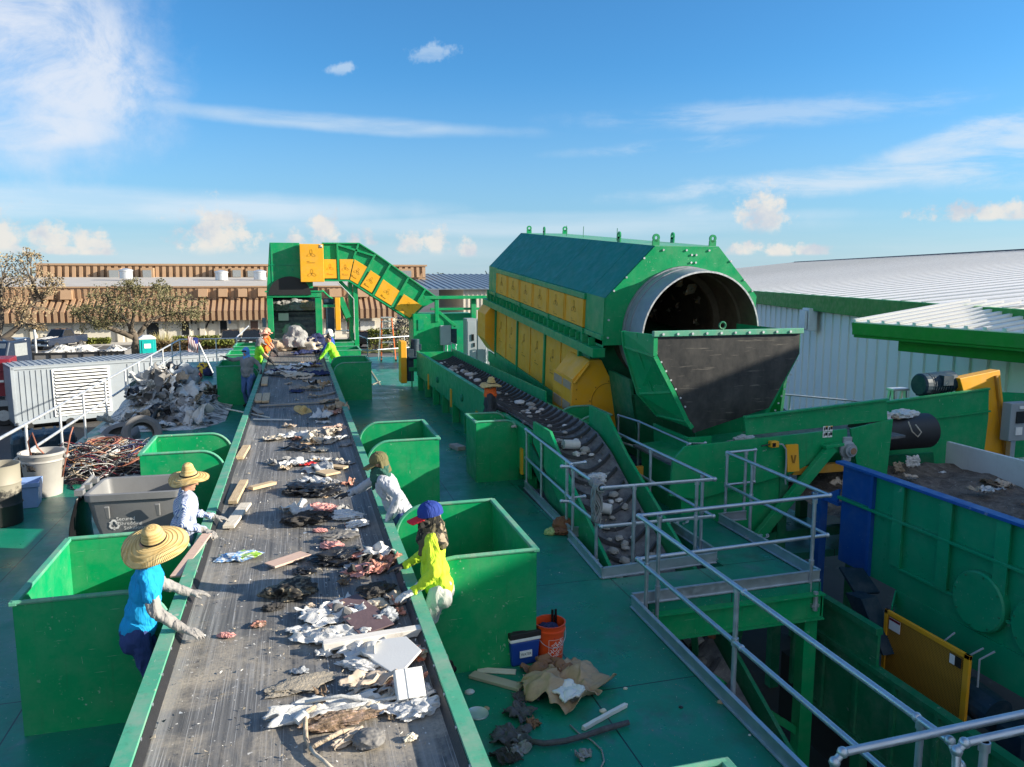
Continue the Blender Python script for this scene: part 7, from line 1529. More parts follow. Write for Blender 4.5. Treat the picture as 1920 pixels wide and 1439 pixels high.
    o=m.build('belt_crumbs',[M['dust_pile'],M['foam_white'],M['film_black']]); o['kind']='stuff'; tag(o,'crumbs and chips scattered over the sorting belt','crumbs')
t=NT('bag_print'); n=t.noise(t.co(),9,3,.5); t.set(t.ramp(n,[(.40,(.7,.72,.72)),(.47,(.05,.25,.6)),(.56,(.65,.7,.7)),(.62,(.25,.45,.05))]),.3); M['bag_print']=t.m
t=NT('bag_orange'); n=t.noise(t.co(),8,3,.5); t.set(t.ramp(n,[(.45,(.55,.5,.42)),(.53,(.65,.13,.04)),(.62,(.4,.34,.24))]),.3); M['bag_orange']=t.m
t=NT('rag_tan_black'); n=t.noise(t.co(),7,3,.6); t.set(t.ramp(n,[(.45,(.02,.019,.018)),(.52,(.20,.17,.12)),(.6,(.03,.03,.028))]),.9); t.bump(t.noise(t.co(),18,4),.8,.02); M['rag_tan_black']=t.m
t=NT('lint_brown'); n=t.noise(t.co(),9,4,.6); t.set(t.ramp(n,[(.4,(.55,.26,.2)),(.55,(.12,.06,.03)),(.65,(.6,.4,.33))]),.95); M['lint_brown']=t.m
t=NT('soil_shreds'); n=t.noise(t.co(),24,6,.7); t.set(t.ramp(n,[(.35,(.07,.045,.03)),(.5,(.24,.17,.11)),(.6,(.45,.30,.22)),(.7,(.7,.66,.6))]),.95); t.bump(t.noise(t.co(),45,5,.7),1,.02); M['soil_shreds']=t.m
plastic_film('film_grey_white',(.58,.58,.56)); simple('cardboard_pale',(.46,.38,.30),.85,0,.2,8,.3,30)
belt_waste()
# ================================================================ rocks on the slatted conveyor
def rocks():
    random.seed(17); n=0
    spots=[(950,795,17),(972,778,11),(985,790,13),(1008,774,11),(963,800,9),(1047,828,14),(1065,838,20),(1080,855,16),(1097,846,17),(1090,853,9),(1125,867,10),(1142,893,11),(1130,905,12),(1115,915,8),(1145,942,12),(1160,938,12),(1118,966,13),(1147,974,11),(1170,952,16),(1136,992,13),(1142,1012,10),(1160,1010,14),(1185,1012,11),(1150,1035,20),(1172,1032,13),(895,715,12),(908,722,9),(1310,1165,9),(1000,760,9),(1030,800,10),(1020,806,8),(990,775,9),(1058,812,9)]
    for (x,y,w) in spots:
        for it in range(30):
            # intersect the view ray with the conveyor profile
            pass
        best=None; d=ray(x,y)
        for k in range(400):
            p=C0+d*(5+k*.05)
            if p.y<25 and p.z<=slat_z(min(25.1,max(4.3,p.y)))+.06: best=p; break
        if not best: continue
        s=mpp(best)*w*.62; zb=slat_z(best.y)+.04
        crumple('concrete_lump','rough grey lump of concrete riding on the slatted conveyor','rubble',(best.x,best.y,zb),(s,s*random.uniform(.6,.9),s*.6),'stone' if random.random()<.7 else 'stone_white',200+n,random.random()*3,.55,3,zb,'concrete lumps on the slatted conveyor'); n+=1
    for k in range(110):
        y=4.8+random.random()**.9*19.5; x=4.46+random.gauss(0,.20); s=random.choice([.03,.045,.06,.08,.11])*random.uniform(.7,1.2)
        if not 4.0<x<4.92: continue
        zb=slat_z(y)+.05; crumple('concrete_lump','rough grey lump of concrete riding on the slatted conveyor','rubble',(x,y,zb),(s,s*random.uniform(.6,.9),s*.55),random.choice(['stone','stone','rubber_grey','stone_white']),900+k,random.random()*3,.55,3,zb,'concrete lumps on the slatted conveyor')
    m=MB()
    for _ in range(1500):
        y=4.5+random.random()*20.3; u=random.gauss(.5,.2)
        if not .05<u<.95: continue
        s=random.choice([.008,.012,.018,.028])*random.uniform(.6,1.3); c=Vector((3.93+1.07*u,y,slat_z(y)+.13*abs(2*u-1)**2.2+s*.4)); d=[c+Vector((random.uniform(-s,s),random.uniform(-s,s),random.uniform(-.3,.9)*s)) for _ in range(5)]; m.mi=random.choice([0,0,1,2]); m.add(d,[(0,1,2),(0,2,3),(0,3,1),(1,3,4),(1,4,2)])
    o=m.build('rubble_grit',[M['stone'],M['dust_pile'],M['rubber_grey']]); o['kind']='stuff'; tag(o,'grit and small rubble carried on the slatted belt','rubble')
    for (lab,x,y,L,w,t,mt,rz) in [('brown log riding on the lower slatted conveyor in the pit',1285,1190,.75,.07,.07,'earth_brown',-.5),('grey concrete slab on the lower slatted conveyor',1297,1205,.24,.20,.09,'stone',.2)]:
        d=ray(x,y)
        for k in range(500):
            p=C0+d*(4+k*.03)
            if p.z<=slat_z(max(4.3,p.y))+.1: break
        m=MB()
        if 'log' in lab: m.tube([Vector((-L/2,0,0)),Vector((-L/6,.02,.01)),Vector((L/6,-.01,0)),Vector((L/2,.01,0))],[w*.55,w*.6,w*.5,w*.45],8)
        else: m.box(-L/2,L/2,-w/2,w/2,-t/2,t/2)
        o=m.build('log' if 'log' in lab else 'concrete_slab',M[mt],bevel=0 if 'log' in lab else .012); o.location=p+Vector((0,0,.06)); o.rotation_euler=(.35,.15,rz); tag(o,lab,'rubble')
    for (x,y,w,lab,mt) in [(1152,965,22,'white crumpled paper on the slatted conveyor beside the hanging rope','film_white')]:
        p=pz(1118,892,.75); crumple('paper_scrap',lab,'paper',(p.x,p.y,.7),(.13,.1,.05),mt,301,0,.8,4,.72)
    # pipe stub (round hollow)
    p=pz(1200,870,.9)
    m=MB(); m.lathe([(.07,-.16),(.075,.16),(.06,.16),(.055,-.16)],None or (0,0,0),Matrix.Rotation(PI/2,4,'Y')); 
    for (x,y,lab) in [(1070,838,'short round concrete core lying on the upper slatted conveyor'),(1128,957,'short round concrete core lying on the sloping slatted conveyor')]:
        d=ray(x,y)
        for k in range(500):
            p=C0+d*(6+k*.03)
            if p.z<=slat_z(min(25,max(4.3,p.y)))+.08: break
        m=MB(); m.lathe([(.001,-.15),(.075,-.15),(.08,-.13),(.08,.13),(.074,.15),(.001,.15)],(0,0,0),Matrix.Rotation(PI/2,4,'Y'),20); o=m.build('concrete_core',M['stone_white'],smooth=True); o.location=p+Vector((0,0,.04)); o.rotation_euler=(0,.1,.15 if y<900 else -.6); tag(o,lab,'rubble')
rocks()
# ================================================================ things standing on the deck, left side
def left_side():
    # grey tilt cart
    T=thing('bin_cart','dark grey plastic tilt cart with white recycling mark and lettering','cart',(-2.02,10.62,.0),R(-3)); T.scale=(1.0,1.0,1.17)
    w,d=.56,.42; m=MB(); 
    def ring(sx,sy,z,r,n=6):
        P=[]
        for cx,cy,a0 in ((sx-r,sy-r,0),(-sx+r,sy-r,PI/2),(-sx+r,-sy+r,PI),(sx-r,-sy+r,3*PI/2)):
            for k in range(n): a=a0+PI/2*k/(n-1); P.append((cx+r*math.cos(a),cy+r*math.sin(a),z))
        return P
    rings=[ring(.40,.30,.28,.05),ring(.40,.30,.30,.05),ring(.50,.38,.62,.07),ring(.545,.415,.84,.09),ring(.575,.445,.85,.10),ring(.58,.45,.92,.10),ring(.555,.425,.93,.09),ring(.525,.395,.92,.08),ring(.48,.355,.60,.07),ring(.38,.27,.33,.05)]
    N=len(rings[0]); vs=[p for r_ in rings for p in r_]; fs=[(i*N+j,i*N+(j+1)%N,(i+1)*N+(j+1)%N,(i+1)*N+j) for i in range(len(rings)-1) for j in range(N)]+[tuple(range(N-1,-1,-1)),tuple(range((len(rings)-1)*N,len(rings)*N))]
    m.add(vs,fs); m.build('tub',M['cart_grey'],T,smooth=True,angle=50)
    for x in (-.30,.28): m=MB(); m.plate([(x-.03,-.475,.80),(x+.03,-.475,.80),(x+.02,-.43,.66),(x-.02,-.43,.66)],.03); m.build('rib',M['cart_grey'],T,bevel=.008)
    # lettering and three chasing arrows on the sloping front
    def onfront(x,z):
        f=(z-.30)/(.84-.30); return Vector((x,-(.30+.08*(z-.30)/.32)-.006 if z<.62 else -(.38+.035*(z-.62)/.22)-.006,z))
    for s,x,z,sz in (('Secured',-.115,.635,.060),('Shredding',-.065,.580,.060),('Solutions',-.025,.525,.060)):
        v,f=text_shape(s,sz); m=MB(); m.add([onfront(x+p.x*1.12,z+p.y) for p in v],f); m.build('lettering',M['sign_white'],T,recalc=False)
    m=MB(); c0=(-.255,.572)
    for k in range(3):
        a=PI/2+k*2*PI/3; 
        def rp(x,y): 
            return onfront(c0[0]+x*math.cos(a-PI/2)-y*math.sin(a-PI/2),c0[1]+x*math.sin(a-PI/2)+y*math.cos(a-PI/2))
        m.add([rp(-.052,.012),(rp(-.018,.062)),rp(.018,.062),rp(.040,.028),rp(.056,.037),rp(.052,-.004),rp(.012,.012),rp(.024,.019),rp(.008,.040),rp(-.010,.040),rp(-.032,.002)],[(0,1,9,10),(1,2,8,9),(2,3,7,8),(3,4,5,7),(5,6,7)])
    m.build('recycling_mark',M['sign_white'],T,recalc=False)
    m=MB(); m.box(-.52,.52,-.38,.38,.16,.28); m.build('base_frame',M['black_gloss'],T,bevel=.03)
    for x in (-.38,.40):
        for y in (-.27,.27):
            m=MB(); m.lathe([(.02,-.03),(.08,-.03),(.085,0),(.08,.03),(.02,.03)],(x,y,.085),Matrix.Rotation(PI/2,4,'Y'),18); m.box(x-.05,x+.05,y-.03,y+.03,.10,.17); m.build('wheel',M['black_rubber'],T,smooth=True)
    m=MB(); m.tube([(-.60,-.36,.90),(-.66,-.36,.93),(-.66,.30,.98),(-.60,.30,.92)],.022); 
    for y in (-.33,-.05,.25): m.cbox((-.63,y,.94),(.10,.10,.06))
    m.build('hinge_bar',M['cart_grey'],T,bevel=.006)
    m=MB(); m.grid(10,12,lambda u,v:(-.63-.09*math.sin(PI*v*.9)-.05*v+.03*math.sin(u*PI),-.46+.86*u,.90-.74*v)); m.build('lid',M['black_gloss'],T,smooth=True,solid=.012,angle=180)
    # barrel, can, tote
    B=thing('barrel','black plastic barrel with a dusty pale top half at the left edge','barrel',(-4.45,13.02,0)); m=MB(); m.lathe([(.26,0),(.275,.03),(.28,.3),(.295,.32),(.28,.35),(.285,.62),(.30,.65),(.285,.68),(.29,.90),(.30,.93),(.285,.93),(.27,.90),(.265,.05),(.001,.04)],seg=36); m.build('shell',M['barrel_dusty'],B,smooth=True,angle=50)
    A=thing('rubbish_can','big pale grey round rubbish can at the left edge','rubbish can',(-4.32,14.66,0)); m=MB(); m.lathe([(.26,0),(.34,.70),(.365,.72),(.365,.76),(.335,.76),(.32,.70),(.25,.03),(.001,.03)],seg=40); m.lathe([(.33,.60),(.345,.61),(.34,.64)],seg=40); m.build('shell',M['can_grey'],A,smooth=True,angle=50)
    for a in (0,PI): m=MB(); m.cbox((.375*math.cos(a),.375*math.sin(a),.66),(.06,.14,.05)); m.build('handle',M['can_grey'],A,bevel=.012)
    crumple('rubbish_bag','dark bundle of rubbish filling the pale grey can','rubbish',(-4.32,14.66,.45),(.27,.27,.2),'rag_tan_black',330,0,.8,4,.42)
    for lab,P in [('orange cable hanging up out of the pale grey can',[(-4.45,14.6,.5),(-4.5,14.6,.95),(-4.42,14.58,1.1),(-4.35,14.55,.85),(-4.25,14.5,.75)]),('orange strap standing up beside the pale grey can',[(-4.02,14.6,.3),(-3.92,14.62,.75),(-3.86,14.65,1.02),(-3.82,14.7,1.15)])]:
        m=MB(); m.tube(P,.014,6); tag(m.build('cable',M['wire_orange'],smooth=True,angle=180),lab,'cable')
    K=thing('storage_tote','small light blue plastic tote between the barrel and the grey can','tote',(-4.38,13.98,0),R(8)); m=MB()
    for r0,r1,z0,z1 in ((.16,.20,0,.42),): 
        m.add([(-r0,-.2,0),(r0,-.2,0),(r0,.2,0),(-r0,.2,0),(-r1,-.25,.42),(r1,-.25,.42),(r1,.25,.42),(-r1,.25,.42),(-r1+.02,-.23,.42),(r1-.02,-.23,.42),(r1-.02,.23,.42),(-r1+.02,.23,.42),(-r0+.02,-.18,.02),(r0-.02,-.18,.02),(r0-.02,.18,.02),(-r0+.02,.18,.02)],[(3,2,1,0),(0,1,5,4),(1,2,6,5),(2,3,7,6),(3,0,4,7),(4,5,9,8),(5,6,10,9),(6,7,11,10),(7,4,8,11),(8,9,13,12),(9,10,14,13),(10,11,15,14),(11,8,12,15),(12,13,14,15)])
    m.build('tub',M['tote_blue'],K,bevel=.01); m=MB(); m.box(-.22,.22,-.265,-.24,.36,.43); m.build('rim',M['tote_blue'],K,bevel=.005)
    # tyres
    for lab,c,e,r,wd in [('worn bald tyre leaning on the edge of the scrap heap',(-3.35,18.0,.34),(R(64),.0,R(22)),.40,.30),('dusty tyre lying half under the wire heap',(-3.95,17.6,.16),(R(14),R(8),0),.42,.28),('dark worn tyre lying behind the wire heap near the left railing',(-3.9,18.6,.20),(R(20),R(-12),.3),.40,.26)]:
        m=MB(); prof=[(r*.58,-wd*.38),(r*.74,-wd*.5),(r*.93,-wd*.46),(r,-wd*.36),(r*1.005,-wd*.10),(r*.99,-wd*.09),(r*.99,-wd*.05),(r*1.005,-wd*.04),(r*1.005,wd*.04),(r*.99,wd*.05),(r*.99,wd*.09),(r*1.005,wd*.10),(r,wd*.36),(r*.93,wd*.46),(r*.74,wd*.5),(r*.58,wd*.38),(r*.62,wd*.3),(r*.72,wd*.36),(r*.88,wd*.3),(r*.88,-wd*.3),(r*.72,-wd*.36),(r*.62,-wd*.3),(r*.58,-wd*.38)]
        m.lathe(prof,(0,0,0),None,44); o=m.build('tyre',M['rubber_grey'],smooth=True,angle=35); o.location=c; o.rotation_euler=e; tag(o,lab,'tyre')
    # wire heap: nobody could count the strands
    m=MB(); random.seed(44); cols=['film_black','film_black','wire_orange','rag_grey','rag_navy','film_black','wire_red','wire_copper','rag_tan','film_black','rubber_grey','film_black','rag_grey','film_grey','film_grey_white','film_black']
    for k in range(340):
        cx=random.gauss(-3.7,.40); cy=random.gauss(16.1,.42); 
        if abs(cx+3.7)>.95 or abs(cy-16.1)>1.0: continue
        hh=.50*math.exp(-((cx+3.75)**2/.5+(cy-16.25)**2/.7)); rx=random.uniform(.10,.42); ry=rx*random.uniform(.5,1); a0=random.random()*6; P=[]; tl=random.uniform(-.5,.5); t2=random.uniform(-.5,.5); n=random.randint(14,30); ph=random.random()*9
        for i in range(n):
            a=a0+i*.36; q=Vector((math.cos(a)*rx*(1+.2*math.sin(a*1.7+ph)),math.sin(a)*ry*(1+.2*math.sin(a*2.3+ph)),0)); z=hh*random.uniform(.75,1.0) if i==0 else z; P.append(Vector((cx+q.x,cy+q.y,max(.012,z+q.x*tl+q.y*t2+.03*math.sin(a*3+ph)))))
        m.mi=random.randrange(len(cols)); m.tube(P,random.choice([.004,.006,.008,.011]),5)
    o=m.build('wire_heap',[M[c] for c in cols],smooth=True,angle=180); o['kind']='stuff'; tag(o,'tangled heap of black, orange and copper wire on the deck','wire heap')
    m=MB(); m.grid(24,24,lambda u,v:(-3.72+(u-.5)*1.9,16.15+(v-.5)*1.9,.43*math.exp(-((u-.5)**2+(v-.5)**2)*13)*(1+.4*noise.noise(Vector((u*7,v*7,0))))-.012)); o=m.build('wire_matting',M['wire_mat'],smooth=True,angle=180); o['kind']='stuff'; tag(o,'dark matted core of the wire heap','wire heap')
    for lab,c,r,mt,nn in [('thick coil of orange cable on top of the wire heap',(-3.72,16.25,.50),.26,'wire_orange',7),('coil of pale cord at the front of the wire heap',(-3.60,15.9,.42),.20,'film_grey_white',8),('coil of grey hose with white fitting behind the orange coil',(-3.2,16.8,.32),.20,'galv_light',4),('coil of black cable at the left of the wire heap',(-4.2,16.1,.22),.34,'film_black',6)]:
        m=MB(); P=[]
        for i in range(nn*18): a=2*PI*i/18; rr_=r*(1+.14*math.sin(a*.37+1)+.05*math.sin(a*2.1)); P.append((c[0]+rr_*math.cos(a)*(1+.1*math.sin(a*.21)),c[1]+rr_*math.sin(a)*.8,c[2]+.05*math.sin(a*.53)+.12*math.sin(a+i*.01)*.5))
        m.tube(P,.012,6); tag(m.build('cable_coil',M[mt],smooth=True,angle=180),lab,'cable')
    # scrap heap of sheet beside the container
    m=MB(); random.seed(9)
    def hz(x,y): return max(0,.85*math.exp(-(((x+3.75)/.95)**2+((y-23.6)/1.9)**2))+.35*math.exp(-(((x+2.9)/.7)**2+((y-22.4)/1.3)**2)))
    m.grid(44,60,lambda u,v:(-4.8+2.9*u,20.0+7.5*v,hz(-4.8+2.9*u,20+7.5*v)*(.92+.25*noise.fractal(Vector((u*7,v*12,0)),.9,2.1,4))-.015)); o=m.build('scrap_heap',M['scrap_mix'],smooth=True,angle=30); o['kind']='stuff'; tag(o,'low mound of torn roofing scrap under the larger sheets','scrap heap')
    mats=['film_white','rag_grey','film_grey_white','rubber_grey','white_sheet','film_black','rag_tan','container_grey','film_grey_white']
    for k in range(150):
        x=random.gauss(-3.55,.60); y=random.gauss(22.9,1.35)
        if x<-4.72 or x>-2.1 or y<19.9 or y>27: continue
        z=hz(x,y)*.95; s=random.uniform(.25,.75)
        o=sheet('scrap_sheet','crumpled torn sheet lying in the scrap heap beside the left railing','scrap sheet',(x,y,z),(s,s*random.uniform(.4,.9)),random.choice(mats),400+k,random.random()*6.28,random.uniform(.15,.30)*s*1.6,.35,.006,z-.06+.03,'torn sheets of the scrap heap',1.2,10,random.gauss(0,.45),random.gauss(0,.45))
        settle(o,max(.0,z-.12))
    # pair of fallen bits on the deck
    for k,(x,y,w,lab) in enumerate([(382,795,30,'dark scrap lying on the deck in front of the scrap heap'),(400,770,26,'grey scrap lying on the deck at the right of the scrap heap'),(385,775,24,'torn grey felt at the foot of the scrap heap')]):
        p=pz(x,y,0); s=mpp(p)*w; sheet('scrap_piece',lab,'scrap',(p.x,p.y,0),(s,s*.5),'film_black' if k==0 else 'rag_grey',600+k,k,.06,.3)
    # flag, chair-like bags at the far left
    p=pz(392,708,0); F=thing('flag','small striped flag on a slanting white pole beside the far left railing','flag',(p.x-.3,29.5,0)); x0=py_(399,702,29.5).x-(p.x-.3)
    top=py_(372,643,29.5); bot=py_(399,700,29.5); lo=Vector((p.x-.3,29.5,0)); a=top-lo; b=bot-lo; b.z=max(.0,b.z)
    m=MB(); m.tube([b,a],.025,8); m.build('pole',M['sign_white'],F,smooth=True)
    q0=py_(363,632,29.5)-lo; m=MB()
    for s_ in range(13):
        m.mi=1 if s_%2 else 0; f0=s_/13; f1=(s_+1)/13
        m.grid(8,1,lambda u,v:(a.x-.02-.34*(f0+(f1-f0)*v)+.05*u*0+.02*math.sin(u*6),-.02+.03*math.sin(u*7+s_*.2),a.z+.18-.55*u+.06*(f0+(f1-f0)*v)))
    m.build('cloth',[M['red_paint'],M['sign_white']],F,smooth=True,angle=180,recalc=False); m=MB(); m.grid(4,4,lambda u,v:(a.x-.02-.34*.45*v,-.035+.03*math.sin(u*3),a.z+.19-.22*u)); m.build('canton',M['rag_blue'],F,smooth=True)
    for k,(x,y,w,mt,lab) in enumerate([(381,700,26,'bag_yellow','yellow printed bag standing by the flag pole'),(366,712,24,'red_paint','dark red bag sagging over a bucket by the scrap heap'),(390,705,18,'rag_navy','dark bag behind the yellow bag'),(360,722,10,'red_plastic','small red and white tub below the dark red bag')]):
        p=pz(x,y,0); s=mpp(p)*w/2; crumple('bag',lab,'bag',(p.x,p.y,0),(s,s*.8,s*1.1),mt,620+k,0,.35,4,0)
    N=thing('banner_sign','dark banner with white lettering on the far left railing','sign',(-4.80,24.6,0)); m=MB(); m.box(-.01,.0,-.0,.0001,0,.01) if 0 else None; m.box(-.02,.0,0,1.6,.30,.62); m.build('panel',M['black_gloss'],N); v,f=text_shape('super',.30); m=MB(); m.add([(.004,.8+q.x,.47+q.y) for q in v],f); m.build('lettering',M['sign_white'],N,recalc=False)
simple('cart_grey',(.19,.195,.2),.5,0,.25,4,.1,60); simple('tote_blue',(.22,.34,.60),.45); simple('wire_orange',(.30,.115,.075),.5); simple('wire_red',(.2,.03,.045),.5); simple('wire_copper',(.5,.24,.09),.45,.3)
t=NT('barrel_dusty'); z=t.sep(t.co())[2]; n=t.noise(t.co(),9,5,.7); f=t.ramp(t.math('ADD',z,t.math('MULTIPLY',t.math('SUBTRACT',n,.5),.5)),[(.48,0),(.56,1)]); t.set(t.mix(f,(.02,.02,.02),(.27,.25,.2)),.6); M['barrel_dusty']=t.m
simple('can_grey',(.36,.35,.33),.6,0,.2,5,.1,30); t=NT('bag_yellow'); t.set(t.ramp(t.noise(t.co(),9,1),[(.5,(.65,.42,.02)),(.56,(.02,.02,.05))],'CONSTANT'),.5); M['bag_yellow']=t.m
t=NT('wire_mat'); t.set(t.ramp(t.noise(t.mapping(t.pos(),(1,1,1)),30,6,.8,1.5),[(.4,(.015,.015,.018)),(.52,(.10,.08,.07)),(.58,(.03,.03,.06)),(.68,(.3,.18,.12))]),.7); t.bump(t.noise(t.pos(),35,5,.8,1.5),1,.05); M['wire_mat']=t.m
left_side()
# ================================================================ things on the deck, right of the belt
def right_side():
    random.seed(61)
    p=pz(982,1248,0); T=thing('cooler','small blue drinks cooler with black lid and white rim','cooler',(p.x,p.y+.12,0),R(6)); m=MB(); m.add([(-.135,-.115,0),(.135,-.115,0),(.135,.115,0),(-.135,.115,0),(-.155,-.13,.25),(.155,-.13,.25),(.155,.13,.25),(-.155,.13,.25)],[(3,2,1,0),(4,5,6,7),(0,1,5,4),(1,2,6,5),(2,3,7,6),(3,0,4,7)]); m.build('body',M['cooler_blue'],T,bevel=.015)
    m=MB(); m.box(-.16,.16,-.135,.135,.25,.285); m.build('rim',M['sign_white'],T,bevel=.008); m=MB(); m.box(-.162,.162,-.137,.137,.285,.34); m.box(-.12,.12,-.095,.095,.34,.348); m.build('lid',M['black_rubber'],T,bevel=.018); m=MB(); m.box(-.06,.065,-.137,-.127,.09,.155); l=m.build('label',M['sign_white'],T)
    v,f=text_shape('WATER',.04); m=MB(); m.add([(.003+q.x*.8,-.139,.122+q.y) for q in v],f); m.build('lettering',M['sign_black'],l,recalc=False)
    p=pz(945,1245,0); T=thing('flask','black drinking flask standing left of the blue cooler','flask',(p.x,p.y+.06,0)); m=MB(); m.lathe([(.035,0),(.038,.01),(.038,.19),(.03,.215),(.03,.245),(.001,.247)],seg=20); m.build('body',M['black_gloss'],T,smooth=True,angle=40); m=MB(); m.lathe([(.032,.215),(.033,.25),(.001,.252)],seg=20); m.build('cap',M['dark'],T,smooth=True)
    # orange bucket with stencilled white lettering
    p=pz(1036,1240,0); T=thing('bucket','orange plastic bucket with white square stencil lettering','bucket',(p.x,p.y+.10,0)); r0,r1,hh=.128,.150,.37
    m=MB(); m.lathe([(r0,0),(r0+(r1-r0)*.80,hh*.80),(r1+.006,hh*.81),(r1+.006,hh*.85),(r1,hh*.86),(r1+.002,hh*.97),(r1+.008,hh),(r1-.004,hh),(r1-.008,hh*.95),(r0-.006,.01),(.001,.01)],seg=48); m.build('shell',M['bucket_orange'],T,smooth=True,angle=40)
    def onb(x,z,o=.0015):
        a=-PI/2+.22+x/.14; r=r0+(r1-r0)*z/hh+o; return (r*math.cos(a),r*math.sin(a),z)
    m=MB()
    for k in range(18):
        u0=-.085+.17*k/18; u1=u0+.17/18
        for z in (.065,.235): m.add([onb(u0,z),onb(u1,z),onb(u1,z+.003),onb(u0,z+.003)],[(0,1,2,3)])
    for u in (-.085,.083):
        for k in range(6): z=.065+k*.0285; m.add([onb(u,z),onb(u+.003,z),onb(u+.003,z+.0285),onb(u,z+.0285)],[(0,1,2,3)])
    m.build('frame_mark',M['sign_white'],T,recalc=False)
    ca,sa=math.cos(R(42)),math.sin(R(42))
    for s,sz,dx,dz in (('THE',.038,-.028,.038),('HOME',.075,-.004,.002),('DEPOT',.056,.030,-.044)):
        v,f=text_shape(s,sz); m=MB(); m.add([onb(dx+q.x*ca*.95-q.y*sa,.150+dz+q.x*sa*.95+q.y*ca,.002) for q in v],f); m.build('lettering',M['sign_white'],T,recalc=False)
    m=MB(); P=[(-.158*math.cos(a),-.158*math.sin(a)*1.0,hh*.83-.16*math.sin(a)*.9) for a in [PI*k/16 for k in range(17)]]; m.tube(P,.003,6); m.build('handle',M['galv'],T)
    crumple('cloth','dark blue cloth lying inside the orange bucket','cloth',(p.x,p.y+.10,.22),(.115,.115,.08),'rag_navy',640,0,.6,4,.22)
    for lab,dx in (('black tool handle standing in the orange bucket, left of the two',.05),('black tool handle standing in the orange bucket, right of the two',.085)):
        m=MB(); m.tube([(p.x+dx,p.y+.16,.1),(p.x+dx+.01,p.y+.20,.44)],.014,8); tag(m.build('tool_handle',M['black_gloss'],smooth=True),lab,'tool')
    # cardboard and paper
    q=pz(1062,1290,0); sheet('paper_sheet','large torn sheet of brown kraft paper crumpled on the deck','paper',(q.x,q.y,0),(.72,.62),'cardboard',650,.5,.17,.30,.003,None,None,1.0,40)
    q=pz(1022,1262,0); sheet('paper_sheet','smaller dull brown paper leaning on the orange bucket','paper',(q.x,q.y,0),(.40,.32),'cardboard_dark',651,.2,.12,.3,.003)
    q=pz(1062,1318,0); sheet('plaster_patch','white plaster lump lying on the brown kraft paper','plaster',(q.x,q.y,.10),(.26,.24),'foam_white',652,.4,.03,.3,.02,.10)
    a,b=pz(884,1268,0),pz(978,1294,0); plank('long folded strip of cardboard lying behind the brown paper',a,b,.11,.03,'cardboard_pale2',.003,'cardboard','cardboard_strip')
    a,b=pz(895,1258,0),pz(966,1262,0); plank('short flat strip of pale board behind the folded cardboard strip',a,b,.09,.012,'wood_pale',.003,'cardboard','cardboard_strip')
    a,b=pz(1093,1370,0),pz(1173,1326,0); plank('white batten lying alone on the green deck',a,b,.035,.035,'foam_white',.003,'batten','batten')
    m=MB(); q=pz(895,1340,0); m.lathe([(.001,.008),(.085,.008),(.093,.014),(.096,.008),(.093,.0),(.001,0)],seg=40); o=m.build('pan_lid',M['galv_light'],smooth=True,angle=40); o.location=(q.x,q.y,.004); o.rotation_euler=(.03,.02,0); tag(o,'round pale metal lid lying on the deck beside the belt rail','lid')
    m=MB(); m.tube([pz(x,y,0)+Vector((0,0,.035)) for x,y in [(985,1396),(1020,1402),(1060,1397),(1100,1386),(1135,1374),(1178,1362)]],[.022,.024,.024,.023,.026,.022],10); o=m.build('hose',M['hose_dirty'],smooth=True,angle=180); tag(o,'dirty dark hose lying across the deck','hose')
    P=[(985,1300),(975,1330),(965,1360),(955,1390),(950,1420),(955,1445)]
    for k,(x,y,w,hr,mt,lab) in enumerate([(985,1310,44,.7,'hose_dirty','dark dusty strip of matting beside the folded cardboard'),(972,1340,52,1.0,'hose_dirty','dusty grey matting folded on the deck, upper part'),(958,1385,56,1.2,'hose_dirty','dusty grey matting folded on the deck, lower part'),(945,1425,44,1.0,'rag_dark','dark matting end at the bottom edge'),(975,1405,34,1.6,'rag_grey','pale grey torn strap on the dusty matting'),(1000,1360,22,1,'cardboard_dark','rusty brown scrap beside the matting'),(1092,1420,30,.6,'rag_grey','twisted white scrap at the bottom of the deck')]):
        q=pz(x,y,0); s=mpp(q)*w; sheet('matting' if 'matting' in lab else 'scrap_piece',lab,'matting' if 'matting' in lab else 'scrap',(q.x,q.y,0),(s,s*hr),mt,660+k,k*.6,.06,.3,.006)
    m=MB(); m.tube([pz(x,y,0)+Vector((0,0,.012)) for x,y in [(1068,1362),(1085,1378),(1110,1392),(1128,1410),(1132,1430),(1125,1445)]],.007,6); tag(m.build('strap',M['rag_grey'],smooth=True,angle=180),'thin grey strap trailing over the hose','strap')
    q=pz(1055,995,0); crumple('root_ball','reddish brown root ball lying against the kick plate','root ball',(q.x,q.y,0),(.15,.14,.16),'earth_brown',680,0,.5,4,0); crumple('root_ball','smaller brown root clump beside the green leaf ball',  'root ball',(q.x-.06,q.y-.14,0),(.14,.1,.07),'earth_brown',681,0,.7,4,0)
    q=pz(1031,1002,0); crumple('cabbage','pale green crumpled leafy ball on the deck by the root ball','leaf ball',(q.x,q.y,0),(.085,.08,.07),'leaf_veg',682,0,.5,4,0)
    q=pz(857,842,0); m=MB(); m.box(-.10,.10,-.20,.20,0,.09); o=m.build('block',M['stone'],bevel=.01); o.location=(q.x,q.y,0); o.rotation_euler=(0,0,.3); tag(o,'grey block lying on the deck left of the small sunlit bin','block')
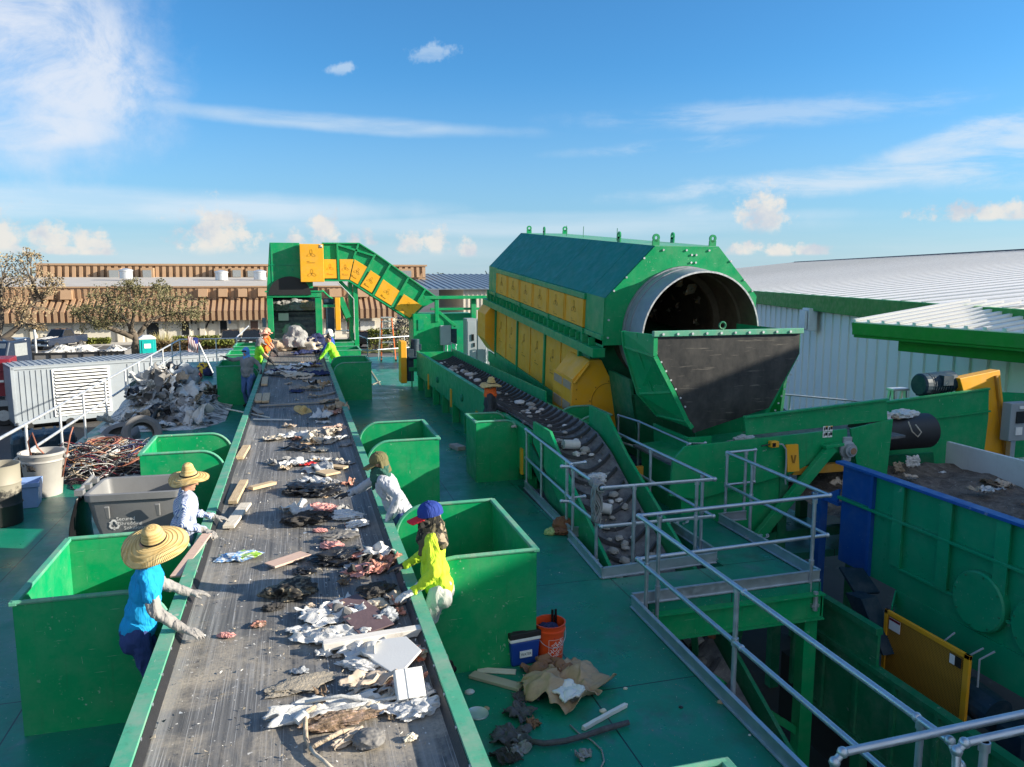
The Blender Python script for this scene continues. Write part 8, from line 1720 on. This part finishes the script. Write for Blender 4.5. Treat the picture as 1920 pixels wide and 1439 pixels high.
    for k,(x,y,w,mt,lab) in enumerate([(1350,1318,12,'cardboard','tan pebble near the pit kick plate'),(1276,1327,9,'film_black','dark pebble in the middle of the lower deck'),(1405,1379,6,'stone_white','white pebble near the lower pit kick plate'),(1172,1292,8,'foam_cream','cream pebble right of the kraft paper'),(1130,1335,14,'foam_cream','cream scrap right of the kraft paper'),(868,1345,16,'rag_grey','grey scrap beside the belt rail above the round lid'),(912,1330,12,'cardboard','tan scrap beside the round lid'),(880,1300,18,'film_white','pale scrap beside the belt rail'),(640,0,0,'','')]):
        if not w: continue
        q=pz(x,y,0); s=mpp(q)*w/2; crumple('pebble',lab,'pebble',(q.x,q.y,0),(s,s*.8,s*.6),mt,690+k,0,.4,3,0)
    for lab,a,b in [('broken wooden stick lying on the deck by the shaded bin',(690,688),(712,722)),('pale stick lying on the deck right of the shaded bin',(698,722),(712,716))]:
        plank(lab,pz(*a,0),pz(*b,0),.05,.02,'wood_grey',.003,'stick','stick')
    m=MB(); random.seed(71)
    for _ in range(2000):
        x=random.uniform(1.2,3.5) if random.random()<.8 else random.uniform(-4.5,-1.2); y=2.5+random.random()**1.5*14; s=random.choice([.003,.004,.006,.009])*random.uniform(.6,1.2); c=Vector((x,y,s*.3)); d=[c+Vector((random.uniform(-s,s),random.uniform(-s,s),random.uniform(-.2,.9)*s)) for _ in range(4)]; m.mi=random.choice([0,0,1]); m.add(d,[(0,1,2),(0,2,3),(0,3,1),(1,3,2)])
    o=m.build('deck_grit',[M['dust_pile'],M['foam_white']]); o['kind']='stuff'; tag(o,'grit scattered on the green deck','grit')
    for k,(x,y,z,w,mt,lab) in enumerate([(10.0,11.3,1.22,.30,'film_grey_white','pale clear bag draped over the head pulley'),(9.7,11.25,1.22,.16,'rag_dark','dark rag at the left of the head pulley'),(10.55,11.3,1.22,.28,'film_white','white bag lying over the head pulley, right of the others'),(10.3,11.2,1.22,.12,'rag_tan','tan rag between the two bags on the head pulley'),(7.2,11.2,1.0,.2,'film_white','white bag on the infeed belt under the chute'),(6.9,11.1,.95,.16,'rag_grey','grey rubbish on the infeed belt under the chute')]):
        crumple('plastic_bag',lab,'bag',(x,y,z),(w,w*.55,w*.35),mt,720+k,.2,.8,4,z)
    m=MB(); m.tube([(10.35,10.98,1.2),(10.42,10.95,1.02),(10.55,10.95,.92),(10.62,10.95,1.0),(10.5,10.97,1.14)],.012,6); tag(m.build('cord',M['film_cream'],smooth=True,angle=180),'cream cord loop hanging off the head pulley','cord')
    for k,(x,y,z,s,lab) in enumerate([(10.45,10.95,.62,.2,'white torn film hanging under the head pulley, right of the tan rag'),(10.15,10.95,.55,.16,'tan rag hanging under the head pulley')]):
        sheet('hanging_film',lab,'film',(x,y,z),(s*1.3,s),'film_white' if k==0 else 'rag_tan',740+k,0,.08,.4,.003,z-.25,None,1.6,16,R(80),0)
    for k,(x,y,w,lab) in enumerate([(8.6,9.6,.18,'white crumpled paper at the sky tinted end of the hopper'),(9.0,8.6,.2,'pale scrap on the waste in the hopper'),(9.1,7.6,.24,'grey sheet on the waste at the right edge of the hopper')]):
        sheet('paper_scrap',lab,'paper',(x,y,.35),(w*1.6,w),'film_white' if k<2 else 'rag_grey',750+k,k,.08,.3,.003,.40)
simple('cooler_blue',(.01,.055,.30),.4); simple('bucket_orange',(.72,.07,.012),.4,0,.08); simple('hose_dirty',(.075,.075,.082),.85,0,.8,16,.6,40); simple('cardboard_dark',(.22,.12,.07),.9,0,.3,6,.3,20); simple('cardboard_pale2',(.40,.35,.26),.85,0,.2,6,.2,20)
right_side()
random.seed(91)
for k in range(40):
    x=random.uniform(8.0,11.4); y=random.uniform(5.2,10.6); s=random.choice([.1,.15,.2,.3]); mt=random.choice(['rag_grey','film_white','rag_tan','cardboard_pale','rubber_grey','soil','film_grey'])
    sheet('hopper_scrap','torn scrap lying on the waste inside the hopper','scrap',(x,y,.3),(s,s*.7),mt,1000+k,k,s*.3,.4,.003,.12+.28*max(0,(y-2)/9.4-.55)+.1*math.sin((x-7.7)/4.2*3.1)+.06,'scraps on the waste in the hopper',1.3,9)
